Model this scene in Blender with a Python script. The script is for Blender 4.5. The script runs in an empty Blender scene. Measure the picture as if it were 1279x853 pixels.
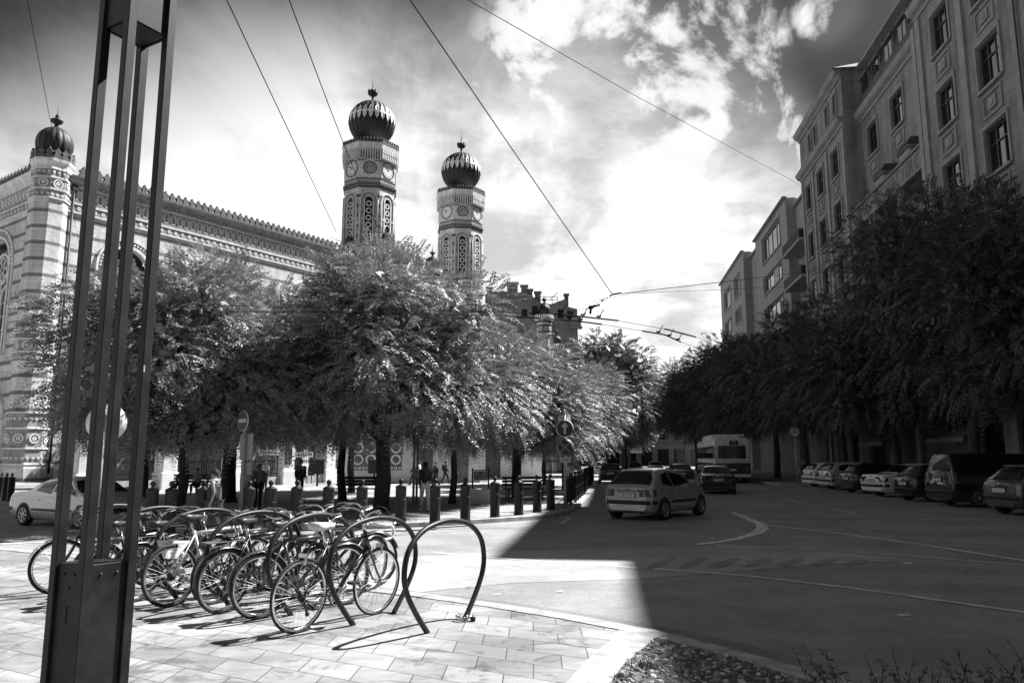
import bpy, math, random
import numpy as np
from mathutils import Vector, Matrix, noise as mnoise
R = math.radians
random.seed(7)
scene = bpy.context.scene
col = scene.collection
PI = math.pi

# ---------------------------------------------------------------- camera maths
FPX, PIT, CAMH = 950.0, R(8.70), 1.65
def ray(x, y):
    a = (x-639.5)/FPX; b = -(y-426.5)/FPX
    return (a, math.cos(PIT)-b*math.sin(PIT), math.sin(PIT)+b*math.cos(PIT))
def G(x, y, z=0.0):
    d = ray(x, y); t = (z-CAMH)/d[2]
    return Vector((d[0]*t, d[1]*t, z))
def D(x, y, Y):
    d = ray(x, y); t = Y/d[1]
    return Vector((d[0]*t, Y, CAMH+d[2]*t))

# ---------------------------------------------------------------- materials
def _n(nt, t, **k):
    n = nt.nodes.new(t)
    for a, v in k.items():
        setattr(n, a, v)
    return n
def new_mat(name):
    m = bpy.data.materials.new(name); m.use_nodes = True
    nt = m.node_tree
    return m, nt, nt.nodes['Principled BSDF']
def _mix(nt, a, b, fac, blend='MIX'):
    n = _n(nt, 'ShaderNodeMix', data_type='RGBA', blend_type=blend)
    for idx, v in ((0, fac), (6, a), (7, b)):
        if hasattr(v, 'links'): nt.links.new(v, n.inputs[idx])
        elif idx == 0: n.inputs[0].default_value = v
        else: n.inputs[idx].default_value = (v, v, v, 1)
    return n.outputs[2]
def _math(nt, op, a, b=None, c=None):
    n = _n(nt, 'ShaderNodeMath', operation=op)
    for i, v in enumerate((a, b, c)):
        if v is None: continue
        if hasattr(v, 'links'): nt.links.new(v, n.inputs[i])
        else: n.inputs[i].default_value = v
    return n.outputs[0]
def _ramp(nt, v, lo, hi, a=0.0, b=1.0):
    n = _n(nt, 'ShaderNodeMapRange', interpolation_type='SMOOTHSTEP')
    nt.links.new(v, n.inputs[0])
    for i, q in zip((1, 2, 3, 4), (lo, hi, a, b)): n.inputs[i].default_value = q
    return n.outputs[0]
def _noise(nt, co, scale, detail=4, rough=.55, dist=0.0):
    n = _n(nt, 'ShaderNodeTexNoise')
    nt.links.new(co, n.inputs['Vector'])
    n.inputs['Scale'].default_value = scale; n.inputs['Detail'].default_value = detail
    n.inputs['Roughness'].default_value = rough; n.inputs['Distortion'].default_value = dist
    return n.outputs[0]
def _co(nt, kind='Object', scale=None, rotz=0.0):
    t = _n(nt, 'ShaderNodeTexCoord').outputs[kind]
    if scale is None and not rotz: return t
    mp = _n(nt, 'ShaderNodeMapping'); nt.links.new(t, mp.inputs[0])
    if scale: mp.inputs['Scale'].default_value = scale
    mp.inputs['Rotation'].default_value = (0, 0, rotz)
    return mp.outputs[0]
def _bump(nt, bs, h, strength, dist=.02):
    b = _n(nt, 'ShaderNodeBump'); b.inputs['Strength'].default_value = strength; b.inputs['Distance'].default_value = dist
    nt.links.new(h, b.inputs['Height']); nt.links.new(b.outputs[0], bs.inputs['Normal'])
def grey(name, v, rough=.6, metal=0.0, var=.18, scale=6.0, bump=0.0, fine=60., coat=0.0, spec=.5):
    m, nt, bs = new_mat(name)
    co = _co(nt)
    n1 = _noise(nt, co, scale, 5, .6)
    f = _ramp(nt, n1, .3, .7)
    c = _mix(nt, v*(1-var), v*(1+var), f)
    nt.links.new(c, bs.inputs['Base Color'])
    bs.inputs['Roughness'].default_value = rough; bs.inputs['Metallic'].default_value = metal
    bs.inputs['Specular IOR Level'].default_value = spec
    if coat: bs.inputs['Coat Weight'].default_value = coat; bs.inputs['Coat Roughness'].default_value = .05
    if bump:
        _bump(nt, bs, _noise(nt, co, fine, 3), bump, .01)
    return m

M = {}
M['black'] = grey('black_rubber', .018, .75)
M['dark_metal'] = grey('dark_painted_metal', .018, .55, 0, .25, 9)
M['post_paint'] = grey('post_paint', .013, .55, 0, .5, 4.5, .08, 60, spec=.25)
M['hoop_paint'] = grey('hoop_paint', .018, .45, 0, .3, 14, spec=.3)
M['chrome'] = grey('chrome', .75, .22, 1.0, .1, 20)
M['alloy'] = grey('alloy', .55, .35, .9, .1, 20)
M['spoke'] = grey('spoke_steel', .35, .55, .7, .1)
M['white'] = grey('white_paint', .78, .45, 0, .05)
M['offwhite'] = grey('aged_white', .55, .6, 0, .15)
M['midgrey'] = grey('mid_grey', .22, .55)
M['signgrey'] = grey('sign_back', .34, .5, 0, .08)
M['leather'] = grey('saddle_leather', .03, .45)
M['lightleather'] = grey('pale_saddle', .55, .5)
M['frame_dark'] = grey('frame_dark', .012, .3, 0, .1, 8, coat=.3)
M['frame_mid'] = grey('frame_mid', .06, .25, 0, .1, 8, coat=.6)
M['frame_light'] = grey('frame_light', .6, .28, 0, .06, 8, coat=.6)
M['tape'] = grey('bar_tape', .7, .6)
M['bark'] = grey('bark', .045, .9, 0, .4, 9, .8, 25)
M['glass'] = grey('dark_glass', .012, .06, 0, .3, .6)
M['carglass'] = grey('car_glass', .012, .05, 0, .2, 2)
M['plate'] = grey('number_plate', .75, .5, 0, .04)
M['ink'] = grey('ink', .02, .6)
M['lamp_red'] = grey('tail_lamp', .06, .15, 0, .2, 20, coat=.8)
M['lamp_clear'] = grey('clear_lamp', .6, .12, 0, .1, 30, coat=.8)
M['stone_white'] = grey('white_stone', .62, .7, 0, .12, 2.5, .2, 20)
M['stone_mid'] = grey('grey_stone', .3, .75, 0, .25, 2.0, .3, 14)
M['stone_dark'] = grey('dark_stone', .10, .8, 0, .3, 2.0, .3, 14)
M['roof_tile'] = grey('roof_tile', .06, .8, 0, .35, 4, .5, 12)
M['copper_dark'] = grey('dark_copper', .03, .55, .0, .4, 3, spec=.35)
M['gold'] = grey('gilded', .88, .5, 0, .06, 6)
M['skin'] = grey('skin', .24, .55, 0, .06)
M['hair'] = grey('hair', .025, .6)
M['shirt_white'] = grey('white_shirt', .72, .8, 0, .05)
M['shirt_mid'] = grey('grey_shirt', .3, .8)
M['cloth_dark'] = grey('dark_cloth', .022, .85)
M['cloth_pale'] = grey('pale_cloth', .5, .85)
M['wire'] = grey('wire', .02, .9, spec=.1)
M['gilt'] = grey('lattice_trim', .36, .7, 0, .15, 3)

def sheet_checked():
    m, nt, bs = new_mat('plaid_cloth')
    co = _co(nt, 'Object')
    s = _n(nt, 'ShaderNodeSeparateXYZ'); nt.links.new(co, s.inputs[0])
    def band(o):
        q = _math(nt, 'FRACT', _math(nt, 'MULTIPLY', o, 17.0))
        return _math(nt, 'LESS_THAN', q, .2)
    f = _math(nt, 'MAXIMUM', band(s.outputs[0]), band(s.outputs[2]))
    nt.links.new(_mix(nt, .012, .09, f), bs.inputs['Base Color']); bs.inputs['Roughness'].default_value = .9
    return m
M['plaid'] = sheet_checked()

def foliage(name, v):
    m, nt, bs = new_mat(name)
    co = _co(nt, 'Object')
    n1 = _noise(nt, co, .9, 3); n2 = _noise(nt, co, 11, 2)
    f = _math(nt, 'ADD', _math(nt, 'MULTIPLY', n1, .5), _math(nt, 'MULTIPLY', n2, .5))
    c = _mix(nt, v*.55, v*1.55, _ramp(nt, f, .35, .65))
    nt.links.new(c, bs.inputs['Base Color']); bs.inputs['Roughness'].default_value = .5
    tr = _n(nt, 'ShaderNodeBsdfTranslucent'); nt.links.new(c, tr.inputs[0])
    mx = _n(nt, 'ShaderNodeMixShader'); mx.inputs[0].default_value = .12
    out = nt.nodes['Material Output']
    nt.links.new(bs.outputs[0], mx.inputs[1]); nt.links.new(tr.outputs[0], mx.inputs[2]); nt.links.new(mx.outputs[0], out.inputs[0])
    return m
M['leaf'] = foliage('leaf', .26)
M['leaf_part_shade'] = foliage('leaf_part_shade', .15)  # partial shade of the distant trees put into the leaf colour
M['leaf_dark'] = foliage('leaf_dark', .08)  # house shade on street trees put into the colour; shrub and weeds share it

# ---------------------------------------------------------------- mesh builder
class MB:
    def __init__(s): s.v = []; s.f = []; s.m = []; s.sm = []
    def add(s, verts, faces, mi=0, smooth=False, mat=None):
        b = len(s.v)
        if mat is not None: verts = [mat @ Vector(q) for q in verts]
        s.v += [tuple(q) for q in verts]
        s.f += [tuple(i+b for i in f) for f in faces]
        s.m += [mi]*len(faces); s.sm += [smooth]*len(faces)
        return s
    def box(s, c, d, mi=0, rz=0.0, mat=None):
        x, y, z = d[0]/2, d[1]/2, d[2]/2
        ca, sa = math.cos(rz), math.sin(rz)
        vs = []
        for k in (-z, z):
            for i, j in ((-x, -y), (x, -y), (x, y), (-x, y)):
                vs.append((c[0]+i*ca-j*sa, c[1]+i*sa+j*ca, c[2]+k))
        return s.add(vs, [(0, 3, 2, 1), (4, 5, 6, 7), (0, 1, 5, 4), (1, 2, 6, 5), (2, 3, 7, 6), (3, 0, 4, 7)], mi, False, mat)
    def cbox(s, c, d, ch=.02, mi=0, rz=0.0, mat=None):
        # box with chamfered vertical edges and top
        x, y, z = d[0]/2, d[1]/2, d[2]/2
        def ring(ix, iy, k):
            return [(-x+ix+ch, -y+iy, k), (x-ix-ch, -y+iy, k), (x-ix, -y+iy+ch, k), (x-ix, y-iy-ch, k), (x-ix-ch, y-iy, k), (-x+ix+ch, y-iy, k), (-x+ix, y-iy-ch, k), (-x+ix, -y+iy+ch, k)]
        vs = ring(0, 0, -z)+ring(0, 0, z-ch)+ring(ch, ch, z)
        ca, sa = math.cos(rz), math.sin(rz)
        vs = [(c[0]+a*ca-b*sa, c[1]+a*sa+b*ca, c[2]+k) for a, b, k in vs]
        fs = [tuple(range(7, -1, -1)), tuple(range(16, 24))]
        for r in (0, 8):
            for i in range(8): fs.append((r+i, r+(i+1) % 8, r+8+(i+1) % 8, r+8+i))
        return s.add(vs, fs, mi, False, mat)
    def tube(s, pts, r, n=8, mi=0, closed=False, cap=True, mat=None):
        pts = [Vector(p) for p in pts]; N = len(pts)
        rr = r if isinstance(r, (list, tuple)) else [r]*N
        vs = []; up = None
        for i, p in enumerate(pts):
            a = pts[i-1] if (i > 0 or closed) else p
            b = pts[(i+1) % N] if (i < N-1 or closed) else p
            t = (b-a)
            if t.length < 1e-9: t = Vector((0, 0, 1))
            t.normalize()
            if up is None:
                ref = Vector((0, 0, 1)) if abs(t.z) < .9 else Vector((1, 0, 0))
                up = (ref - t*ref.dot(t)).normalized()
            else:
                up = (up - t*up.dot(t))
                if up.length < 1e-6: up = Vector((1, 0, 0)) - t*t.x
                up.normalize()
            sd = t.cross(up)
            for k in range(n):
                a_ = 2*PI*k/n
                vs.append(p + (up*math.cos(a_)+sd*math.sin(a_))*rr[i])
        fs = []
        for i in range(N if closed else N-1):
            j = (i+1) % N
            for k in range(n):
                fs.append((i*n+k, i*n+(k+1) % n, j*n+(k+1) % n, j*n+k))
        if cap and not closed:
            fs.append(tuple(range(n-1, -1, -1))); fs.append(tuple((N-1)*n+k for k in range(n)))
        return s.add(vs, fs, mi, n > 5, mat)
    def lathe(s, prof, n=16, c=(0, 0, 0), mi=0, rot=0.0, smooth=True, mat=None, cap=True):
        vs = []
        for r, z in prof:
            for k in range(n):
                a = 2*PI*k/n+rot
                q = r
                vs.append((c[0]+q*math.cos(a), c[1]+q*math.sin(a), c[2]+z))
        fs = []
        for i in range(len(prof)-1):
            for k in range(n):
                fs.append((i*n+k, i*n+(k+1) % n, (i+1)*n+(k+1) % n, (i+1)*n+k))
        if cap and prof[0][0] > 1e-6: fs.append(tuple(range(n-1, -1, -1)))
        if cap and prof[-1][0] > 1e-6: fs.append(tuple((len(prof)-1)*n+k for k in range(n)))
        return s.add(vs, fs, mi, smooth, mat)
    def prism(s, poly, z0, z1, mi=0, mat=None, sidemi=None):
        n = len(poly)
        vs = [(p[0], p[1], z0) for p in poly]+[(p[0], p[1], z1) for p in poly]
        s.add(vs, [tuple(range(n-1, -1, -1)), tuple(range(n, 2*n))], mi, False, mat)
        return s.add(vs, [(i, (i+1) % n, n+(i+1) % n, n+i) for i in range(n)], mi if sidemi is None else sidemi, False, mat)
    def disc(s, c, r, axis, th, n=24, mi=0):
        a = Vector(axis).normalized()*th/2; c = Vector(c)
        return s.tube([c-a, c+a], r, n, mi)
    def build(s, name, mats, parent=None, smooth=None, matrix=None):
        me = bpy.data.meshes.new(name)
        me.from_pydata(s.v, [], s.f)
        if not isinstance(mats, (list, tuple)): mats = [mats]
        for m in mats: me.materials.append(M[m] if isinstance(m, str) else m)
        me.polygons.foreach_set('material_index', s.m)
        me.polygons.foreach_set('use_smooth', s.sm if smooth is None else [smooth]*len(s.f))
        me.update()
        o = bpy.data.objects.new(name, me); col.objects.link(o)
        if parent: o.parent = parent
        if matrix is not None: o.matrix_basis = matrix
        return o

def tag(o, label=None, cat=None, group=None, kind=None):
    if label: o['label'] = label
    if cat: o['category'] = cat
    if group: o['group'] = group
    if kind: o['kind'] = kind
    return o
def thing(name, label, cat, loc=(0, 0, 0), rz=0.0, group=None, sc=1.0):
    o = bpy.data.objects.new(name, None); col.objects.link(o)
    o.location = loc; o.rotation_euler = (0, 0, rz); o.scale = (sc, sc, sc); o.empty_display_size = .1
    return tag(o, label, cat, group)
def copy_tree(o, parent=None):
    c = o.copy(); col.objects.link(c)
    if parent: c.parent = parent
    for ch in list(o.children): copy_tree(ch, c)
    return c

_tcache = {}
def text_geo(body, size=1.0, depth=0.004):
    key = (body, size, depth)
    if key in _tcache: return _tcache[key]
    cu = bpy.data.curves.new('lettering', 'FONT'); cu.body = body; cu.size = size; cu.extrude = depth
    cu.align_x = 'CENTER'; cu.align_y = 'CENTER'; cu.resolution_u = 2
    o = bpy.data.objects.new('lettering', cu); col.objects.link(o)
    dg = bpy.context.evaluated_depsgraph_get(); dg.update()
    me = bpy.data.meshes.new_from_object(o.evaluated_get(dg))
    r = ([tuple(v.co) for v in me.vertices], [tuple(p.vertices) for p in me.polygons])
    bpy.data.objects.remove(o); bpy.data.curves.remove(cu); bpy.data.meshes.remove(me)
    _tcache[key] = r
    return r
def frame_mat(origin, xdir, zdir):
    """matrix whose local x,y are xdir, zdir (text plane) and local z the normal"""
    x = Vector(xdir).normalized(); y = Vector(zdir).normalized(); z = x.cross(y)
    m = Matrix((x, y, z)).transposed().to_4x4(); m.translation = Vector(origin)
    return m
def add_text(mb, body, size, origin, xdir, ydir, mi, depth=.004):
    v, f = text_geo(body, size, depth)
    mb.add(v, f, mi, False, frame_mat(origin, xdir, ydir))
# ---------------------------------------------------------------- camera, light, sky
cam = bpy.data.cameras.new('camera'); camo = bpy.data.objects.new('camera', cam); col.objects.link(camo)
camo.location = (0, 0, CAMH); camo.rotation_euler = (PI/2+PIT, 0, 0)
cam.sensor_width = 36; cam.lens = FPX/1279*36; cam.clip_end = 3000; cam.clip_start = .1
scene.camera = camo

SUN_AZ, SUN_EL = R(57), R(49.7)
sd = Vector((math.sin(SUN_AZ)*math.cos(SUN_EL), math.cos(SUN_AZ)*math.cos(SUN_EL), math.sin(SUN_EL)))
su = bpy.data.lights.new('sun', 'SUN'); su.energy = 5.0; su.angle = R(.53); su.color = (1, .995, .985)
suo = bpy.data.objects.new('sun', su); col.objects.link(suo); suo.rotation_euler = sd.to_track_quat('Z', 'Y').to_euler()
suo.location = (40, 30, 60)

w = bpy.data.worlds.new('World'); scene.world = w; w.use_nodes = True
nt = w.node_tree; nt.nodes.clear()
sky = _n(nt, 'ShaderNodeTexSky'); sky.sky_type = 'NISHITA'; sky.sun_disc = False
sky.sun_elevation = SUN_EL; sky.sun_rotation = SUN_AZ; sky.dust_density = 1.0; sky.ozone_density = 2.0; sky.air_density = 1.0
sp = _n(nt, 'ShaderNodeSeparateColor'); nt.links.new(sky.outputs[0], sp.inputs[0])
# black and white film behind a red filter: blue sky goes dark
bw = _math(nt, 'MULTIPLY', _math(nt, 'MAXIMUM', _math(nt, 'SUBTRACT', _math(nt, 'MULTIPLY', sp.outputs[0], 1.3), _math(nt, 'MULTIPLY', sp.outputs[2], .42)), 0.0), .16)
dirv = _n(nt, 'ShaderNodeTexCoord').outputs['Generated']
sx = _n(nt, 'ShaderNodeSeparateXYZ'); nt.links.new(dirv, sx.inputs[0])
zz = _math(nt, 'ADD', _math(nt, 'MAXIMUM', sx.outputs[2], 0.0), .13)
cx = _math(nt, 'DIVIDE', sx.outputs[0], zz); cy = _math(nt, 'DIVIDE', sx.outputs[1], zz)
cb = _n(nt, 'ShaderNodeCombineXYZ'); nt.links.new(cx, cb.inputs[0]); nt.links.new(cy, cb.inputs[1])
def skydot(px, py):
    v = Vector(ray(px, py)).normalized()
    n = _n(nt, 'ShaderNodeVectorMath', operation='DOT_PRODUCT'); nt.links.new(dirv, n.inputs[0]); n.inputs[1].default_value = v
    return n.outputs['Value']
elev = sx.outputs[2]
mp = _n(nt, 'ShaderNodeMapping'); nt.links.new(cb.outputs[0], mp.inputs[0]); mp.inputs['Rotation'].default_value = (0, 0, R(28)); mp.inputs['Scale'].default_value = (1.0, .42, 1)
wisp = _noise(nt, mp.outputs[0], 1.15, 9, .6, .9)
cum = _noise(nt, cb.outputs[0], 2.3, 11, .64, .25)
soft = _noise(nt, cb.outputs[0], .7, 4, .5, .3)
# bright milky veil round the hidden sun side of the sky, thinning away from it
az = _math(nt, 'ARCTAN2', sx.outputs[0], sx.outputs[1])
tilt = _math(nt, 'ADD', _math(nt, 'MULTIPLY', _math(nt, 'MAXIMUM', _math(nt, 'SUBTRACT', az, .14), 0.0), .6), _math(nt, 'MULTIPLY', _math(nt, 'MAXIMUM', _math(nt, 'SUBTRACT', -.2, az), 0.0), .35))
zeff = _math(nt, 'ADD', _math(nt, 'ADD', elev, tilt), _math(nt, 'MULTIPLY', _math(nt, 'SUBTRACT', soft, .5), .16))
veil = _ramp(nt, zeff, .33, .60, 1.08, .04)
vv = _math(nt, 'MULTIPLY', veil, _ramp(nt, _math(nt, 'ADD', _math(nt, 'MULTIPLY', cum, .8), _math(nt, 'MULTIPLY', wisp, 1.2)), .80, 1.16, .52, 1.1))
streak = _math(nt, 'MULTIPLY', _ramp(nt, wisp, .40, .66), _ramp(nt, skydot(335, 290), math.cos(R(20)), math.cos(R(4)), .02, .3))
def spot(px, py, r0, r1, k): return _ramp(nt, skydot(px, py), math.cos(R(r0)), math.cos(R(r1)), 0, k)
zone = spot(740, 115, 13, 3, .62)
for q in ((880, 60, 7, 1.5, 1.0), (985, 183, 2.8, .8, 1.1), (700, 60, 8, 2, .6), (930, 140, 5, 1, .8), (820, 180, 8, 2, .8), (1030, 10, 3, 1, .6)):
    zone = _math(nt, 'MAXIMUM', zone, spot(*q))
cum2 = _noise(nt, dirv, 7.5, 12, .6, .35)
cm = _math(nt, 'ADD', _math(nt, 'MULTIPLY', cum2, .8), _math(nt, 'MULTIPLY', cum, .2))
puff = _ramp(nt, _math(nt, 'ADD', cm, _math(nt, 'MULTIPLY', zone, .13)), .545, .66)
puff = _math(nt, 'MULTIPLY', _math(nt, 'MULTIPLY', puff, _ramp(nt, zone, .05, .6)), _ramp(nt, cum2, .35, .62, .5, .84))
# darker gaps of open sky between the cloud banks
gap = _math(nt, 'MULTIPLY', _ramp(nt, cm, .40, .54, 1, 0), spot(780, 90, 20, 6, .16))
vv = _math(nt, 'MULTIPLY', vv, _math(nt, 'SUBTRACT', 1.0, gap))
vv = _math(nt, 'ADD', vv, _math(nt, 'MULTIPLY', _math(nt, 'MINIMUM', zone, 1.0), .10))
msk = _math(nt, 'ADD', vv, _math(nt, 'MULTIPLY', streak, _math(nt, 'SUBTRACT', 1.0, _math(nt, 'MINIMUM', vv, 1.0))))
# unseen cloud added behind and left of the viewer to brighten shaded fronts
rear = _math(nt, 'MULTIPLY', _math(nt, 'MAXIMUM', _ramp(nt, sx.outputs[1], .2, -.5, 0, .22), _ramp(nt, sx.outputs[0], -.60, -.82, 0, 1.0)), _ramp(nt, cum, .42, .6, .25, 1.0))
msk = _math(nt, 'MINIMUM', _math(nt, 'MAXIMUM', _math(nt, 'MAXIMUM', msk, puff), rear), 1.0)
b1 = _n(nt, 'ShaderNodeBackground'); nt.links.new(bw, b1.inputs[0]); b1.inputs[1].default_value = .05
b2 = _n(nt, 'ShaderNodeBackground'); b2.inputs[0].default_value = (1, 1, 1, 1); b2.inputs[1].default_value = .5
mxs = _n(nt, 'ShaderNodeMixShader'); nt.links.new(msk, mxs.inputs[0]); nt.links.new(b1.outputs[0], mxs.inputs[1]); nt.links.new(b2.outputs[0], mxs.inputs[2])
wo = _n(nt, 'ShaderNodeOutputWorld'); nt.links.new(mxs.outputs[0], wo.inputs[0])

vs = scene.view_settings
vs.view_transform = 'Standard'; vs.look = 'None'; vs.gamma = 1.0; vs.exposure = 1.25; vs.use_curve_mapping = False
scene.render.engine = 'CYCLES'
scene.cycles.max_bounces = 5; scene.cycles.diffuse_bounces = 2; scene.cycles.transparent_max_bounces = 4
scene.cycles.use_denoising = True

# ---------------------------------------------------------------- ground
ZR = -.12
def asphalt(name, v, seam=False):
    m, nt, bs = new_mat(name)
    co = _co(nt, 'Object')
    big = _noise(nt, co, .5, 5, .62, .8); mid = _noise(nt, co, 3.0, 4, .65); fine = _noise(nt, co, 95., 2, .8)
    st = _noise(nt, _co(nt, 'Object', (.5, 1.1, 1), R(28)), .6, 4, .6)
    f = _math(nt, 'ADD', _math(nt, 'MULTIPLY', big, .45), _math(nt, 'ADD', _math(nt, 'MULTIPLY', mid, .2), _math(nt, 'MULTIPLY', st, .35)))
    c = _mix(nt, v*.6, v*1.4, _ramp(nt, f, .40, .60))
    c = _mix(nt, c, _mix(nt, v*.55, v*1.6, _ramp(nt, fine, .3, .7)), .35)
    grit = _noise(nt, co, 28., 3, .75)
    c = _mix(nt, c, _mix(nt, v*.55, v*1.6, _ramp(nt, grit, .32, .68)), .3)
    # worn tar cracks
    vo = _n(nt, 'ShaderNodeTexVoronoi', feature='DISTANCE_TO_EDGE'); 
    wv = _n(nt, 'ShaderNodeVectorMath', operation='ADD'); nt.links.new(co, wv.inputs[0])
    nn = _n(nt, 'ShaderNodeTexNoise'); nt.links.new(co, nn.inputs['Vector']); nn.inputs['Scale'].default_value = 1.2; nt.links.new(nn.outputs['Color'], wv.inputs[1])
    nt.links.new(wv.outputs[0], vo.inputs['Vector']); vo.inputs['Scale'].default_value = .22
    cr = _math(nt, 'MULTIPLY', _ramp(nt, vo.outputs['Distance'], 0, .006, 1, 0), _ramp(nt, mid, .5, .62))
    c = _mix(nt, c, v*.4, _math(nt, 'MULTIPLY', cr, .85))
    nt.links.new(c, bs.inputs['Base Color']); bs.inputs['Roughness'].default_value = .78
    bs.inputs['Specular IOR Level'].default_value = .25
    _bump(nt, bs, fine, .9, .01)
    return m
M['asphalt'] = asphalt('asphalt', .265)
M['asphalt_old'] = asphalt('asphalt_patch', .35)
M['asphalt_gutter'] = asphalt('asphalt_gutter', .2)
M['asphalt_mid'] = asphalt('asphalt_mid', .24)
M['asphalt_dark'] = asphalt('asphalt_dark', .10)

def paving():
    m, nt, bs = new_mat('paving_slabs')
    co = _co(nt, 'Object')
    # skewed slab courses that follow the kerb
    a = R(-29)
    s = _n(nt, 'ShaderNodeSeparateXYZ'); nt.links.new(co, s.inputs[0])
    X, Y = s.outputs[0], s.outputs[1]
    u = _math(nt, 'ADD', _math(nt, 'MULTIPLY', X, math.cos(a)), _math(nt, 'MULTIPLY', Y, math.sin(a)))
    v = _math(nt, 'ADD', _math(nt, 'MULTIPLY', X, -math.sin(a)), _math(nt, 'MULTIPLY', Y, math.cos(a)))
    u = _math(nt, 'ADD', u, _math(nt, 'MULTIPLY', v, .52))
    c = _n(nt, 'ShaderNodeCombineXYZ'); nt.links.new(u, c.inputs[0]); nt.links.new(v, c.inputs[1])
    br = _n(nt, 'ShaderNodeTexBrick'); nt.links.new(c.outputs[0], br.inputs[0])
    br.offset = .5; br.inputs['Scale'].default_value = 1.0
    br.inputs['Brick Width'].default_value = .52; br.inputs['Row Height'].default_value = .36
    br.inputs['Mortar Size'].default_value = .007; br.inputs['Mortar Smooth'].default_value = .3
    br.inputs['Color1'].default_value = (.25, .25, .25, 1); br.inputs['Color2'].default_value = (.365, .365, .365, 1); br.inputs['Mortar'].default_value = (.11, .11, .11, 1)
    big = _noise(nt, co, .8, 5, .62, .5); vein = _noise(nt, _co(nt, 'Object', (.5, 2.4, 1), R(15)), 2.2, 6, .65, 1.2); fine = _noise(nt, co, 90, 3, .7)
    k = _mix(nt, br.outputs[0], _mix(nt, .68, 1.16, _ramp(nt, big, .3, .7)), 1.0, 'MULTIPLY')
    k = _mix(nt, k, _mix(nt, .78, 1.1, _ramp(nt, vein, .3, .66)), .9, 'MULTIPLY')
    k = _mix(nt, k, _mix(nt, .82, 1.12, _ramp(nt, fine, .3, .7)), .8, 'MULTIPLY')
    # chewing gum spots and stains
    vo = _n(nt, 'ShaderNodeTexVoronoi'); nt.links.new(co, vo.inputs['Vector']); vo.inputs['Scale'].default_value = 2.6
    spot = _ramp(nt, vo.outputs['Distance'], .03, .05, .5, 0)
    k = _mix(nt, k, .10, _math(nt, 'MULTIPLY', spot, .6))
    stn = _noise(nt, co, 1.7, 6, .7, 1.5)
    k = _mix(nt, k, _mix(nt, .55, 1.0, _ramp(nt, stn, .36, .5)), 1.0, 'MULTIPLY')
    nt.links.new(k, bs.inputs['Base Color']); bs.inputs['Roughness'].default_value = .72; bs.inputs['Specular IOR Level'].default_value = .3
    h = _math(nt, 'ADD', _math(nt, 'MULTIPLY', br.outputs['Fac'], -1.0), _math(nt, 'MULTIPLY', fine, .15))
    _bump(nt, bs, h, .5, .008)
    return m
M['paving'] = paving()
M['plaza'] = grey('plaza_paving', .31, .8, 0, .22, 1.3, .3, 30)
M['kerb'] = grey('kerb_stone', .35, .75, 0, .3, 5, .4, 50)
M['kerb_dark'] = grey('kerb_stone_far', .36, .8, 0, .25, 3, .3, 50)
M['paint'] = grey('road_paint', .62, .7, 0, .35, 5, .2, 60)
M['paint_worn'] = grey('road_paint_worn', .5, .8, 0, .3, 4, .2, 60)
M['soil'] = grey('soil', .10, .95, 0, .4, 12, .8, 60)

def sheet(name, poly, z, mat, kind='structure'):
    mb = MB(); mb.add([(p[0], p[1], z) for p in poly], [tuple(range(len(poly)))])
    return tag(mb.build(name, mat), kind=kind)
def slab(name, poly, z0, z1, mat):
    mb = MB(); mb.prism(poly, z0, z1)
    return tag(mb.build(name, mat), kind='structure')
sheet('ground', [(-1500, -300), (1500, -300), (1500, 2500), (-1500, 2500)], -.30, 'asphalt_dark')
sheet('road', [(-90, -30), (60, -30), (60, 260), (-90, 260)], ZR, 'asphalt')

# pavement under the bicycle racks, its kerb curving away round the corner
kc = [(-30, 25.3), (-20, 20.3), (-9.52, 14.56), (-8.33, 14.0), (-4.6, 11.75), (-.92, 9.63), (0, 8.98), (.55, 8.52), (1.14, 8.0), (1.55, 7.52), (1.95, 6.93), (2.3, 6.38), (2.58, 5.9), (2.95, 5.0), (3.2, 4.0), (3.35, 2.5), (3.4, -2), (3.4, -20)]
def offset_line(pts, d):
    out = []
    for i, p in enumerate(pts):
        a = Vector(pts[max(0, i-1)]); b = Vector(pts[min(len(pts)-1, i+1)])
        t = (b-a).normalized(); out.append((p[0]-t.y*d, p[1]+t.x*d))
    return out
def resample(pts, step):
    pts = [Vector(p) for p in pts]; out = [pts[0].copy()]; acc = 0.0
    for a, b in zip(pts[:-1], pts[1:]):
        L = (b-a).length; t = step-acc
        while t <= L:
            out.append(a+(b-a)*(t/L)); t += step
        acc = (acc+L) % step
    return out
kin = offset_line(kc, -.25)
slab('pavement', [tuple(p) for p in kin]+[(-40, -20), (-40, 26)], -.29, 0.0, 'paving')
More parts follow.
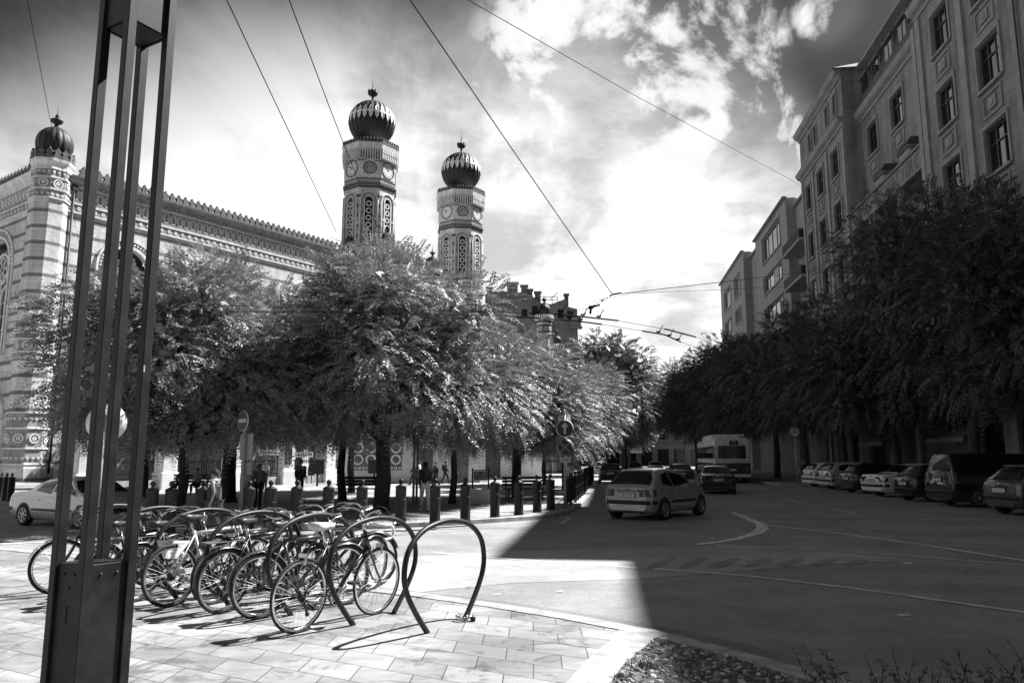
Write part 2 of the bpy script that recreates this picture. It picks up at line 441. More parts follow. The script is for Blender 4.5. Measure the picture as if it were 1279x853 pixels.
def kerb_run(name, pts, width, z1, mat, side=-1, step=1.0, gap=.012, lab=None):
    mb = MB()
    P = resample([(p[0], p[1]) for p in pts], step)
    for a, b in zip(P[:-1], P[1:]):
        t = (b-a); L = t.length; t.normalize(); n = Vector((-t.y, t.x))*side
        a2 = a+t*gap; b2 = b-t*gap*0
        q = [a2, b2, b2+n*(width-.006), a2+n*(width-.006)]
        ch = .02
        zz = z1+random.uniform(-.004, .004)
        mb.add([(q[0].x, q[0].y, -.29), (q[1].x, q[1].y, -.29), (q[1].x, q[1].y, zz-ch), (q[0].x, q[0].y, zz-ch),
                ((q[0]+n*ch).x, (q[0]+n*ch).y, zz), ((q[1]+n*ch).x, (q[1]+n*ch).y, zz), (q[2].x, q[2].y, zz), (q[3].x, q[3].y, zz), (q[2].x, q[2].y, -.29), (q[3].x, q[3].y, -.29)],
               [(0, 1, 2, 3), (3, 2, 5, 4), (4, 5, 6, 7), (7, 6, 8, 9), (0, 3, 4, 7, 9), (1, 8, 6, 5, 2)])
    return tag(mb.build(name, mat), kind='structure')
kerb_run('kerb', kc, .25, .012, 'kerb')

# far square
fk = [(-9.4, 18.25), (-7.4, 18.55), (-4.09, 19.45), (-2.87, 19.95), (-1.69, 20.65), (.01, 21.95), (1.02, 22.95), (1.83, 24.85), (2.61, 28.9), (3.7, 36.0), (6.24, 55.6), (14.2, 118)]
fl = [(-27, 60), (-20.5, 44), (-14.5, 31), (-11.0, 23), (-9.9, 19.2)]
fpoly = fl + fk
kerb_run('kerb', fl+fk, .26, .01, 'kerb_dark', side=1)
fin = offset_line(fl+fk, .26)
slab('square', [tuple(p) for p in fin]+[(5, 118), (-30, 118)], -.29, -.002, 'plaza')
# pavement below the apartment houses, parking bays at its edge
STX, STU = 19.3, Vector((.124, .9923))
rk = [(14.5, -20), (17.0, 0), (22.4, 43.5), (23.2, 49.3), (17.4, 50), (17.9, 56), (25.6, 118)]
rin = offset_line(rk, -.26)
slab('pavement', [tuple(p) for p in rin]+[(60, 118), (60, -20)], -.29, -.002, 'stone_mid')
kerb_run('kerb', rk, .26, .01, 'kerb_dark', side=-1)
slab('pavement', [(-75, 15), (-34, 40), (-24, 62), (-14, 112), (-75, 112)], -.29, -.012, 'plaza')

# painted road markings
def stripe(pts, wd, z=ZR+.008, mat='paint'):
    mb = MB(); P = [Vector((p[0], p[1])) for p in pts]; vs = []
    for i, p in enumerate(P):
        t = (P[min(i+1, len(P)-1)]-P[max(i-1, 0)]).normalized(); n = Vector((-t.y, t.x))
        ww = wd[i] if isinstance(wd, list) else wd
        vs += [tuple(p+n*ww/2)+(z,), tuple(p-n*ww/2)+(z,)]
    mb.add(vs, [(2*i, 2*i+1, 2*i+3, 2*i+2) for i in range(len(P)-1)])
    return tag(mb.build('road_marking', mat), kind='structure')
def gp(*l): return [G(x, y, ZR) for x, y in l]
sheet('road_patch', [(p.x, p.y) for p in gp((470, 745), (640, 728), (800, 723), (1000, 707), (1135, 699), (1050, 690), (900, 682), (760, 684), (600, 690), (450, 700))], ZR+.004, 'asphalt_old')
gk = [(p[0], p[1]) for p in kc[2:12]]; go = offset_line(gk, .62)
sheet('road_patch', gk+go[::-1], ZR+.0105, 'asphalt_gutter')
stripe(gp((915, 640), (935, 648), (950, 654.5), (953, 660), (945, 666), (925, 672), (900, 676.5), (868, 680)), [.2, .22, .28, .3, .28, .22, .2, .16])
stripe(gp((950, 655), (1050, 666), (1150, 680), (1279, 700), (1400, 722)), .15)
stripe(gp((895, 682), (1000, 685.5), (1120, 693), (1279, 706), (1400, 718)), .13, mat='paint_worn')
stripe(gp((540, 690), (640, 698.5), (760, 707), (860, 713), (940, 720), (1050, 733), (1160, 748), (1279, 765), (1400, 786)), .14, mat='paint_worn')
for a, b in (((978, 622.5), (1000, 628)), ((1038, 635), (1070, 642)), ((1240, 648.5), (1330, 652))):
    stripe(gp(a, b), .14, mat='paint_worn')
for k in range(7):
    x = 826+k*40
    stripe(gp((x-16+k*1.5, 711-k*1.0), (x-2, 703.5), (x+15, 696+k*.6)), [.10+.05*(k % 3), .3-.04*(k % 2), .14], z=ZR+.0085, mat='asphalt_mid')
stripe(gp((-40, 700), (60, 693), (150, 688)), .45, mat='paint_worn')
stripe(gp((-40, 681), (60, 677), (140, 672)), .2, mat='paint_worn')
stripe(gp((700, 655), (712, 646)), .12, mat='paint_worn')

lt = MB(); rg_ = random.Random(12)
for px, py in ((971, 633), (909, 664), (891, 672), (953, 674), (1007, 657), (1024, 659), (1085, 664), (1204, 686), (1130, 768), (1134, 703), (620, 742), (700, 738), (540, 728), (1050, 700), (860, 745)):
    p = G(px, py, ZR+.014); a = rg_.uniform(0, 3.1); l = rg_.uniform(.03, .08); w2 = l*rg_.uniform(.3, .7); u = Vector((math.cos(a), math.sin(a), 0))*l; v = Vector((-math.sin(a), math.cos(a), .25))*w2
    lt.add([p-u-v*.5, p+u-v*.5, p+u+v, p-u+v], [(0, 1, 2, 3)])
tag(lt.build('litter', 'offwhite'), 'scraps of pale litter and leaves scattered on the road', kind='stuff')
# planting bed at the corner of the pavement: border slabs, soil and stones
bedp = [(.92, 6.5), (1.33, 7.35), (1.66, 6.95), (1.98, 6.4), (2.27, 5.85), (2.62, 5.0), (2.88, 4.0), (3.0, 2.5), (1.2, 2.5), (.6, 5.3)]
bo = MB(); [bo.prism(q, -.2, .02+.003*i) for i, q in enumerate(([(1.03, 7.63), (1.42, 7.42), (1.30, 7.30), (1.12, 6.90), (.84, 7.10)], [(.835, 7.09), (1.115, 6.89), (.90, 6.42), (.62, 6.55)], [(.615, 6.54), (.895, 6.41), (.72, 5.9), (.42, 5.95)], [(.415, 5.94), (.715, 5.89), (.52, 5.3), (1.1, 2.5), (.8, 2.5), (.2, 5.3)]))]
tag(bo.build('edging', 'kerb'), kind='structure')
sheet('soil', bedp, .012, 'soil')
st = MB()
def inpoly(x, y, P):
    c = False; j = len(P)-1
    for i in range(len(P)):
        if (P[i][1] > y) != (P[j][1] > y) and x < (P[j][0]-P[i][0])*(y-P[i][1])/(P[j][1]-P[i][1])+P[i][0]: c = not c
        j = i
    return c
cnt = 0
while cnt < 4200:
    x = random.uniform(.4, 3.0); y = random.uniform(3.6, 7.5)
    if not inpoly(x, y, bedp): continue
    cnt += 1
    r = random.choice((.007, .009, .012, .015, .02, .027))*random.uniform(.8, 1.3)
    rot = random.uniform(0, 6.28); e = random.uniform(.6, 1); n = 6
    z0 = .014
    ring = [(x+r*math.cos(rot+2*PI*k/n)*(1 if k % 2 else .85), y+r*e*math.sin(rot+2*PI*k/n), z0) for k in range(n)]
    top = [(x+.6*(q[0]-x), y+.6*(q[1]-y), z0+r*random.uniform(.3, .6)+random.uniform(-.004, .004)) for q in ring]
    st.add(ring+top, [(k, (k+1) % n, n+(k+1) % n, n+k) for k in range(n)]+[tuple(range(n, 2*n))], random.choice((0, 0, 1, 2)))
tag(st.build('gravel', [grey('pebble_mid', .3, .8), grey('pebble_pale', .55, .8), grey('pebble_dark', .12, .8)]), 'loose stones and dry leaves covering the corner planting bed', kind='stuff')
# ---------------------------------------------------------------- walls with openings
def wall_holes(mb, s0, s1, z0, z1, y, holes, out=1, depth=.25, mi=0, mi_rev=None):
    """wall in the local x-z plane at y; holes = (a,b,c,d) rectangles with reveals going inward"""
    xs = sorted({s0, s1} | {v for h in holes for v in h[:2] if s0 < v < s1})
    zs = sorted({z0, z1} | {v for h in holes for v in h[2:4] if z0 < v < z1})
    for i in range(len(xs)-1):
        for j in range(len(zs)-1):
            cx, cz = (xs[i]+xs[i+1])/2, (zs[j]+zs[j+1])/2
            if any(h[0] < cx < h[1] and h[2] < cz < h[3] for h in holes): continue
            mb.add([(xs[i], y, zs[j]), (xs[i+1], y, zs[j]), (xs[i+1], y, zs[j+1]), (xs[i], y, zs[j+1])], [(0, 1, 2, 3)], mi)
    yi = y-out*depth
    mr = mi if mi_rev is None else mi_rev
    for a, b, c, d in [h[:4] for h in holes]:
        for p, q in (((a, c), (b, c)), ((b, c), (b, d)), ((b, d), (a, d)), ((a, d), (a, c))):
            mb.add([(p[0], y, p[1]), (q[0], y, q[1]), (q[0], yi, q[1]), (p[0], yi, p[1])], [(0, 1, 2, 3)], mr)
    return mb
def window(parent, a, b, c, d, y, out, cols=2, trans=.68, fr='frame_wood', curtain=False):
    """one casement window: glass behind a frame with mullions and a transom"""
    mb = MB()
    t = .09
    yy = y-out*.2
    for (cx, cz, w_, h_) in ((a+t/2, (c+d)/2, t, d-c), (b-t/2, (c+d)/2, t, d-c), ((a+b)/2, c+t/2, b-a-2*t, t), ((a+b)/2, d-t/2, b-a-2*t, t)):
        mb.box((cx, yy, cz), (w_, .1, h_), 0)
    for k in range(1, cols):
        mb.box((a+(b-a)*k/cols, yy, (c+d)/2), (.07, .085, d-c-2*t), 0)
    if trans:
        mb.box(((a+b)/2, yy, c+(d-c)*trans), (b-a-2*t, .075, .07), 0)
    yg = y-out*.225
    mb.add([(a, yg, c), (b, yg, c), (b, yg, d), (a, yg, d)], [(0, 1, 2, 3)], 1)
    o = mb.build('window', [fr, 'glass'], parent)
    if curtain:
        q = MB(); yc = yg+out*.012; k = (b-a)/cols
        x0 = a+.1+(k if curtain == 2 else 0)
        vs = []; n = 10
        for i in range(n+1):
            x = x0+(k-.18)*i/n; yv = yc+.006*math.sin(i*2.2)
            vs += [(x, yv, c+.1), (x, yv, d-.1)]
        q.add(vs, [(2*i, 2*i+2, 2*i+3, 2*i+1) for i in range(n)], 0, True)
        q.build('blind', 'curtain', o)
    return o
def stone_lines(name, v, period=.75, dark=.55, var=.14, brick=False):
    m, nt, bs = new_mat(name)
    co = _co(nt); s = _n(nt, 'ShaderNodeSeparateXYZ'); nt.links.new(co, s.inputs[0])
    fz = _math(nt, 'FRACT', _math(nt, 'DIVIDE', s.outputs[2], period))
    ln = _math(nt, 'LESS_THAN', fz, .035/period*1.0)
    big = _noise(nt, co, .35, 5, .62); strk = _noise(nt, _co(nt, 'Object', (1.6, 1.6, .12)), 1.3, 4, .6); fine = _noise(nt, co, 18, 3, .7)
    f = _math(nt, 'ADD', _math(nt, 'MULTIPLY', big, .5), _math(nt, 'MULTIPLY', strk, .5))
    c = _mix(nt, v*(1-2*var), v*(1+var), _ramp(nt, f, .35, .62))
    c = _mix(nt, c, _mix(nt, .85, 1.1, fine), 1.0, 'MULTIPLY')
    c = _mix(nt, c, v*dark, _math(nt, 'MULTIPLY', ln, .8))
    nt.links.new(c, bs.inputs['Base Color']); bs.inputs['Roughness'].default_value = .85; bs.inputs['Specular IOR Level'].default_value = .2
    h = _math(nt, 'ADD', _math(nt, 'MULTIPLY', ln, -1.0), _math(nt, 'MULTIPLY', fine, .3))
    _bump(nt, bs, h, .7, .03)
    return m
M['facade'] = stone_lines('facade_stone', .22, var=.2)
M['facade_smooth'] = stone_lines('facade_plaster', .22, 60)
M['plaster'] = stone_lines('plaster', .28, 60, var=.1)
M['trim'] = grey('stone_trim', .24, .8, 0, .16, 1.2, .2, 20)
M['frame_wood'] = grey('window_frame_dark', .03, .5)
M['frame_pale'] = grey('window_frame_pale', .4, .5)
M['curtain'] = grey('curtain', .4, .9, 0, .1)
M['shade'] = grey('awning_cloth', .2, .85, 0, .2, 4)

def place(root, origin, u):
    root.location = origin; root.rotation_euler = (0, 0, math.atan2(u[1], u[0]))

def cornice(mb, s0, s1, y, z, out, prof, mi=0, ends=True):
    """profile (projection, height) extruded along the wall"""
    pr = [(0, 0)]+prof+[(0, prof[-1][1])]
    vs = [(s0, y+out*p, z+h) for p, h in pr]+[(s1, y+out*p, z+h) for p, h in pr]
    n = len(pr)
    fs = [(i, i+1, n+i+1, n+i) for i in range(n-1)]
    fs += [tuple(range(n)), tuple(range(2*n-1, n-1, -1))]
    mb.add(vs, fs, mi)
CORN = [(.12, .0), (.15, .18), (.4, .3), (.5, .42), (.55, .62), (.62, .7)]
CORN_S = [(.08, .0), (.1, .1), (.22, .18), (.26, .3)]

# ---------------------------------------------------------------- tall apartment house with loggias
def apartment_house():
    root = thing('apartment_house', 'tall pale stone apartment house with loggias, mansard roof and rows of dark windows', 'building')
    place(root, (STX, 0, -.05), STU)
    wl = MB(); tr = MB(); rev = 1
    TOP, E = 28.6, 33.0
    rows = [(24.55, 26.95), (20.0, 22.35), (15.55, 17.9), (11.0, 13.4), (6.6, 9.0)]
    wins = []
    def sect(s0, s1, y, cols, ztop, zs=rows):
        hs = [(c-wd/2, c+wd/2, a, b) for c, wd in cols for a, b in zs]
        ground = []
        k = s0+1.2
        while k+2.4 < s1-.5:
            ground.append((k, k+2.3, .1, 4.2)); k += 3.6
        wall_holes(wl, s0, s1, 0, ztop, y, hs+ground, 1, .3)
        for h in hs: wins.append((h, y, 3 if h[1]-h[0] > 1.9 else 2))
        for h in ground: wins.append((h, y, 2))
        for c, wd in cols:
            for a, b in zs:
                # sunk panel with a raised frame and boss below each window
                if a > 7:
                    w2 = wd-.3; zc = a-.98; hh = 1.1
                    for (dx, dz, ww, h2) in ((0, hh/2, w2, .1), (0, -hh/2, w2, .1), (-w2/2+.05, 0, .1, hh-.1), (w2/2-.05, 0, .1, hh-.1)):
                        tr.box((c+dx, y+.04, zc+dz), (ww, .08, h2))
                    tr.box((c, y+.05, zc), (w2*.42, .1, .55)); tr.box((c, y+.09, zc), (w2*.2, .1, .3))
                tr.box((c, y+.09, a-.09), (wd+.3, .18, .14))
                for sgn in (-1, 1):
                    tr.box((c+sgn*(wd/2+.13), y+.045, (a+b)/2), (.16, .09, b-a+.1))
                tr.box((c, y+.05, b+.14), (wd+.42, .1, .18))
    # street wing beyond frame edge, projecting bay, loggia front, far pavilion
    sect(29.2, 43.4, 0, [(30.9, 2.1), (35.5, 2.15), (40.3, 2.1)], TOP, rows)
    wall_holes(wl, 29.2, 43.6, TOP, E-.7, -.3, [(c-.9, c+.9, 29.6, 31.6) for c in (31.5, 35.5, 40.3)], 1, .3)
    for c in (31.5, 35.5, 40.3): wins.append(((c-.9, c+.9, 29.6, 31.6), -.3, 2))
    sect(57.8, 71.2, 0, [(60.6, 1.95), (65.0, 1.95), (69.0, 1.7)], E-.5, rows+[])
    yl = -1.35
    sect(43.4, 57.8, yl, [(46.0, .7), (50.6, 2.2), (55.6, 2.1)], TOP, rows[:1])
    # end and return walls
    for s, y0, y1, zt in ((29.2, -12, 0, TOP), (29.2, -12, -.3, E-.7), (43.6, -12, -.3, E-.7), (43.4, yl, 0, TOP), (57.8, yl, 0, E-.5), (71.2, -12, 0, E-.5), (57.8, -9, yl, E-.5)):
        wl.add([(s, y0, 0), (s, y1, 0), (s, y1, zt), (s, y0, zt)], [(0, 1, 2, 3)])
    # attic storey windows in the pavilion (small pairs) are separate dark windows
    # pilaster strips
    for s in (43.75, 57.45+.7, 62.8, 67.2, 70.85):
        tr.box((s, .06, 14.4+2), (.5, .12, 22.8))
    for s in (32.9, 37.9, 43.0):
        tr.box((s, .07, 16.4), (.62, .14, 23))
    # horizontal mouldings
    for s0, s1, y in ((29.2, 43.4, 0), (57.8, 71.2, 0), (43.4, 57.8, yl)):
        cornice(tr, s0-.01, s1+.01, y, TOP-.6, 1, CORN)
        cornice(tr, s0+.01, s1-.01, y, 5.0, 1, CORN_S)
    cornice(tr, 57.8, 71.2, 0, E-.95, 1, CORN)
    wall = wl.build('wall', ['facade', 'trim'], root)
    tr.build('trim', 'trim', root)
    for i, (h, y, c) in enumerate(wins):
        window(root, *h, y, 1, c, .66, curtain=(0, 1, 0, 2, 0)[i % 5])
    for s in (59.6, 61.9, 65.6, 67.4):
        mb = MB(); mb.box((s, .005, 30.5), (.95, .03, 1.75), 1)
        for dx in (-.5, .5): mb.box((s+dx, .05, 30.5), (.1, .12, 1.95), 0)
        mb.box((s, .05, 31.43), (.9, .12, .12), 0); mb.box((s, .06, 29.58), (.9, .16, .1), 0); mb.box((s, .03, 30.5), (.06, .05, 1.75), 0)
        mb.build('attic_window', ['trim', 'glass'], root)
    # loggias: pillars, parapets with panels, deep shaded bays behind
    lg = MB()
    levels = [(19.1, 20.4), (14.55, 15.9), (10.0, 11.3), (5.5, 6.8)]
    for s in (43.55, 48.1, 52.85, 57.55):
        lg.cbox((s, -.17, 9.6), (.62, .34, 18.96), .04)
    for a, b in levels:
        lg.box((50.6, -.18, (a+b)/2), (14.3, .28, b-a))
        lg.box((50.6, -.14, b+.07), (14.3, .5, .14)); lg.box((50.6, -.14, a-.06), (14.3, .42, .12))
        for k in range(9):
            s = 44.7+k*1.5
            for (dx, dz, ww, hh) in ((0, .36, 1.0, .07), (0, -.36, 1.0, .07), (-.47, 0, .07, .65), (.47, 0, .07, .65)):
                lg.box((s+dx, -.025, (a+b)/2+dz), (ww, .05, hh))
            if k % 2: lg.box((s, -.02, (a+b)/2), (.36, .08, .36))
        lg.box((50.6, yl/2-.1, a-.02), (14.2, -yl-.3, .2))
    lg.build('loggia', 'facade_smooth', root)
    lb = MB()
    lb.add([(43.5, yl-.02, 0), (57.7, yl-.02, 0), (57.7, yl-.02, 19), (43.5, yl-.02, 19)], [(0, 1, 2, 3)])
    for a, b in levels[:-1]:
        for s in (45.9, 50.5, 55.2): lb.box((s, yl, a-2.6), (1.9, .06, 2.5), 1)
    lb.build('loggia_back', ['facade_smooth', 'glass'], root)
    # little roofed oriels standing on the loggia terrace
    for s in (47.4, 52.0):
        mb = MB(); mb.cbox((s, -.78, 20.9), (1.7, 1.05, .95), .12, 0)
        mb.cbox((s, -.72, 21.45), (2.0, 1.2, .16), .1, 0)
        a = [(s-.98, -1.3, 21.53), (s+.98, -1.3, 21.53), (s+.98, -.14, 21.53), (s-.98, -.14, 21.53), (s-.7, -1.3, 22.1), (s+.7, -1.3, 22.1), (s+.7, -.5, 22.1), (s-.7, -.5, 22.1)]
        mb.add(a, [(0, 1, 5, 4), (1, 2, 6, 5), (2, 3, 7, 6), (3, 0, 4, 7), (4, 5, 6, 7)], 1)
        mb.build('canopy', ['trim', 'roof_tile'], root)
    # mansard roof over the middle, hipped roof on the pavilion
    rf = MB()
    def hip(s0, s1, y0, y1, z0, z1, inx, iny, mi=0):
        rf.add([(s0, y0, z0), (s1, y0, z0), (s1, y1, z0), (s0, y1, z0), (s0+inx, y0+iny, z1), (s1-inx, y0+iny, z1), (s1-inx, y1-iny, z1), (s0+inx, y1-iny, z1)],
               [(0, 1, 5, 4), (1, 2, 6, 5), (2, 3, 7, 6), (3, 0, 4, 7), (4, 5, 6, 7)], mi)
    hip(57.6, 71.4, -12, .6, E-.25, E+2.2, 4.0, 4.0)
    hip(43.0, 58.3, -12, yl+.35, TOP+.1, E-.3, .05, .9)
    hip(29.0, 43.9, -12, .35, E-.75, E+.9, 4.0, 4.5)
    rf.build('roof', 'roof_tile', root)
    tr2 = MB(); tr2.box((50.6, yl-.35, E-.28), (14.6, .9, .22)); tr2.build('eave', 'trim', root)
    for s in (48.6, 51.2, 53.9, 56.3):
        mb = MB(); y = yl+.02
        mb.box((s, y-.5, 30.3), (1.75, 1.0, 2.9), 0)
        mb.box((s, y+.02, 30.4), (1.3, .06, 1.6), 1)
        mb.box((s, y+.08, 29.5), (1.9, .16, .16), 0); mb.box((s, y+.1, 31.35), (1.9, .22, .2), 0)
        mb.box((s, y+.06, 30.4), (.07, .04, 1.6), 2)
        mb.build('dormer', ['stone_dark', 'glass', 'frame_wood'], root)
    dp = MB(); dp.tube([(32.7, .12, 1), (32.7, .12, TOP-.6)], .07, 8); dp.build('drainpipe', 'dark_metal', root)
    for s in (38.0, 49.5):
        aw = MB()
        aw.add([(s, .1, 3.6), (s+4.5, .1, 3.6), (s+4.5, 1.7, 2.75), (s, 1.7, 2.75), (s, 1.72, 2.5), (s+4.5, 1.72, 2.5)], [(0, 1, 2, 3), (3, 2, 5, 4)])
        aw.build('awning', 'shade', root)
    sg = MB(); sg.box((34.5, .2, 4.6), (3.2, .12, .5)); sg.build('fascia', 'trim', root)
    return root
apartment_house()

# neighbour closer along the street: lower, its roof edge shades the crossing
def lower_house():
    root = thing('corner_house', 'plain plastered house, a little lower, at the near end of the shaded street side', 'building')
    place(root, (STX, 0, -.05), STU)
    wl = MB(); hs = [(s, s+1.5, z, z+2.3) for s in range(-18, 25, 4) for z in (2, 6.5, 11, 15.5, 20)]
    wall_holes(wl, -22, 29.1, 0, 29.0, .05, hs)
    for s in (-22, 29.1): wl.add([(s, -12, 0), (s, .05, 0), (s, .05, 29.0), (s, -12, 29.0)], [(0, 1, 2, 3)])
    wl.add([(-22, -12, 29.0), (29.1, -12, 29.0), (29.1, .05, 29.0), (-22, .05, 29.0)], [(0, 1, 2, 3)])
    wl.build('wall', 'plaster', root)
    for h in hs:
        mb = MB(); mb.box(((h[0]+h[1])/2, -.15, (h[2]+h[3])/2), (1.5, .05, 2.3)); mb.build('window', 'glass', root)
lower_house()

# ---------------------------------------------------------------- plain modern house with balconies
def balcony_house():
    root = thing('balcony_house', 'plain plastered house with stepped flat roof, wide windows and dark railed balconies', 'building')
    place(root, (STX+.9, 0, -.05), STU)
    wl = MB(); tr = MB(); wins = []
    def bay(s0, s1, y, zt, holes):
        wall_holes(wl, s0, s1, 0, zt, y, holes)
        for h in holes: wins.append((h, y))
        q_ = MB(); q_.box(((s0+s1)/2, y+.13, zt+.08), (s1-s0+.04, .5, .2)); q_.build('eave', 'trim', root)
    z3 = [(25.95, 29.15), (22.0, 24.0), (18.1, 20.1), (14.2, 16.2), (10, 12)]
    bay(71.3, 81.6, -1.0, 29.0, [(75.0, 76.3, a-.7, b-.3) for a, b in z3])
    bay(81.6, 99.4, 0, 30.2, [(85.0, 94.8, a, b) for a, b in z3])
    bay(99.4, 108.4, -1.1, 30.3, [(103, 104.6, a-.4, b+.1) for a, b in z3])
    bay(108.4, 131, 0, 31.4, [(112, 116.5, a, b) for a, b in z3]+[(121, 127, a, b) for a, b in z3])
    for s, y0, y1, zt in ((81.6, -1.0, 0, 30.2), (99.4, -1.1, 0, 30.2), (108.4, -1.1, 0, 31.4), (131, -12, 0, 31.4), (71.3, -12, -1, 29.0)):
        wl.add([(s, y0, 0), (s, y1, 0), (s, y1, zt), (s, y0, zt)], [(0, 1, 2, 3)])
    for s0, s1, z in ((71.3, 81.6, 29.3), (81.6, 99.4, 30.1), (99.4, 108.4, 30.2), (108.4, 131, 31.3)):
        wl.add([(s0, -12, z), (s1, -12, z), (s1, -.9, z), (s0, -.9, z)], [(0, 1, 2, 3)])
    wl.build('wall', 'plaster', root)
    # raised surrounds
    for h, y in wins:
        a, b, c, d = h; tr = MB()
        tr.box(((a+b)/2, y+.06, d+.12), (b-a+.5, .12, .2)); tr.box(((a+b)/2, y+.08, c-.12), (b-a+.5, .16, .2))
        for x in (a-.15, b+.15): tr.box((x, y+.05, (c+d)/2), (.18, .1, d-c))
        tr.build('window_surround', 'trim', root)
    for i, (h, y) in enumerate(wins):
        window(root, *h, y, 1, 4 if h[1]-h[0] > 4 else 2, 0, 'frame_pale' if h[1]-h[0] > 4 else 'frame_wood', curtain=(2, 1, 0)[i % 3])
    for z in (23.0, 19.3, 15.6, 11.8):
        mb = MB(); mb.box((76.7, .0, z), (7.4, 2.0, .22))
        o = mb.build('balcony', 'trim', root)
        rl = MB()
        for t in range(30): rl.box((73.1+t*.25, .95, z+.6), (.02, .02, 1.0))
        rl.box((76.7, .95, z+1.12), (7.4, .05, .05)); rl.box((76.7, .95, z+.16), (7.4, .04, .04))
        rl.box((76.7, .93, z+.62), (7.3, .015, .85))
        for x in (73.02, 80.38):
            rl.box((x, .45, z+1.12), (.05, 1.0, .05)); rl.box((x, .45, z+.62), (.015, 1.0, .85))
        rl.build('railing', 'dark_metal', o)
    ae = MB(); ae.tube([(108.6, -2, 31.3), (108.6, -2, 34.2)], .03, 6)
    for z in (32.6, 33.2, 33.8): ae.tube([(107.8, -2, z), (109.4, -2, z)], .02, 5)
    ae.build('aerial', 'dark_metal', root)
balcony_house()

# ---------------------------------------------------------------- striped brick temple wing
WP0 = Vector((-34.2, 57.3, 0)); WU = Vector((.582, .813)); WU.normalize()
WVdir = Vector((-WU.y, WU.x))
def striped(name, base=.47, band=.2, period=1.25, ofs=.0, bw=.24):
    m, nt, bs = new_mat(name)
    co = _co(nt); s = _n(nt, 'ShaderNodeSeparateXYZ'); nt.links.new(co, s.inputs[0])
    z = s.outputs[2]
    fz = _math(nt, 'FRACT', _math(nt, 'DIVIDE', _math(nt, 'ADD', z, ofs), period))
    st = _math(nt, 'LESS_THAN', fz, bw/period)
    hcoord = _math(nt, 'ADD', s.outputs[0], s.outputs[1])
    cb_ = _n(nt, 'ShaderNodeCombineXYZ'); nt.links.new(hcoord, cb_.inputs[0]); nt.links.new(z, cb_.inputs[1])
    br = _n(nt, 'ShaderNodeTexBrick'); nt.links.new(cb_.outputs[0], br.inputs[0]); br.inputs['Scale'].default_value = 1
    br.inputs['Brick Width'].default_value = .29; br.inputs['Row Height'].default_value = .1; br.inputs['Mortar Size'].default_value = .009
    br.inputs['Color1'].default_value = (.8, .8, .8, 1); br.inputs['Color2'].default_value = (1.1, 1.1, 1.1, 1); br.inputs['Mortar'].default_value = (.72, .72, .72, 1)
    big = _noise(nt, co, .5, 5, .6); strk = _noise(nt, _co(nt, 'Object', (1.5, 1.5, .15)), 1.1, 4, .6)
    wv = _math(nt, 'ADD', _math(nt, 'MULTIPLY', big, .5), _math(nt, 'MULTIPLY', strk, .5))
    c = _mix(nt, base, band, st)
    c = _mix(nt, c, br.outputs[0], 1.0, 'MULTIPLY')
    c = _mix(nt, c, _mix(nt, .72, 1.12, _ramp(nt, wv, .34, .62)), 1.0, 'MULTIPLY')
    nt.links.new(c, bs.inputs['Base Color']); bs.inputs['Roughness'].default_value = .85; bs.inputs['Specular IOR Level'].default_value = .2
    _bump(nt, bs, br.outputs['Fac'], -.3, .01)
    return m
M['brick_stripe'] = striped('striped_brick', .74, .26, ofs=.05, bw=.28)
M['brick_tower'] = striped('tower_brick', .78, .13, 1.15, .3, .34)
M['frieze_ground'] = grey('frieze_ground', .30, .8, 0, .25, 2, .3, 20)
M['ornate'] = grey('ornament_pale', .72, .75, 0, .18, 2, .3, 20)
M['ornate_dark'] = grey('ornament_dark', .13, .8, 0, .3, 3, .3, 20)

def arch_pts(c, r, zs, n=20, kind='round'):
    return [(c+r*math.cos(PI-PI*k/n), zs+r*math.sin(PI-PI*k/n)) for k in range(n+1)]
def arch_band(mb, c, r0, r1, zs, z0, y0, y1, mi=0, n=20):
    """raised archivolt with jambs between radii r0<r1, from y0 (wall) to y1 (proud)"""
    inn = [(c-r0, z0)]+arch_pts(c, r0, zs, n)+[(c+r0, z0)]
    ou = [(c-r1, z0)]+arch_pts(c, r1, zs, n)+[(c+r1, z0)]
    N = len(inn); vs = []
    for (a, b) in zip(inn, ou):
        vs += [(a[0], y0, a[1]), (a[0], y1, a[1]), (b[0], y1, b[1]), (b[0], y0, b[1])]
    fs = []
    for i in range(N-1):
        for k in range(3): fs.append((4*i+k, 4*i+k+1, 4*i+5+k, 4*i+4+k))
    fs += [(0, 1, 2, 3), (4*N-4, 4*N-3, 4*N-2, 4*N-1)]
    mb.add(vs, fs, mi)
def arch_fill(mb, a, b, zs, zt, y, mi=0, n=20):
    """wall left between a round arch (springing zs) and the rectangle top zt"""
    c = (a+b)/2; r = (b-a)/2; P = arch_pts(c, r, zs, n)
    for i in range(n):
        p, q = P[i], P[i+1]
        mb.add([(p[0], y, p[1]), (q[0], y, q[1]), (q[0], y, zt), (p[0], y, zt)], [(0, 1, 2, 3)], mi)
def arch_reveal(mb, a, b, z0, zs, y0, y1, mi=0, n=20):
    P = [(a, z0)]+arch_pts((a+b)/2, (b-a)/2, zs, n)+[(b, z0)]
    for p, q in zip(P[:-1], P[1:]):
        mb.add([(p[0], y0, p[1]), (q[0], y0, q[1]), (q[0], y1, q[1]), (p[0], y1, p[1])], [(0, 1, 2, 3)], mi, False)
def arch_glass(mb, c, r, z0, zs, y, mi, n=20):
    P = [(c-r, z0)]+arch_pts(c, r, zs, n)+[(c+r, z0)]
    mb.add([(p[0], y, p[1]) for p in P], [tuple(range(len(P)))], mi)
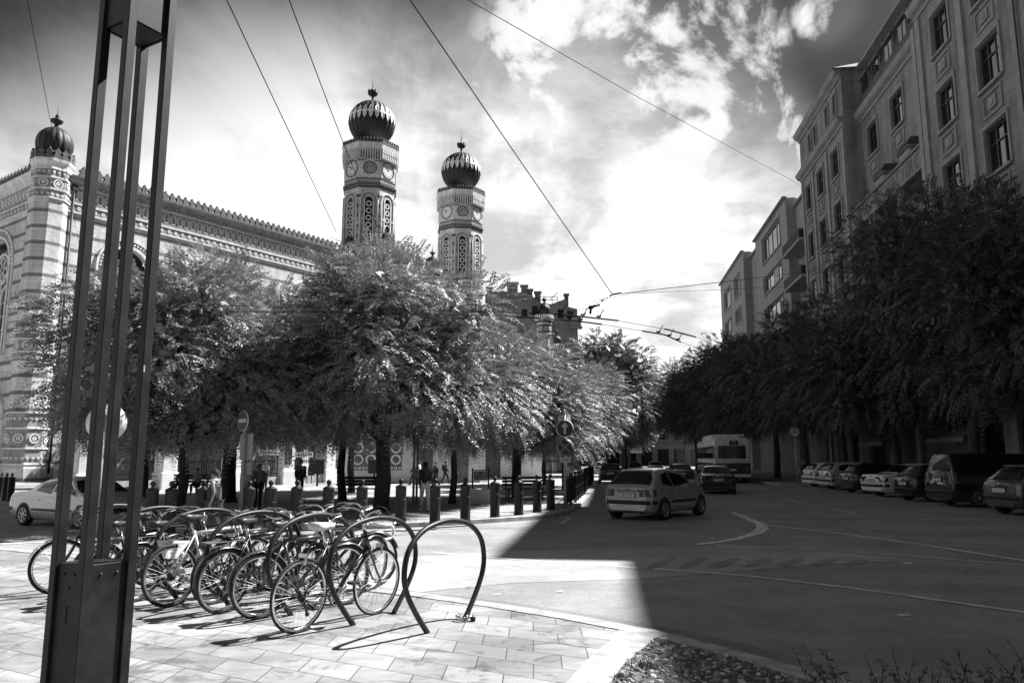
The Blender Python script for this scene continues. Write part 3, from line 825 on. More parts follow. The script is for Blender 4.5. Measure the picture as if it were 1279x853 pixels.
def ring(mb, c, z, r0, r1, y0, y1, mi=0, n=24):
    vs = []
    for k in range(n):
        a = 2*PI*k/n; ca, sa = math.cos(a), math.sin(a)
        vs += [(c+r0*ca, y0, z+r0*sa), (c+r0*ca, y1, z+r0*sa), (c+r1*ca, y1, z+r1*sa), (c+r1*ca, y0, z+r1*sa)]
    fs = []
    for k in range(n):
        j = (k+1) % n
        for t in range(3): fs.append((4*k+t, 4*k+t+1, 4*j+t+1, 4*j+t))
    mb.add(vs, fs, mi)
def crest_unit(mb, s, y, z, th=.3, h=.9, w_=.62, mi=0, along='x'):
    """one stepped, pointed battlement of the roof crest"""
    pf = [(-.5, 0), (-.5, .28), (-.34, .28), (-.34, .5), (-.46, .5), (-.46, .66), (-.22, .74), (0, 1.0), (.22, .74), (.46, .66), (.46, .5), (.34, .5), (.34, .28), (.5, .28), (.5, 0)]
    P = [(s+a*w_, z+b*h) for a, b in pf]; n = len(P)
    if along == 'x': vs = [(p, y-th/2, q) for p, q in P]+[(p, y+th/2, q) for p, q in P]
    else: vs = [(y-th/2, p, q) for p, q in P]+[(y+th/2, p, q) for p, q in P]
    mb.add(vs, [tuple(range(n)), tuple(range(2*n-1, n-1, -1))]+[(i, (i+1) % n, n+(i+1) % n, n+i) for i in range(n)], mi)
def frieze(fr, s0, s1, y, out, z0):
    """lattice frieze: dark ground, pale interlaced lozenges and bead courses"""
    o = out
    fr.box(((s0+s1)/2, y+o*.03, z0+1.1), (s1-s0, .06, 2.2), 0)
    n = max(1, int((s1-s0)/.62)); st = (s1-s0)/n
    for k in range(n):
        c = s0+st*(k+.5); zc = z0+1.45
        for sg in (-1, 1):
            fr.add([(c-st*.5, y+o*.09, zc-sg*.42), (c-st*.5+.16, y+o*.09, zc-sg*.42-.0), (c+st*.5, y+o*.09, zc+sg*.42), (c+st*.5-.16, y+o*.09, zc+sg*.42)], [(0, 1, 2, 3)], 1)
        ring(fr, c, zc, .13, .23, y+o*.05, y+o*.1, 1, 10)
        ring(fr, c, z0+.35, .05, .15, y+o*.05, y+o*.1, 1, 8)
    for z, h in ((z0, .12), (z0+.7, .12), (z0+2.08, .14)):
        fr.box(((s0+s1)/2, y+o*.07, z), (s1-s0, .14, h), 1)
def big_window(root, c, r, z0, zs, y, out):
    mb = MB()
    yi = y-out*.5
    arch_glass(mb, c, r, z0, zs, yi, 1)
    yt = yi+out*.04
    ring(mb, c, zs+.05, r*.46, r*.56, yi, yi+out*.12, 0)
    for k in range(6):
        a = 2*PI*k/6+.5; ring(mb, c+r*.26*math.cos(a), zs+.05+r*.26*math.sin(a), r*.13, r*.17, yi, yi+out*.1, 0, 12)
    for dx in (-.5, .5):
        arch_band(mb, c+dx*r, r*.34, r*.43, zs-r*1.0, z0, yi, yi+out*.12, 0, 12)
    mb.box((c, yi+out*.06, (z0+zs-.8)/2), (.2, .12, zs-.8-z0), 0)
    for z in np.arange(z0+1, zs-.5, 1.1): mb.box((c, yi+out*.03, z), (2*r*.95, .05, .06), 0)
    o = mb.build('window', ['ornate', 'glass'], root)
    sr = MB()
    arch_band(sr, c, r+.02, r+.28, zs, z0, y-out*.02, y+out*.1, 0)
    arch_band(sr, c, r+.30, r+.62, zs, z0, y-out*.02, y+out*.06, 1)
    arch_band(sr, c, r+.64, r+.82, zs, z0, y-out*.02, y+out*.14, 0)
    for k in range(26):
        a = PI*k/25
        sr.box((c+(r+.46)*math.cos(a), y+out*.07, zs+(r+.46)*math.sin(a)), (.16, .08, .16), 0)
    sr.build('surround', ['ornate', 'ornate_dark'], o)
def onion(mb, prof, n, c, mi, ribs):
    """melon dome: scalloped lathe"""
    per = 8; N = ribs*per; vs = []
    for r, z in prof:
        for k in range(N):
            a = 2*PI*k/N; q = r*(.955+.045*abs(math.sin(PI*k/per)))
            vs.append((c[0]+q*math.cos(a), c[1]+q*math.sin(a), c[2]+z))
    fs = [(i*N+k, i*N+(k+1) % N, (i+1)*N+(k+1) % N, (i+1)*N+k) for i in range(len(prof)-1) for k in range(N)]
    mb.add(vs, fs, mi, True)
def sphere_prof(r, z, a0=-60, a1=80, n=18, sq=1.0):
    return [(r*math.cos(R(a0+(a1-a0)*i/n)), z+r*sq*math.sin(R(a0+(a1-a0)*i/n))) for i in range(n+1)]

def temple_wing():
    root = thing('temple_wing', 'striped brick temple wing with pointed roof crest, lattice frieze and arched windows', 'building')
    place(root, WP0, WU)
    H = 20.6; LEN = 29.3
    out = -1     # street side is local -y
    wl = MB(); cs = [4.45, 13.6, 22.8]; r = 1.75; zs, z0 = 16.9, 9.4
    holes = [(c-r, c+r, z0, zs+r) for c in cs]
    wl2 = MB(); wall_holes(wl2, -1.2, LEN, 0, H+2.6, 0, holes, out, .02)
    wl = wl2
    for c in cs:
        arch_fill(wl, c-r, c+r, zs, zs+r, 0); arch_reveal(wl, c-r, c+r, z0, zs, 0, .5)
    wl.add([(LEN, 0, 0), (LEN, 14, 0), (LEN, 14, H+2), (LEN, 0, H+2)], [(0, 1, 2, 3)])
    # gable side wall facing the side street
    gs = MB(); L2 = 16
    gx = -2.3
    gc = [(7.4, 2.4)]
    wall_holes(gs, 0, L2, 0, H+2.6, 0, [(c-q, c+q, 9.6, 16.7+q) for c, q in gc]+[(c-3.4, c+3.4, .2, 7.0) for c, q in gc], -1, .02)
    for c, q in gc:
        arch_fill(gs, c-q, c+q, 16.7, 16.7+q, 0); arch_reveal(gs, c-q, c+q, 9.6, 16.7, 0, .5)
        arch_fill(gs, c-3.4, c+3.4, 3.6, 7.0, 0); arch_reveal(gs, c-3.4, c+3.4, .2, 3.6, 0, .6)
    # turn the gable mesh: its x runs along local +y, outward -x
    T = Matrix.Translation((gx, 0, 0)) @ Matrix.Rotation(PI/2, 4, 'Z') @ Matrix.Scale(-1, 4, (0, 1, 0)) @ Matrix.Identity(4)
    def turned(mb, name, mats, parent):
        mb.v = [tuple(T @ Vector(q)) for q in mb.v]
        return mb.build(name, mats, parent)
    fcs = [37.6, 41.4, 45.2]
    wall_holes(wl, 35.0, 47.8, 0, 22.5, -.6, [(c-1.2, c+1.2, 8, 16.2) for c in fcs], out, .02)
    for c in fcs: arch_fill(wl, c-1.2, c+1.2, 15, 16.2, -.6); arch_reveal(wl, c-1.2, c+1.2, 8, 15, -.6, -.1)
    wall = wl.build('wall', 'brick_stripe', root); turned(gs, 'wall', 'brick_stripe', root)
    for c in cs: big_window(root, c, r, z0, zs, 0, -1)
    for c in fcs: big_window(root, c, 1.2, 8, 15, -.6, -1)
    for c, q in gc:
        n0 = set(bpy.data.objects)
        big_window(root, c, q, 9.6, 16.7, 0, -1)
        dm = MB(); arch_glass(dm, c, 3.4, .2, 3.6, .6, 1); dm.box((c, .5, 3), (.2, .15, 5.6), 0); dm.box((c, .5, 4.0), (6.6, .15, .2), 0)
        dm.build('portal', ['ornate', 'glass'], root)
        sr = MB(); arch_band(sr, c, 3.42, 4.1, 3.6, 0, 0, -.1, 1); arch_band(sr, c, 4.12, 4.4, 3.6, 0, 0, -.16, 0); sr.build('surround', ['ornate', 'ornate_dark'], root)
        for o in set(bpy.data.objects)-n0:
            if o.parent == root: o.matrix_basis = T
    # string courses, frieze, cornice, crest
    fr = MB(); frieze(fr, -.7, LEN, 0, -1, H); fr.build('frieze', ['frieze_ground', 'ornate'], root)
    f2 = MB(); frieze(f2, 1.2, L2, 0, -1, H); turned(f2, 'frieze', ['frieze_ground', 'ornate'], root)
    co_ = MB(); cornice(co_, -.7, LEN, 0, H+2.2, -1, [(.1, 0), (.15, .14), (.45, .26), (.5, .5), (.62, .6)])
    for k in range(int(LEN/.42)): co_.box((.6+k*.42, -.26, H+2.3), (.2, .3, .24))
    co_.build('cornice', 'frieze_ground', root)
    co_ = MB(); cornice(co_, -.7, LEN, 0, 8.2, -1, CORN_S); co_.build('string_course', 'ornate_dark', root)
    c2 = MB(); cornice(c2, 1.0, L2, 0, H+2.2, -1, [(.1, 0), (.15, .14), (.45, .26), (.5, .5), (.62, .6)])
    turned(c2, 'cornice', 'ornate', root); c2 = MB(); cornice(c2, 1.0, L2, 0, 8.2, -1, CORN_S); turned(c2, 'string_course', 'ornate', root)
    fb = MB(); frieze(fb, -.7, LEN, 0, -1, 6.2); fb.build('frieze', ['frieze_ground', 'ornate'], root)
    cr = MB()
    for k in range(int((LEN-.2)/.62)): crest_unit(cr, .2+k*.62, -.3, H+2.8, .3, .95, .58)
    cr.build('roof_crest', 'ornate_dark', root)
    c3 = MB()
    for k in range(int((L2-1.4)/.62)): crest_unit(c3, 1.5+k*.62, -.3, H+2.8, .28, .85, .58)
    turned(c3, 'roof_crest', 'ornate_dark', root)
    rf = MB(); rf.add([(-1.4, 0, H+2.65), (LEN, 0, H+2.65), (LEN, 14, H+2.65), (-1.4, 14, H+2.65)], [(0, 1, 2, 3)]); rf.build('roof', 'roof_tile', root)
    # corner pier, octagonal, crowned by a melon dome
    def pier(px, py, rad, ztop, nm):
        p = MB(); o8 = PI/8
        p.lathe([(rad*1.12, 0), (rad*1.12, .9), (rad*1.04, 1.1), (rad, 1.2), (rad, ztop-2.2)], 8, (px, py, 0), 0, o8, False)
        q = p.build(nm, 'brick_stripe', root)
        for za, zb in ((1.2, 4.9), (8.6, 11.0), (ztop-2.3, ztop)):
            d = MB()
            d.lathe([(rad+.03, za), (rad+.03, zb)], 8, (px, py, 0), 1, o8, False)
            for z in (za, zb, (za+zb)/2-.45*(zb-za)/2.3, (za+zb)/2+.45*(zb-za)/2.3):
                d.lathe([(rad+.02, z-.07), (rad+.13, z-.05), (rad+.13, z+.05), (rad+.02, z+.07)], 8, (px, py, 0), 0, o8, False)
            for k in range(8):
                a = o8+PI/8+k*PI/4; rr = (rad+.04)*math.cos(PI/8)
                ctr = Vector((px+rr*math.cos(a), py+rr*math.sin(a), 0)); tx = Vector((-math.sin(a), math.cos(a), 0))
                mm = Matrix((tx, Vector((math.cos(a), math.sin(a), 0)), Vector((0, 0, 1)))).transposed().to_4x4(); mm.translation = ctr
                t = MB(); zc = (za+zb)/2
                ring(t, 0, zc, .26, .36, 0, .06, 0, 12); ring(t, 0, zc, .05, .16, 0, .06, 0, 8)
                for dx in (-.36, 0, .36):
                    for dz in (-.38, .38): t.box((dx, .03, zc+dz*(zb-za)), (.16, .06, .16), 0)
                d.add(t.v, t.f, 0, False, mm)
            d.build('pier_ornament', ['ornate', 'frieze_ground'], q)
        c = MB()
        c.lathe([(rad, ztop), (rad+.07, ztop+.1), (rad+.10, ztop+.35), (rad+.22, ztop+.55), (rad+.25, ztop+.75), (rad+.15, ztop+.8), (.01, ztop+.82)], 8, (px, py, 0), 0, o8, False)
        for k in range(8):
            a0, a1 = o8+k*PI/4, o8+(k+1)*PI/4
            A = Vector((px+(rad+.1)*math.cos(a0), py+(rad+.1)*math.sin(a0), 0)); B = Vector((px+(rad+.1)*math.cos(a1), py+(rad+.1)*math.sin(a1), 0))
            tx = (B-A).normalized(); mm = Matrix((tx, Vector((tx.y, -tx.x, 0)), Vector((0, 0, 1)))).transposed().to_4x4(); mm.translation = A
            t = MB(); L = (B-A).length
            for j in range(2): crest_unit(t, L*(j+.5)/2, 0, ztop+.8, .24, .85, L/2*.92)
            c.add(t.v, t.f, 1, False, mm)
        c.build('pier_cornice', ['ornate', 'ornate_dark'], q)
        dm = MB(); zb = ztop+.85; R0 = rad*.98
        dm.lathe([(R0*.82, zb-.4), (R0*.8, zb+.1), (R0*.62, zb+.2), (R0*.62, zb+.3)], 20, (px, py, 0))
        onion(dm, sphere_prof(R0*1.02, zb+R0*.38+R0*.72, -56, 79, 16, 1.08), 16, (px, py, 0), 0, 16)
        zt = zb+R0*1.1+R0*1.04
        dm.lathe([(R0*.2, zt), (R0*.13, zt+.2), (R0*.1, zt+.34), (R0*.3, zt+.5), (R0*.36, zt+.66), (R0*.34, zt+.72), (R0*.12, zt+.8), (R0*.1, zt+.92), (R0*.13, zt+1.0), (.035, zt+1.25), (.005, zt+1.9)], 12, (px, py, 0))
        dm.build('dome', 'copper_dark', q)
    pier(-1.7, .5, 1.32, 23.4, 'corner_pier')
    pl = MB(); cornice(pl, 0, LEN, 0, 0, -1, [(.35, 0), (.35, .8), (.2, 1.0)]); pl.build('plinth', 'stone_white', root)
    p2 = MB(); cornice(p2, 0, L2, 0, 0, -1, [(.35, 0), (.35, .8), (.2, 1.0)]); turned(p2, 'plinth', 'stone_white', root)
    dp = MB(); dp.tube([(-.25, -.12, .5), (-.25, -.12, H+2.1)], .09, 8); dp.box((-.25, -.2, H+1.9), (.4, .3, .4)); dp.build('drainpipe', 'dark_metal', root)
temple_wing()

# ---------------------------------------------------------------- the two octagonal towers
def clock_face(hours):
    mb = MB()
    mb.box((0, .03, 0), (2.05, .06, 2.05), 1)
    ring(mb, 0, 0, .86, .98, .06, .12, 0, 32)
    n = 32
    mb.add([(.86*math.cos(2*PI*k/n), .075, .86*math.sin(2*PI*k/n)) for k in range(n)], [tuple(range(n))], 2)
    for k in range(12):
        a = 2*PI*k/12
        mb.add([tuple(Matrix.Rotation(a, 3, 'Y') @ Vector(v)) for v in ((-.03, .085, .6), (.03, .085, .6), (.03, .085, .8), (-.03, .085, .8))], [(0, 1, 2, 3)], 3)
    for a, l, wd in ((hours, .45, .055), (hours*12 % (2*PI), .7, .035)):
        mb.add([tuple(Matrix.Rotation(a, 3, 'Y') @ Vector(v)) for v in ((-wd, .1, -.12), (wd, .1, -.12), (wd*.5, .1, l), (-wd*.5, .1, l))], [(0, 1, 2, 3)], 3)
    return mb
def rosette():
    mb = MB(); mb.box((0, .03, 0), (2.05, .06, 2.05), 1)
    ring(mb, 0, 0, .8, .95, .06, .13, 0, 28)
    n = 28; mb.add([(.8*math.cos(2*PI*k/n), .072, .8*math.sin(2*PI*k/n)) for k in range(n)], [tuple(range(n))], 3)
    for k in range(6):
        a = 2*PI*k/6; ring(mb, .48*math.cos(a), .48*math.sin(a), .17, .205, .07, .11, 0, 10)
    ring(mb, 0, 0, .12, .22, .07, .11, 0, 10)
    for t in (0, PI/3):
        for k in range(3):
            a = t+2*PI*k/3+PI/6; b = a+2*PI/3
            p, q = Vector((.76*math.cos(a), 0, .76*math.sin(a))), Vector((.76*math.cos(b), 0, .76*math.sin(b)))
            d = (q-p).normalized(); nn = Vector((-d.z, 0, d.x))*.022
            mb.add([tuple(p+nn+Vector((0, .1, 0))), tuple(p-nn+Vector((0, .1, 0))), tuple(q-nn+Vector((0, .1, 0))), tuple(q+nn+Vector((0, .1, 0)))], [(0, 1, 2, 3)], 0)
    return mb
def tower():
    root = thing('clock_tower', 'octagonal striped brick tower with clocks and dark onion dome', 'tower')
    ang = math.atan2(WU.y, WU.x); o8 = PI/8+ang
    ap = 2.8; rc = ap/math.cos(PI/8); Wf = 2*ap*math.tan(PI/8)
    body = MB()
    body.lathe([(rc*1.05, 0), (rc*1.05, 24.4), (rc*1.0, 24.7), (rc, 32.2)], 8, (0, 0, 0), 0, o8, False)
    sh = body.build('shaft', 'brick_tower', root)
    up = MB(); up.lathe([(rc*1.0, 32.2), (rc, 35.4)], 8, (0, 0, 0), 0, o8, False); up.build('clock_storey', 'ornate', root)
    for z, e, h in ((24.5, .16, .3), (32.0, .1, .16), (32.35, .22, .22), (33.0, .1, .12), (35.1, .12, .16)):
        mould = MB(); mould.lathe([(rc+.01, z-h/2), (rc+e, z-h/4), (rc+e, z+h/4), (rc+.01, z+h/2)], 8, (0, 0, 0), 0, o8, False)
        mould.build('moulding', 'ornate_dark', root)
    bz = MB()
    bz.lathe([(rc+.04, 32.5), (rc+.04, 32.95)], 8, (0, 0, 0), 0, o8, False)
    def face_m(k):
        a = ang+k*PI/4; nrm = Vector((math.cos(a), math.sin(a), 0)); tx = Vector((math.sin(a), -math.cos(a), 0))
        m = Matrix((tx, nrm, Vector((0, 0, 1)))).transposed().to_4x4(); m.translation = nrm*ap
        return m
    crb = MB(); bal = MB()
    crb.lathe([(rc+.05, 36.35), (rc+.40, 36.45), (rc+.44, 36.95), (rc+.5, 37.15), (rc+.3, 37.2), (.5, 37.22)], 8, (0, 0, 0), 0, o8, False)
    win0 = clk0 = ros0 = None
    for k in range(8):
        fm = face_m(k)
        t = MB()
        for j in range(9):
            x = (j-4)*(Wf*1.1/9)
            t.box((x, .19, 35.85), (.13, .36, 1.05)); t.box((x, .28, 36.2), (.17, .24, .4))
        crb.add(t.v, t.f, 0, False, fm)
        t = MB(); t.box((0, -.02, 35.8), (Wf, .03, 1.1)); crb.add(t.v, t.f, 1, False, fm)
        t = MB()
        for j in range(7):
            x = (j-3)*(Wf*1.1/7); t.box((x, .3, 37.38), (.2, .18, .36)); t.lathe([(.1, 0), (.14, .08), (.0, .24)], 8, (x, .3, 37.56))
        t.box((0, .3, 37.28), (Wf*1.1, .14, .1))
        bal.add(t.v, t.f, 0, False, fm)
        t = MB()
        for j in range(8): ring(t, (j-3.5)*.29, 32.72, .05, .11, .04, .08, 0, 8)
        bz.add(t.v, t.f, 1, False, fm)
        # tall paired window with a column of roundels under a striped arch
        if win0 is None:
            w_ = MB(); c = 0
            arch_band(w_, 0, .42, .56, 30.45, 26.2, .02, .16, 0, 14)
            arch_band(w_, 0, .58, .86, 30.45, 25.4, .0, .1, 1, 14)
            arch_band(w_, 0, .88, .98, 30.45, 25.4, .0, .18, 0, 14)
            arch_glass(w_, 0, .42, 26.2, 30.45, .03, 2, 14)
            for q in range(5): ring(w_, 0, 26.75+q*.82, .2, .33, .03, .12, 0, 14)
            w_.box((0, .14, 26.0), (1.0, .28, .3), 2)
            for sg in (-1, 1):
                w_.box((sg*.72, .09, 28.3), (.2, .18, .16), 0)
                w_.tube([(sg*1.02, .1, 24.8), (sg*1.02, .1, 30.4)], .07, 6, 0)
            win0 = w_.build('window', ['ornate', 'frieze_ground', 'glass'], root); win0.matrix_basis = fm
            win0.name = 'window'
            cl = clock_face(R(34)); wm = ['ornate_dark', 'ornate', 'white', 'ink']
            clk0 = cl.build('clock', wm, root); ros0 = rosette().build('rosette', ['ornate', 'ornate', 'white', 'ink'], root)
            clk0.matrix_basis = face_m(0) @ Matrix.Translation((0, 0, 34.25)); ros0.matrix_basis = face_m(1) @ Matrix.Translation((0, 0, 34.25))
        else:
            c_ = win0.copy(); col.objects.link(c_); c_.parent = root; c_.matrix_basis = fm
            if k > 1:
                c_ = (ros0 if k % 2 else clk0).copy(); col.objects.link(c_); c_.parent = root; c_.matrix_basis = fm @ Matrix.Translation((0, 0, 34.25))
    bz.build('frieze', ['frieze_ground', 'ornate'], root)
    crb.build('corbel_table', ['ornate', 'ornate_dark'], root); bal.build('balustrade', 'ornate_dark', root)
    dm = MB(); R0 = 2.70; zc = 40.72
    dm.lathe([(1.9, 37.2), (1.8, 37.7), (1.5, 37.9), (1.4, 38.35)], 24)
    onion(dm, sphere_prof(R0, zc, -58, 77, 28, 1.0)+[(.34, 43.42), (.16, 43.7)], 24, (0, 0, 0), 0, 24)
    d = dm.build('dome', 'copper_dark', root)
    bd = MB()
    for k in range(24):
        a = 2*PI*(k+.5)/24
        pts = []
        for (da, el) in ((0, -9), (.05, -3), (.085, 0), (.07, 4), (.13, 10.5), (.07, 17), (.085, 21), (.05, 24), (0, 30), (-.05, 24), (-.085, 21), (-.07, 17), (-.13, 10.5), (-.07, 4), (-.085, 0), (-.05, -3)):
            e = R(el); rr = R0*1.012
            pts.append((rr*math.cos(e)*math.cos(a+da), rr*math.cos(e)*math.sin(a+da), zc+rr*math.sin(e)))
        n = len(pts); ctr = Vector((0, 0, 0))
        for p in pts: ctr += Vector(p)
        ctr /= n; ctr = tuple(Vector((ctr.x, ctr.y, 0))*1.02+Vector((0, 0, ctr.z)))
        bd.add(pts+[ctr], [(i, (i+1) % n, n) for i in range(n)])
    bd.build('gilt_band', 'gold', d)
    fn = MB()
    fn.lathe([(.17, 43.6), (.10, 43.95), (.16, 44.05), (.12, 44.12), (.5, 44.3), (.6, 44.5), (.58, 44.72), (.3, 44.74), (.3, 44.9), (.12, 45.0), (.07, 45.3), (.015, 47.0)], 12)
    for k in range(8):
        a = 2*PI*k/8; fn.lathe([(.09, 0), (.1, .15), (0, .35)], 6, (.52*math.cos(a), .52*math.sin(a), 44.68))
    fn.build('finial', 'copper_dark', d)
    return root
t1 = tower(); t1.location = (-16.46, 84.5, -.3)
t1['label'] = 'striped octagonal tower with onion dome, rising right behind the end of the roof crest'
t2 = copy_tree(t1); t2.location = (-7.0, 99.8, -.3)
t2['label'] = 'farther octagonal striped brick tower with onion dome, standing clear of the temple roof crest'
for t in (t1, t2): t['group'] = 'onion domed temple towers'

def small_turret(label, X, Y, ztop, rad, name='dome_turret'):
    root = thing(name, label, 'turret', (X, Y, 0), math.atan2(WU.y, WU.x), 'small domed turrets')
    o8 = PI/8
    p = MB(); p.lathe([(rad, -.3), (rad, ztop-1.6)], 8, (0, 0, 0), 0, o8, False); p.build('shaft', 'brick_stripe', root)
    c = MB(); c.lathe([(rad+.03, ztop-1.7), (rad+.03, ztop)], 8, (0, 0, 0), 1, o8, False)
    for z, e in ((ztop-1.7, .12), (ztop-.5, .1), (ztop, .3), (ztop+.15, .36)):
        c.lathe([(rad, z-.1), (rad+e, z-.04), (rad+e, z+.06), (rad, z+.1)], 8, (0, 0, 0), 0, o8, False)
    for k in range(24):
        a = 2*PI*k/24; c.box(((rad+.2)*math.cos(a), (rad+.2)*math.sin(a), ztop+.35), (.1, .1, .4), 0)
    for k in range(8):
        a = k*PI/4; rr = (rad+.04)*math.cos(PI/8)
        mm = Matrix((Vector((math.sin(a), -math.cos(a), 0)), Vector((math.cos(a), math.sin(a), 0)), Vector((0, 0, 1)))).transposed().to_4x4(); mm.translation = (rr*math.cos(a), rr*math.sin(a), 0)
        t = MB(); ring(t, 0, ztop-1.1, .14*rad/.8, .25*rad/.8, 0, .05, 0, 10); c.add(t.v, t.f, 0, False, mm)
    c.build('cornice', ['ornate', 'ornate_dark'], root)
    d = MB(); zb = ztop+.2
    d.lathe([(rad*.8, zb), (rad*.75, zb+.3), (rad*.55, zb+.4)], 16)
    onion(d, sphere_prof(rad*.95, zb+.35+rad*.72, -50, 78, 14), 12, (0, 0, 0), 0, 12)
    zt = zb+.35+rad*1.65
    d.lathe([(rad*.2, zt), (rad*.12, zt+.25), (rad*.34, zt+.45), (rad*.34, zt+.55), (rad*.1, zt+.7), (.03, zt+1.0), (.008, zt+1.7)], 10)
    d.build('dome', 'copper_dark', root)
    return root
small_turret('small dark ribbed dome peeking over the trees between the two towers', -9.9, 92, 24.2, .98)
small_turret('small ribbed dome half hidden by foliage at the foot of the big tower', -13.9, 82, 24.6, .8)
small_turret('slim turret with dark ribbed dome in front of the ruined looking brick gables', 3.7, 86, 17.3, .8)
small_turret('short turret with dark cap beside the slim domed one', 5.2, 88, 14.2, .62)

# far brick gable house with chimneys and roof terrace clutter
def far_house():
    root = thing('gable_house', 'bare brick rear gables with chimneys and roof clutter beyond the trees', 'building', (0, 118, 0))
    b = MB()
    def P(x, y): d = D(x, y, 118); return d.x, d.z
    ol = [P(606, 368), P(612, 364), P(634, 364), P(634, 358.5), P(646, 358.5), P(646, 366), P(655, 364), P(668, 372), P(674, 378), P(688, 380), P(707, 373), P(709, 383), P(721, 386), P(721, 402), P(722, 420)]
    pl = [(ol[0][0], 0)]+ol+[(ol[-1][0], 0)]
    n = len(pl)
    vs = [(p[0], 0, p[1]) for p in pl]+[(p[0], 9, p[1]) for p in pl]
    b.add(vs, [tuple(range(n)), tuple(range(2*n-1, n-1, -1))]+[(i, (i+1) % n, n+(i+1) % n, n+i) for i in range(n)])
    b.build('wall', 'brick_far', root)
    for (x, y, w_) in ((640, 357.5, 1.7), (611, 364, .8), (655, 361, 1.0), (662, 366, .8), (672, 369, .9), (708, 372, .6)):
        px, pz = P(x, y); c = MB(); c.box((px, 1.2, pz-.5), (w_, 1.2, 2.2)); c.box((px, 1.2, pz+.7), (w_+.3, 1.5, .22)); c.build('chimney', 'brick_far', root)
    rl = MB()
    for (x0, x1, y) in ((674, 697, 369.5), (674, 697, 373)):
        (a, z), (b2, z2) = P(x0, y), P(x1, y); rl.tube([(a, 1, z), (b2, 1, z2)], .05, 5)
    for x in (674, 682, 690, 697): (a, z), (_, z1) = P(x, 369), P(x, 381); rl.tube([(a, 1, z), (a, 1, z1)], .05, 5)
    (a, z), (b2, z2) = P(688, 372), P(697, 364); rl.tube([(a, 1, z), (b2, 1, z2)], .06, 5)
    rl.build('roof_railing', 'dark_metal', root)
    ae = MB(); (a, z), (_, z1) = P(636, 345), P(636, 360); ae.tube([(a, 1, z1), (a, 1, z)], .05, 5); ae.build('aerial', 'dark_metal', root)
    bl = MB(); (a, z), (b2, z2) = P(716, 403), P(723, 410); bl.box(((a+b2)/2, -.5, z), (1.4, 1.2, 1.4)); bl.box(((a+b2)/2, -.5, z-.9), (1.8, 1.5, .25)); bl.build('oriel', 'trim', root)
    for (x, y) in ((668, 388), (700, 392), (712, 394), (655, 392)):
        px, pz = P(x, y); w_ = MB(); w_.box((px, -.03, pz), (.9, .1, 1.4)); w_.build('window', 'glass', root)
M['brick_far'] = stone_lines('brick_far', .21, .5, .75, .22)
far_house()

# shops closing the far end of the street, seen under the trees
def far_shops():
    root = thing('shop_house', 'stuccoed corner house with shop awnings at the far end of the shaded street', 'building', (8, 150, 0))
    wl = MB(); hs = [(s, s+1.5, z, z+2.4) for s in np.arange(1.5, 27, 3.2) for z in (5.2, 9.5, 13.8)]+[(s, s+2.2, .2, 3.4) for s in np.arange(1.2, 27, 3.2)]
    wall_holes(wl, 0, 30, 0, 18, 0, hs, -1); wl.add([(0, 0, 0), (0, 12, 0), (0, 12, 18), (0, 0, 18)], [(0, 1, 2, 3)])
    wl.build('wall', 'stone_dark', root)
    for h in hs:
        g = MB(); g.box(((h[0]+h[1])/2, .18, (h[2]+h[3])/2), (h[1]-h[0], .06, h[3]-h[2])); g.build('window', 'glass', root)
    tr = MB(); cornice(tr, 0, 30, 0, 4.2, -1, CORN_S); cornice(tr, 0, 30, 0, 17.4, -1, CORN)
    for s in np.arange(.5, 30, 3.2): tr.box((s, -.06, 11), (.4, .12, 12.4))
    tr.build('trim', 'stone_dark', root)
    for s in (6.0, 12.5):
        a = MB(); a.add([(s, -.05, 4.0), (s+4.6, -.05, 4.0), (s+4.6, -1.9, 2.9), (s, -1.9, 2.9), (s, -1.92, 2.6), (s+4.6, -1.92, 2.6)], [(0, 1, 2, 3), (3, 2, 5, 4)]); a.build('awning', 'offwhite', root)
far_shops()

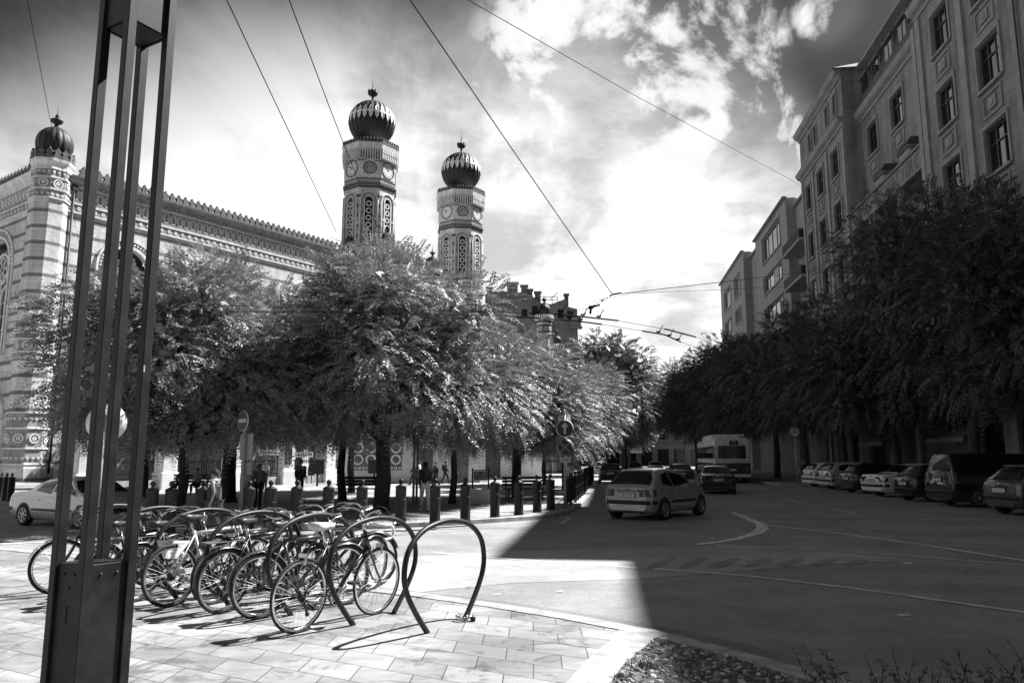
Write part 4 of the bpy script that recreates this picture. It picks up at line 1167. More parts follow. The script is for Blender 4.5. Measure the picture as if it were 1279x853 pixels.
# white stone posts and iron railing of the memorial garden, under the trees
def garden_fence():
    spots = [(-20.6, 37.0), (-18.5, 41.2), (-16.45, 45.2), (-14.45, 49.0), (-12.6, 52.4)]
    labs = ['white stone gate post with iron railing beside the parked silver saloon, in tree shade', 'sunlit white stone gate post behind the thin tree trunk', 'sunlit white stone gate post behind the woman in the checked dress', 'white stone gate post carrying a tall dark plaque', 'white stone gate post next to the dark plaque post']
    ang = math.atan2(WU.y, WU.x)
    for i, (x, y) in enumerate(spots):
        r_ = thing('gate_post', labs[i], 'gate post', (x, y, 0), ang, 'white garden gate posts')
        b = MB(); b.cbox((0, 0, .45), (1.05, 1.05, .9), .05); b.cbox((0, 0, 2.0), (.85, .85, 2.2), .04); b.cbox((0, 0, 3.2), (1.1, 1.1, .22), .06); b.lathe([(.55, 3.3), (.5, 3.5), (.3, 3.85), (0, 4.0)], 4, rot=PI/4, smooth=False)
        b.build('shaft', 'stone_white', r_)
        if i == 3:
            p = MB(); p.box((-.1, -.46, 2.0), (.5, .06, 1.5), 0)
            for k in range(7): p.box((-.1, -.495, 2.45-k*.17), (.3, .012, .03), 1)
            p.box((-.1, -.495, 2.62), (.1, .012, .1), 1)
            p.build('plaque', ['ink', 'midgrey'], r_)
        if i < len(spots)-1:
            q = Vector(spots[i+1])-Vector((x, y)); L = q.length
            f = thing('iron_fence', ['black iron railing between the first pair of white garden posts', 'black iron railing behind the thin tree trunk', 'black iron railing behind the couple in pale tops', 'black iron railing beyond the dark plaque post'][i], 'fence', (x, y, 0), math.atan2(q.y, q.x), 'iron garden railings')
            b = MB(); b.box((L/2, 0, .25), (L-1.1, .4, .5)); b.build('plinth', 'stone_mid', f)
            b = MB()
            for k in range(int((L-1.2)/.16)): b.box((.66+k*.16, 0, 1.35), (.025, .025, 1.7))
            for z in (.7, 2.0): b.box((L/2, 0, z), (L-1.1, .04, .05))
            b.build('bars', 'dark_metal', f)
garden_fence()
def garden_wall():
    r_ = thing('garden_wall', 'low sunlit white wall with carved lattice panel behind the square', 'wall', (-10.8, 50.0, 0), R(18))
    b = MB(); b.box((4.5, 0, 1.75), (9, .5, 3.5)); b.box((4.5, -.02, 3.6), (9.3, .75, .2)); b.build('masonry', 'stone_white', r_)
    p = MB(); p.box((2.0, -.28, 1.95), (3.2, .06, 2.2), 0)
    for k in range(4):
        ring(p, .75+k*.82, 2.3, .24, .34, -.3, -.36, 1, 16); ring(p, .75+k*.82, 1.55, .24, .34, -.3, -.36, 1, 16)
    for k in range(12): ring(p, .6+k*.26, 1.0, .05, .1, -.3, -.34, 1, 8)
    p.build('lattice_panel', ['ornate_dark', 'ornate'], r_)
    for x, w_ in ((5.2, 1.0), (7.6, 1.1)):
        d = MB(); d.box((x, -.27, 1.15), (w_, .05, 2.2)); d.build('door', 'ornate_dark', r_)
garden_wall()
def pavilion_wall():
    r_ = thing('courtyard_building', 'bright white rendered courtyard building glimpsed under the tree crowns', 'building', (-6.3, 61, 0), R(4))
    b = MB(); wall_holes(b, 0, 9, 0, 5, 0, [(4.2, 5.4, .1, 2.6)], -1, .3); b.box((4.5, -.05, 5.05), (9.2, .3, .2))
    b.add([(9, 0, 0), (9, 6, 0), (9, 6, 5), (9, 0, 5)], [(0, 1, 2, 3)]); b.add([(0, 0, 5), (9, 0, 5), (9, 6, 5), (0, 6, 5)], [(0, 1, 2, 3)])
    b.build('wall', 'white', r_)
    d = MB(); d.box((4.8, .25, 1.35), (1.2, .05, 2.5)); d.build('door', 'ornate_dark', r_)
pavilion_wall()
# ---------------------------------------------------------------- trees
def make_crown(seed, rx, ry, rz, nblob=16, nspray=1300, leaf=.17, slen=.95, droop=.75, per=11, hollow=.15):
    """leaf sprays (rows of paired leaflets) on the outside of many overlapping boughs; returns (mesh data, bough centres)"""
    rg = np.random.default_rng(seed)
    cs = []; rs = []
    k = 0
    while len(cs) < nblob:
        v = rg.normal(size=3); v /= np.linalg.norm(v)
        v[2] = v[2]*.9+.05
        rad = rg.uniform(.45, .84)
        if v[2] < .1:
            hz = np.hypot(v[0], v[1])+1e-6; v[:2] *= max(hz, .9)/hz; v[2] = max(v[2], -.8)
        c = v*rad*np.array([rx, ry, rz])
        cs.append(c); rs.append(rg.uniform(.30, .46)*min(rx, rz)*1.1)
    nlow = nblob//3
    for q in range(nlow):
        a = 2*np.pi*q/nlow+rg.uniform(-.3, .3); rr = rg.uniform(.15, .8)
        cs.append(np.array([rx*rr*np.cos(a), ry*rr*np.sin(a), -rz*rg.uniform(.42, .62)])); rs.append(rg.uniform(.28, .36)*rx)
    cs = np.array(cs); rs = np.array(rs); nblob = len(cs)
    w_ = rs**2; w_ = w_/w_.sum()
    bi = rg.choice(nblob, size=nspray, p=w_)
    d = rg.normal(size=(nspray, 3)); d /= np.linalg.norm(d, axis=1)[:, None]
    d[:, 2] = d[:, 2]*.75+.18
    base = cs[bi]+d*(rs[bi]*rg.uniform(.55, 1.0, nspray))[:, None]
    # outward growth direction
    o = d*.7+(base/np.array([rx, ry, rz]))*.5+rg.normal(size=(nspray, 3))*.28
    o /= np.linalg.norm(o, axis=1)[:, None]
    L = slen*rg.uniform(.55, 1.35, nspray)
    dr = droop*rg.uniform(.3, 1.3, nspray)
    t = np.linspace(.08, 1, per)
    p = base[:, None, :]+o[:, None, :]*(L[:, None]*t[None, :])[:, :, None]
    p[:, :, 2] -= (dr*L)[:, None]*(t[None, :]**2)
    tan = o[:, None, :]*np.ones((1, per, 1)); tan[:, :, 2] -= 2*(dr)[:, None]*t[None, :]
    tan /= np.linalg.norm(tan, axis=2)[:, :, None]
    up = np.zeros_like(tan); up[:, :, 2] = 1; up += rg.normal(size=(nspray, 1, 3))*.3
    sd = np.cross(tan, up); sd /= (np.linalg.norm(sd, axis=2)[:, :, None]+1e-6)
    V = []; 
    for sgn in (-1, 1):
        side = sd*sgn+tan*.35+rg.normal(size=sd.shape)*.14; side[:, :, 2] -= .15
        side /= np.linalg.norm(side, axis=2)[:, :, None]
        ll = leaf*rg.uniform(.65, 1.2, (nspray, per, 1))*(1-.35*np.abs(t*2-1))[None, :, None]
        wd = ll*.23
        nrm = np.cross(side, tan); nrm /= (np.linalg.norm(nrm, axis=2)[:, :, None]+1e-6)
        tw = tan+nrm*rg.normal(size=(nspray, per, 1))*.2
        mid = p+side*ll*.5
        V.append(np.stack([p, mid+tw*wd, p+side*ll, mid-tw*wd], axis=2))
    V = np.concatenate([x.reshape(-1, 4, 3) for x in V])
    # larger leaves added inside the boughs to block light and darken the crown
    ni = 9000
    b2 = rg.choice(nblob, size=ni, p=w_); dd = rg.normal(size=(ni, 3)); dd /= np.linalg.norm(dd, axis=1)[:, None]
    q = cs[b2]*rg.uniform(.55, 1, ni)[:, None]+dd*(rs[b2]*rg.uniform(0, .72, ni))[:, None]
    a1 = rg.normal(size=(ni, 3)); a1 /= np.linalg.norm(a1, axis=1)[:, None]; a2 = np.cross(a1, rg.normal(size=(ni, 3))); a2 /= np.linalg.norm(a2, axis=1)[:, None]
    l = (leaf*rg.uniform(.9, 1.8, ni))[:, None]
    V = np.concatenate([V, np.stack([q-a1*l, q+a2*l*.5, q+a1*l, q-a2*l*.5], axis=1)]).reshape(-1, 3)
    return V.astype(np.float32), cs, rs
def mesh_from_quads(name, V, mat):
    me = bpy.data.meshes.new(name); n = len(V)//4
    me.vertices.add(len(V)); me.vertices.foreach_set('co', V.ravel())
    me.loops.add(n*4); me.loops.foreach_set('vertex_index', np.arange(n*4, dtype=np.int32))
    me.polygons.add(n); me.polygons.foreach_set('loop_start', np.arange(0, n*4, 4, dtype=np.int32))
    me.polygons.foreach_set('loop_total', np.full(n, 4, dtype=np.int32))
    me.materials.append(M[mat]); me.update(calc_edges=True)
    return me
class TreeKind:
    def __init__(s, seed, h, clear, rx, ry, mat='leaf', trunk_r=.22, **k):
        s.h = h; rz = (h-clear)/2; zc = clear+rz
        V, cs, rs = make_crown(seed, rx, ry, rz, **k)
        V[:, 2] += zc; cs = cs+np.array([0, 0, zc])
        s.crown = mesh_from_quads('crown', V, mat)
        rg = random.Random(seed)
        mb = MB(); fork = clear*.9+.4
        bend = [(rg.uniform(-.08, .08), rg.uniform(-.08, .08)) for _ in range(4)]
        pts = [(0, 0, -.1), (bend[0][0]*.3, bend[0][1]*.3, .25), (bend[1][0], bend[1][1], fork*.5), (bend[2][0], bend[2][1], fork), (0, 0, fork+.3*(h-fork)), (.1, .05, fork+.62*(h-fork))]
        mb.tube(pts, [trunk_r*1.45, trunk_r*1.1, trunk_r, trunk_r*.9, trunk_r*.6, trunk_r*.2], 10)
        for c in cs:
            s0 = rg.uniform(.0, .35); b = Vector((bend[2][0], bend[2][1], fork+s0*(h-fork)*.5))
            m_ = b.lerp(Vector(c), .5)+Vector((0, 0, rg.uniform(-.1, .35)))
            r0 = trunk_r*rg.uniform(.28, .45)
            mb.tube([b, m_, Vector(c)], [r0, r0*.7, r0*.22], 6)
            for _ in range(2):
                e = Vector(c)+Vector((rg.uniform(-1, 1), rg.uniform(-1, 1), rg.uniform(-.5, .8)))*rs[0]
                mb.tube([m_.lerp(Vector(c), .5), e], [r0*.35, r0*.08], 5)
        me = bpy.data.meshes.new('trunk'); me.from_pydata(mb.v, [], mb.f); me.materials.append(M['bark'])
        me.polygons.foreach_set('use_smooth', [True]*len(mb.f)); me.update(); s.trunk = me
    def plant(s, label, loc, rz=0, sc=(1, 1, 1), group=None, name='tree'):
        r = thing(name, label, 'tree', loc, rz, group)
        r.scale = sc
        for n, me in (('trunk', s.trunk), ('crown', s.crown)):
            o = bpy.data.objects.new(n, me); col.objects.link(o); o.parent = r
        return r
KA = TreeKind(11, 9.0, 1.95, 4.5, 4.2, nblob=26, nspray=5600, leaf=.15, slen=.82, per=13, droop=.42, trunk_r=.24)
KB = TreeKind(23, 8.4, 1.95, 3.9, 3.8, nblob=24, nspray=4800, leaf=.145, slen=.78, per=13, droop=.42, trunk_r=.14)
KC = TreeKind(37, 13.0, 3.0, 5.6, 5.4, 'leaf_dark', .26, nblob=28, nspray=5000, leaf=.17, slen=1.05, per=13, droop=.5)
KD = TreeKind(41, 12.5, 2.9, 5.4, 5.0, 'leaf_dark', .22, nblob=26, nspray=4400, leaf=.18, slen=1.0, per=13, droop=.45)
KE = TreeKind(53, 14.0, 3.0, 5.2, 5.2, 'leaf_part_shade', .24, nblob=24, nspray=3200, leaf=.26, slen=1.0, per=12, droop=.5)
gsq = 'trees shading the square in front of the temple'
for k, lab, x, y, rz, sc in (
    (KA, 'bushy tree with a stout dark trunk standing behind the bollards, tallest crown of the square', -4.15, 24.6, .3, (.98, .98, .95)),
    (KB, 'thin trunked tree by the parked silver saloon, its boughs hanging low beside the brick pier', -9.5, 22.2, 1.9, (1.05, 1.0, .90)),
    (KA, 'bushy tree spreading in front of the striped temple wall', -10.8, 29.5, 2.4, (1.12, 1.1, 1.03)),
    (KB, 'bushy tree with a slim dark trunk in the middle of the square', -6.7, 30.6, 4.0, (1.08, 1.1, 1.13)),
    (KB, 'round crowned tree whose trunk stands behind the lattice panel wall', -7.8, 37.5, 5.1, (1.1, 1.1, 1.16)),
    (KB, 'feathery tree whose slim trunk stands behind the walking woman in black', -2.2, 28.5, .9, (.84, .9, .93)),
    (KA, 'low bushy tree beside the notice board', .2, 32.5, 4.4, (.86, .86, .75)),
    (KB, 'sunlit feathery tree beside the road signs, its boughs drooping over the iron railing', 2.7, 39.5, 2.9, (.88, .92, .82)),
    (KB, 'bushy tree farther along the iron railing with sunlit outer twigs', 2.0, 47.0, 3.6, (.9, 1.0, .9)),
    (KA, 'garden tree close to the temple wall, behind the first white posts', -19.8, 49.5, 1.3, (1.05, 1.05, 1.0)),  # trees from here to the plaque post one are added to darken the wall
    (KA, 'garden tree standing against the temple wall below its first arched window', -27.0, 60.0, 2.3, (1.0, 1.0, 1.0)),
    (KA, 'garden tree standing against the temple wall below its second arched window', -22.8, 65.5, 4.3, (1.1, 1.1, 1.1)),
    (KA, 'garden tree standing against the temple wall next to the big tower', -18.6, 71.5, 5.3, (1.1, 1.1, 1.15)),
    (KA, 'garden tree close to the temple wall, behind the dark plaque post', -15.6, 56.5, 3.3, (1.1, 1.1, 1.1)),
    (KB, 'bushy tree at the edge of the side street near the striped pier', -15.2, 32.0, 5.9, (.95, .95, .9))):
    k.plant(lab, (x, y, -.05), rz, sc, gsq)
grow = 'street trees in front of the shaded apartment houses'
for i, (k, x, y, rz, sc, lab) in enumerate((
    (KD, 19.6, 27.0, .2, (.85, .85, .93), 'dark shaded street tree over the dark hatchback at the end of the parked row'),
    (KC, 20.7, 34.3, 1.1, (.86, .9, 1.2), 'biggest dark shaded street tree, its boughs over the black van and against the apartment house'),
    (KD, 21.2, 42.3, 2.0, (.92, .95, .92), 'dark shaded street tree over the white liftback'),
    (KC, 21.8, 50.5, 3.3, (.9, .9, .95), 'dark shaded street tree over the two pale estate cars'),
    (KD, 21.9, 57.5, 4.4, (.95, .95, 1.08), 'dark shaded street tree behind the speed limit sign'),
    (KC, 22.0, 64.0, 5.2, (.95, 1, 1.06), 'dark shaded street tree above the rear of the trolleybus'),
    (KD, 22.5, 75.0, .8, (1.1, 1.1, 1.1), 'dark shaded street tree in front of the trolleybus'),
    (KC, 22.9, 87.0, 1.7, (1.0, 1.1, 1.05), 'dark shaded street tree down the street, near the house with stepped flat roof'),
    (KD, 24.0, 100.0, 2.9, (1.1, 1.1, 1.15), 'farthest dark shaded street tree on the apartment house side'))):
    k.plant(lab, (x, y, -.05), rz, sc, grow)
gfar = 'taller trees closing the view down the street'
for (x, y, rz, sc, lab) in (
    (8.9, 72, .3, (.95, .95, .97), 'tall loose crowned tree rising beyond the railing at the street bend'),
    (13.6, 92, 1.9, (1.0, 1.0, .98), 'tall tree just beside the street gap, lower than its neighbour against bright sky'),
    (7.8, 90, 3.9, (1.0, 1.0, .93), 'tree between the slim turret and the street gap'),
    (17.0, 118, 5.0, (1.1, 1.1, .9), 'distant tree at the very end of the street gap'),
    (12.2, 112, 4.1, (.95, .95, .7), 'low distant tree in front of the shop awnings'),
    (19.5, 128, 2.2, (1.0, 1.0, .75), 'low distant tree beside the trolleybus roof')):
    KE.plant(lab, (x, y, -.05), rz, sc, gfar)

# low spiky shrub in the planting bed at the frame's lower corner
def shrub():
    r = thing('shrub', 'low dark twiggy shrub with tiny leaves at the kerb of the planting bed', 'shrub', (2.2, 3.75, 0))
    rg = random.Random(5); tw = MB(); lf = MB()
    for k in range(520):
        a = rg.uniform(0, 6.28); e = rg.uniform(.55, 1.35); L = rg.uniform(.5, .88)
        b = Vector((rg.uniform(-.6, .8), rg.uniform(-.45, .5), 0))
        d = Vector((math.cos(a)*math.cos(e), math.sin(a)*math.cos(e), math.sin(e)))
        p = [b+d*L*t+Vector((0, 0, -.12*t*t)) for t in (0, .35, .7, 1)]
        tw.tube(p, [.006, .005, .003, .0015], 5)
        for j in range(26):
            t = rg.uniform(.2, 1); q = b+d*L*t+Vector((0, 0, -.12*t*t))
            u = Vector((rg.gauss(0, 1), rg.gauss(0, 1), rg.gauss(.3, 1))).normalized(); v = u.cross(Vector((rg.gauss(0, 1), rg.gauss(0, 1), rg.gauss(0, 1)))).normalized()
            s_ = rg.uniform(.011, .021)
            lf.add([q, q+u*s_+v*s_*.4, q+u*s_*2, q+u*s_-v*s_*.4], [(0, 1, 2, 3)])
    tw.build('stems', 'bark', r); lf.build('foliage', 'leaf_dark', r)
shrub()
def weeds():
    for lab, px, py, s_ in (('dry weed tuft at the tip of the planting bed', 802, 833, .10), ('smaller dry weed tuft on the bed edging slab', 775, 846, .06)):
        p = G(px, py, .02); r = thing('weed_tuft', lab, 'weed', (p.x, p.y, .015), 0, 'weed tufts')
        rg = random.Random(int(px)); b = MB()
        for k in range(160):
            a = rg.uniform(0, 6.28); q = rg.uniform(0, 1)*s_*1.6; L = s_*rg.uniform(.3, 1)
            o = Vector((q*math.cos(a), q*math.sin(a)*.6, 0)); d = Vector((rg.gauss(0, .5), rg.gauss(0, .5), 1)).normalized()*L
            sdv = Vector((-d.y, d.x, 0)).normalized()*.004
            b.add([o-sdv, o+sdv, o+d], [(0, 1, 2)])
        b.build('foliage', 'leaf_dark', r)
weeds()
# ---------------------------------------------------------------- four legged steel lamp post
def lamp_post():
    C = Vector((-2.66, 5.0)); offs = [Vector((-.20, -.055)), Vector((.055, -.20)), Vector((.20, .055)), Vector((-.055, .20))]
    root = thing('lamp_post', 'tall dark steel lamp post of four square legs with a boxed base, beside the bicycles', 'lamp post', (C.x, C.y, 0))
    a0 = math.atan2(offs[1].y-offs[0].y, offs[1].x-offs[0].x)
    for k, o in enumerate(offs):
        m = MB(); m.cbox((o.x, o.y, 4.0), (.062, .062, 8.0), .004, 0, a0)
        # shallow web running down the outside of the leg, as on a rolled section
        g = MB()
        l = m.build('leg', 'post_paint', root)
    for k in range(4):
        p, q = offs[k], offs[(k+1) % 4]; d = (q-p).normalized(); n = Vector((d.y, -d.x)); mid = (p+q)/2; L = (q-p).length-.064
        for z0, z1 in ((.02, 1.0), (4.62, 7.9)):
            m = MB(); c = mid+n*.004; m.cbox((c.x, c.y, (z0+z1)/2), (L, .012, z1-z0), .002, 0, math.atan2(d.y, d.x))
            m.build('panel', 'post_paint', root)
    for z in (4.63, .99): m = MB(); m.box((0, 0, z), (.26, .26, .015), 0, a0); m.build('closing_plate', 'post_paint', root)
    s = MB(); s.box((offs[2].x+.012, offs[2].y-.0365, 2.235), (.03, .003, .045), 0, a0); s.build('sticker', 'white', root)
    b = MB(); b.prism([tuple(o*1.5) for o in offs], 0, .015); b.build('base_plate', 'post_paint', root)
    for z, w_ in ((.86, .035), (.70, .012)):
        k = MB(); p, q = offs[0], offs[1]; d = (q-p).normalized(); n = Vector((d.y, -d.x)); c = (p+q)/2+n*.012; k.box((c.x, c.y, z), (w_, .006, .018 if w_ > .02 else .1), 0, math.atan2(d.y, d.x)); k.build('keyhole', 'black', root)
    for z in (.08, .94):
        for j in range(4):
            p, q = offs[j], offs[(j+1) % 4]; d = (q-p).normalized(); n = Vector((d.y, -d.x))
            k = MB()
            for t in (.32, .68): c = p.lerp(q, t)+n*.012; k.disc((c.x, c.y, z), .009, (n.x, n.y, 0), .012, 8)
            k.build('bolt', 'dark_metal', root)
    h = MB(); h.box((0, 0, 8.1), (.5, .5, .25), 0, a0); h.build('lamp_head', 'post_paint', root)
lamp_post()

# ---------------------------------------------------------------- bicycle hoops
def smooth_pts(P, n=8, closed=False):
    P = [Vector(p) for p in P]; out = []; N = len(P)
    for i in range(N-1):
        a, b, c, d = P[max(i-1, 0)], P[i], P[i+1], P[min(i+2, N-1)]
        for k in range(n):
            t = k/n
            out.append(.5*((2*b)+(c-a)*t+(2*a-5*b+4*c-d)*t*t+(3*b-a-3*c+d)*t**3))
    out.append(P[-1]); return out
HOOP = [(-.31, 0, 0), (-.50, 0, .21), (-.645, 0, .42), (-.685, 0, .60), (-.62, 0, .80), (-.42, 0, .95), (-.14, 0, 1.015), (.14, 0, 1.015), (.42, 0, .95), (.62, 0, .80), (.685, 0, .60), (.645, 0, .42), (.50, 0, .21), (.31, 0, 0)]
hl = ['empty steel bicycle hoop with a chain lock on its foot, standing clear of all bicycles', 'steel bicycle hoop holding the drop bar racing bicycle', 'steel bicycle hoop crossing the racing bicycle\'s rear wheel', 'steel bicycle hoop behind the silver framed bicycle',
      'steel bicycle hoop over the bicycle with a carrier', 'steel bicycle hoop over the white trapezoid board', 'steel bicycle hoop half hidden by the lamp post']
HA = R(60.6)
h0 = None
for i, (x, y) in enumerate([(-.65, 7.87), (-1.43, 8.22), (-2.20, 8.70), (-2.98, 9.12), (-3.75, 9.54), (-4.52, 9.95), (-5.3, 10.37)]):
    if h0 is None:
        m = MB(); m.tube(smooth_pts(HOOP, 6), .027, 12); h0 = m.build('bicycle_hoop', 'hoop_paint'); o = h0
        for e in (-.31, .31): pass
    else:
        o = h0.copy(); col.objects.link(o)
    o.location = (x, y, 0); o.rotation_euler = (0, 0, HA+R(random.uniform(-2, 2)))
    tag(o, hl[i], 'bicycle rack', 'bicycle hoops along the pavement')
def chain():
    m = MB(); c = Vector((-.49, 8.14, 0)); rg = random.Random(3)
    pts = [c+Vector((.075*math.cos(a)*(1+.25*math.sin(3*a)), .06*math.sin(a), .018+.02*(1+math.sin(a*2.3)))) for a in np.linspace(0, 4*PI, 34)]
    for i in range(len(pts)-1):
        a, b = pts[i], pts[i+1]; d = (b-a).normalized(); sdv = d.cross(Vector((0, 0, 1))).normalized() if i % 2 else Vector((0, 0, 1))
        ov = [((a+b)/2)+d*.019*math.cos(t)+sdv*.011*math.sin(t) for t in np.linspace(0, 2*PI, 9)[:-1]]
        m.tube(ov, .004, 5, 0, True)
    m.box((c.x+.09, c.y-.02, .025), (.05, .03, .04), 1)
    tag(m.build('chain_lock', ['chrome', 'black']), 'heavy chain lock heaped round the foot of the empty hoop', 'chain lock')
chain()

# ---------------------------------------------------------------- bicycles
RW = .335
def wheel_parts(parent, cx, tyre_r=.017, rim='chrome', rear=False):
    sp = MB()
    for k in range(32):
        a = 2*PI*k/32; y = .025 if k % 2 else -.025; b = a+(.45 if (k//2) % 2 else -.45)
        sp.tube([(cx+.02*math.cos(b), y, RW+.02*math.sin(b)), (cx+.3*math.cos(a), 0, RW+.3*math.sin(a))], .0014, 4, cap=False)
    sp.tube([(cx, -.045, RW), (cx, .045, RW)], .02, 8); sp.tube([(cx, -.065, RW), (cx, .065, RW)], .008, 6)
    if rear:
        pass
    w_ = sp.build('wheel', 'spoke', parent)
    if rear:
        sk = MB()
        for q in range(4): sk.tube([(cx, -.028-.006*q, RW), (cx, -.031-.006*q, RW)], .055-.008*q, 14)
        sk.build('sprocket', 'dark_metal', w_)
    n = 40
    t = MB(); t.tube([(cx+(RW-tyre_r)*math.cos(2*PI*k/n), 0, RW+(RW-tyre_r)*math.sin(2*PI*k/n)) for k in range(n)], tyre_r, 8, 0, True); t.build('tyre', 'black', w_)
    r = MB(); rr = RW-tyre_r*2-.008
    vs = []; 
    for k in range(n):
        a = 2*PI*k/n; ca, sa = math.cos(a), math.sin(a)
        for q, y in ((rr+.012, -.009), (rr+.012, .009), (rr-.008, .008), (rr-.012, 0), (rr-.008, -.008)): vs.append((cx+q*ca, y, RW+q*sa))
    fs = []
    for k in range(n):
        j = (k+1) % n
        for t_ in range(5): fs.append((5*k+t_, 5*k+(t_+1) % 5, 5*j+(t_+1) % 5, 5*j+t_))
    r.add(vs, fs, 0, True); r.build('rim', rim, w_)
    return w_
def arc(cx, r, a0, a1, n=14): return [(cx+r*math.cos(R(a0+(a1-a0)*k/n)), RW+r*math.sin(R(a0+(a1-a0)*k/n))) for k in range(n+1)]
def bicycle(label, loc, rz, lean=0, frame='frame_dark', style='city', saddle='leather', sc=1.0, rim='chrome', steer=0, guards=None, carrier=False, lamp=False, lady=False, fcol=None):
    root = thing('bicycle', label, 'bicycle', loc, rz, 'bicycles parked at the hoops', sc)
    root.rotation_euler = (R(lean), 0, rz)
    race = style == 'race'
    wb = 1.0 if race else 1.06
    bb = Vector((.42, 0, .275)); st = Vector((.265, 0, .79)); ht = Vector((wb-.22, 0, .83)); hb = Vector((wb-.175, 0, .70)); fr_ = Vector((wb, 0, RW)); rr = Vector((0, 0, RW))
    f = MB(); th = .0155 if race else .018
    if lady:
        f.tube(smooth_pts([ht-Vector((-.03, 0, .05)), Vector((.62, 0, .56)), Vector((.40, 0, .42))], 5), th, 8)
        f.tube(smooth_pts([hb, Vector((.60, 0, .40)), bb], 5), th*1.1, 8)
    else:
        f.tube([st-Vector((.0, 0, .03)), ht-Vector((-.01, 0, .035))], th, 8); f.tube([hb, bb], th*1.15, 8)
    f.tube([bb, st], th, 8); f.tube([hb-Vector((-.012, 0, .04)), ht+Vector((-.01, 0, .03))], th*1.25, 8)
    for s in (-1, 1):
        f.tube([bb+Vector((-.03, s*.035, 0)), rr+Vector((.03, s*.06, 0)), rr+Vector((0, s*.065, 0))], .009, 6)
        f.tube([st-Vector((.0, -s*.02, .04)), rr+Vector((0, s*.062, 0))], .008, 6)
    f.tube([bb+Vector((0, -.04, 0)), bb+Vector((0, .04, 0))], .022, 10)
    f.build('frame', frame, root)
    fk_ = MB()
    for s in (-1, 1):
        fk_.tube(smooth_pts([hb+Vector((.012, s*.03, -.045)), Vector((wb-.11, s*.05, .52)), Vector((wb-.055, s*.055, .42)), fr_+Vector((0, s*.055, 0))], 4), [.012]*12+[.008], 6)
    fk_.tube([hb+Vector((.012, -.05, -.045)), hb+Vector((.012, .05, -.045))], .014, 6)
    fk_.build('fork', fcol or frame, root)
    wheel_parts(root, 0, .013 if race else .019, rim, True); wheel_parts(root, wb, .013 if race else .019, rim)
    sdl = MB()
    sh = st+Vector((-.045, 0, .14 if not lady else .08)); sdl.tube([st-Vector((0, 0, .05)), sh-Vector((0, 0, .02))], .013, 8, 1)
    pr = [(-.14, .0), (-.13, .075), (-.07, .085), (0, .06), (.06, .03), (.13, .02), (.15, .0)]
    top = [(x, y, .03+.012*(x < -.05)) for x, y in pr]+[(x, -y, .03+.012*(x < -.05)) for x, y in reversed(pr[1:-1])]
    bot = [(x*.97, y*.9, -.02) for x, y, z in top]
    n = len(top); c0 = sh
    sdl.add([c0+Vector(p) for p in top]+[c0+Vector(p) for p in bot]+[c0+Vector((-.02, 0, .045))], [(i, (i+1) % n, 2*n) for i in range(n)]+[(i, n+i, n+(i+1) % n, (i+1) % n) for i in range(n)]+[tuple(range(2*n-1, n-1, -1))], 0, True)
    sdl.build('saddle', [saddle, 'chrome'], root)
    hd = MB(); stem = ht+Vector((-.012, 0, .07)); hd.tube([ht, stem, stem+Vector((.07 if race else .02, 0, .02))], .012, 8, 0)
    hc = stem+Vector((.07 if race else .02, 0, .02))
    grips = []
    if race:
        for s in (-1, 1):
            P = [hc, hc+Vector((0, s*.12, 0)), hc+Vector((.01, s*.19, 0)), hc+Vector((.09, s*.205, -.005)), hc+Vector((.13, s*.21, -.06)), hc+Vector((.10, s*.21, -.125)), hc+Vector((.0, s*.21, -.135))]
            hd.tube(smooth_pts(P, 5), .0135, 8, 1)
            hd.tube([hc+Vector((.11, s*.208, -.02)), hc+Vector((.145, s*.208, .02)), hc+Vector((.15, s*.206, -.06))], .009, 6, 0)
        hd.tube(smooth_pts([hc+Vector((.14, -.2, 0)), hc+Vector((.08, -.12, .16)), hc+Vector((.02, .0, .14)), hc+Vector((.0, .03, -.05))], 6), .003, 5, 2)
    else:
        rise = .1 if style == 'city' else .02
        for s in (-1, 1):
            P = [hc, hc+Vector((.03, s*.07, rise*.6)), hc+Vector((.02, s*.19, rise)), hc+Vector((-.08, s*.27, rise)), hc+Vector((-.2, s*.29, rise-.02))] if style == 'city' else [hc, hc+Vector((0, s*.15, rise)), hc+Vector((-.03, s*.3, rise))]
            q = smooth_pts(P, 5); hd.tube(q, .011, 8, 0); hd.tube(q[-6:], .016, 8, 2)
            g = q[-7]; hd.tube([g, g+Vector((.05, -s*.01, -.02)), g+Vector((-.06, s*.03, -.035))], .005, 5, 0)
            hd.tube(smooth_pts([g+Vector((.05, 0, -.02)), hc+Vector((.1, s*.05, .06)), ht+Vector((.03, 0, -.05))], 5), .003, 4, 2)
    hd.build('handlebar', ['chrome', 'tape', 'black'], root)
    ck = MB(); a = R(random.uniform(10, 60))
    ck.tube([bb+Vector((.083*math.cos(t), -.05, .083*math.sin(t))) for t in np.linspace(0, 2*PI, 29)[:-1]], .006, 6, 0, True)
    for q in range(5): t = 2*PI*q/5; ck.tube([bb+Vector((0, -.05, 0)), bb+Vector((.08*math.cos(t), -.05, .08*math.sin(t)))], .006, 5, 0)
    vs = []; 
    for s, q in ((-1, a), (1, a+PI)):
        e = bb+Vector((.17*math.cos(q), s*.075, .17*math.sin(q))); ck.tube([bb+Vector((0, s*.06, 0)), e], [.013, .009], 6, 0)
        ck.box(tuple(e+Vector((0, s*.055, 0))), (.095, .08, .022), 1)
    ck.build('crank', ['chrome' if race else 'dark_metal', 'black'], root)
    ch = MB()
    for dz0, dz1 in ((.084, .04), (-.084, -.04)): ch.tube([bb+Vector((0, -.05, dz0)), rr+Vector((0, -.045, dz1))], .005, 5)
    ch.build('chain', 'dark_metal', root)
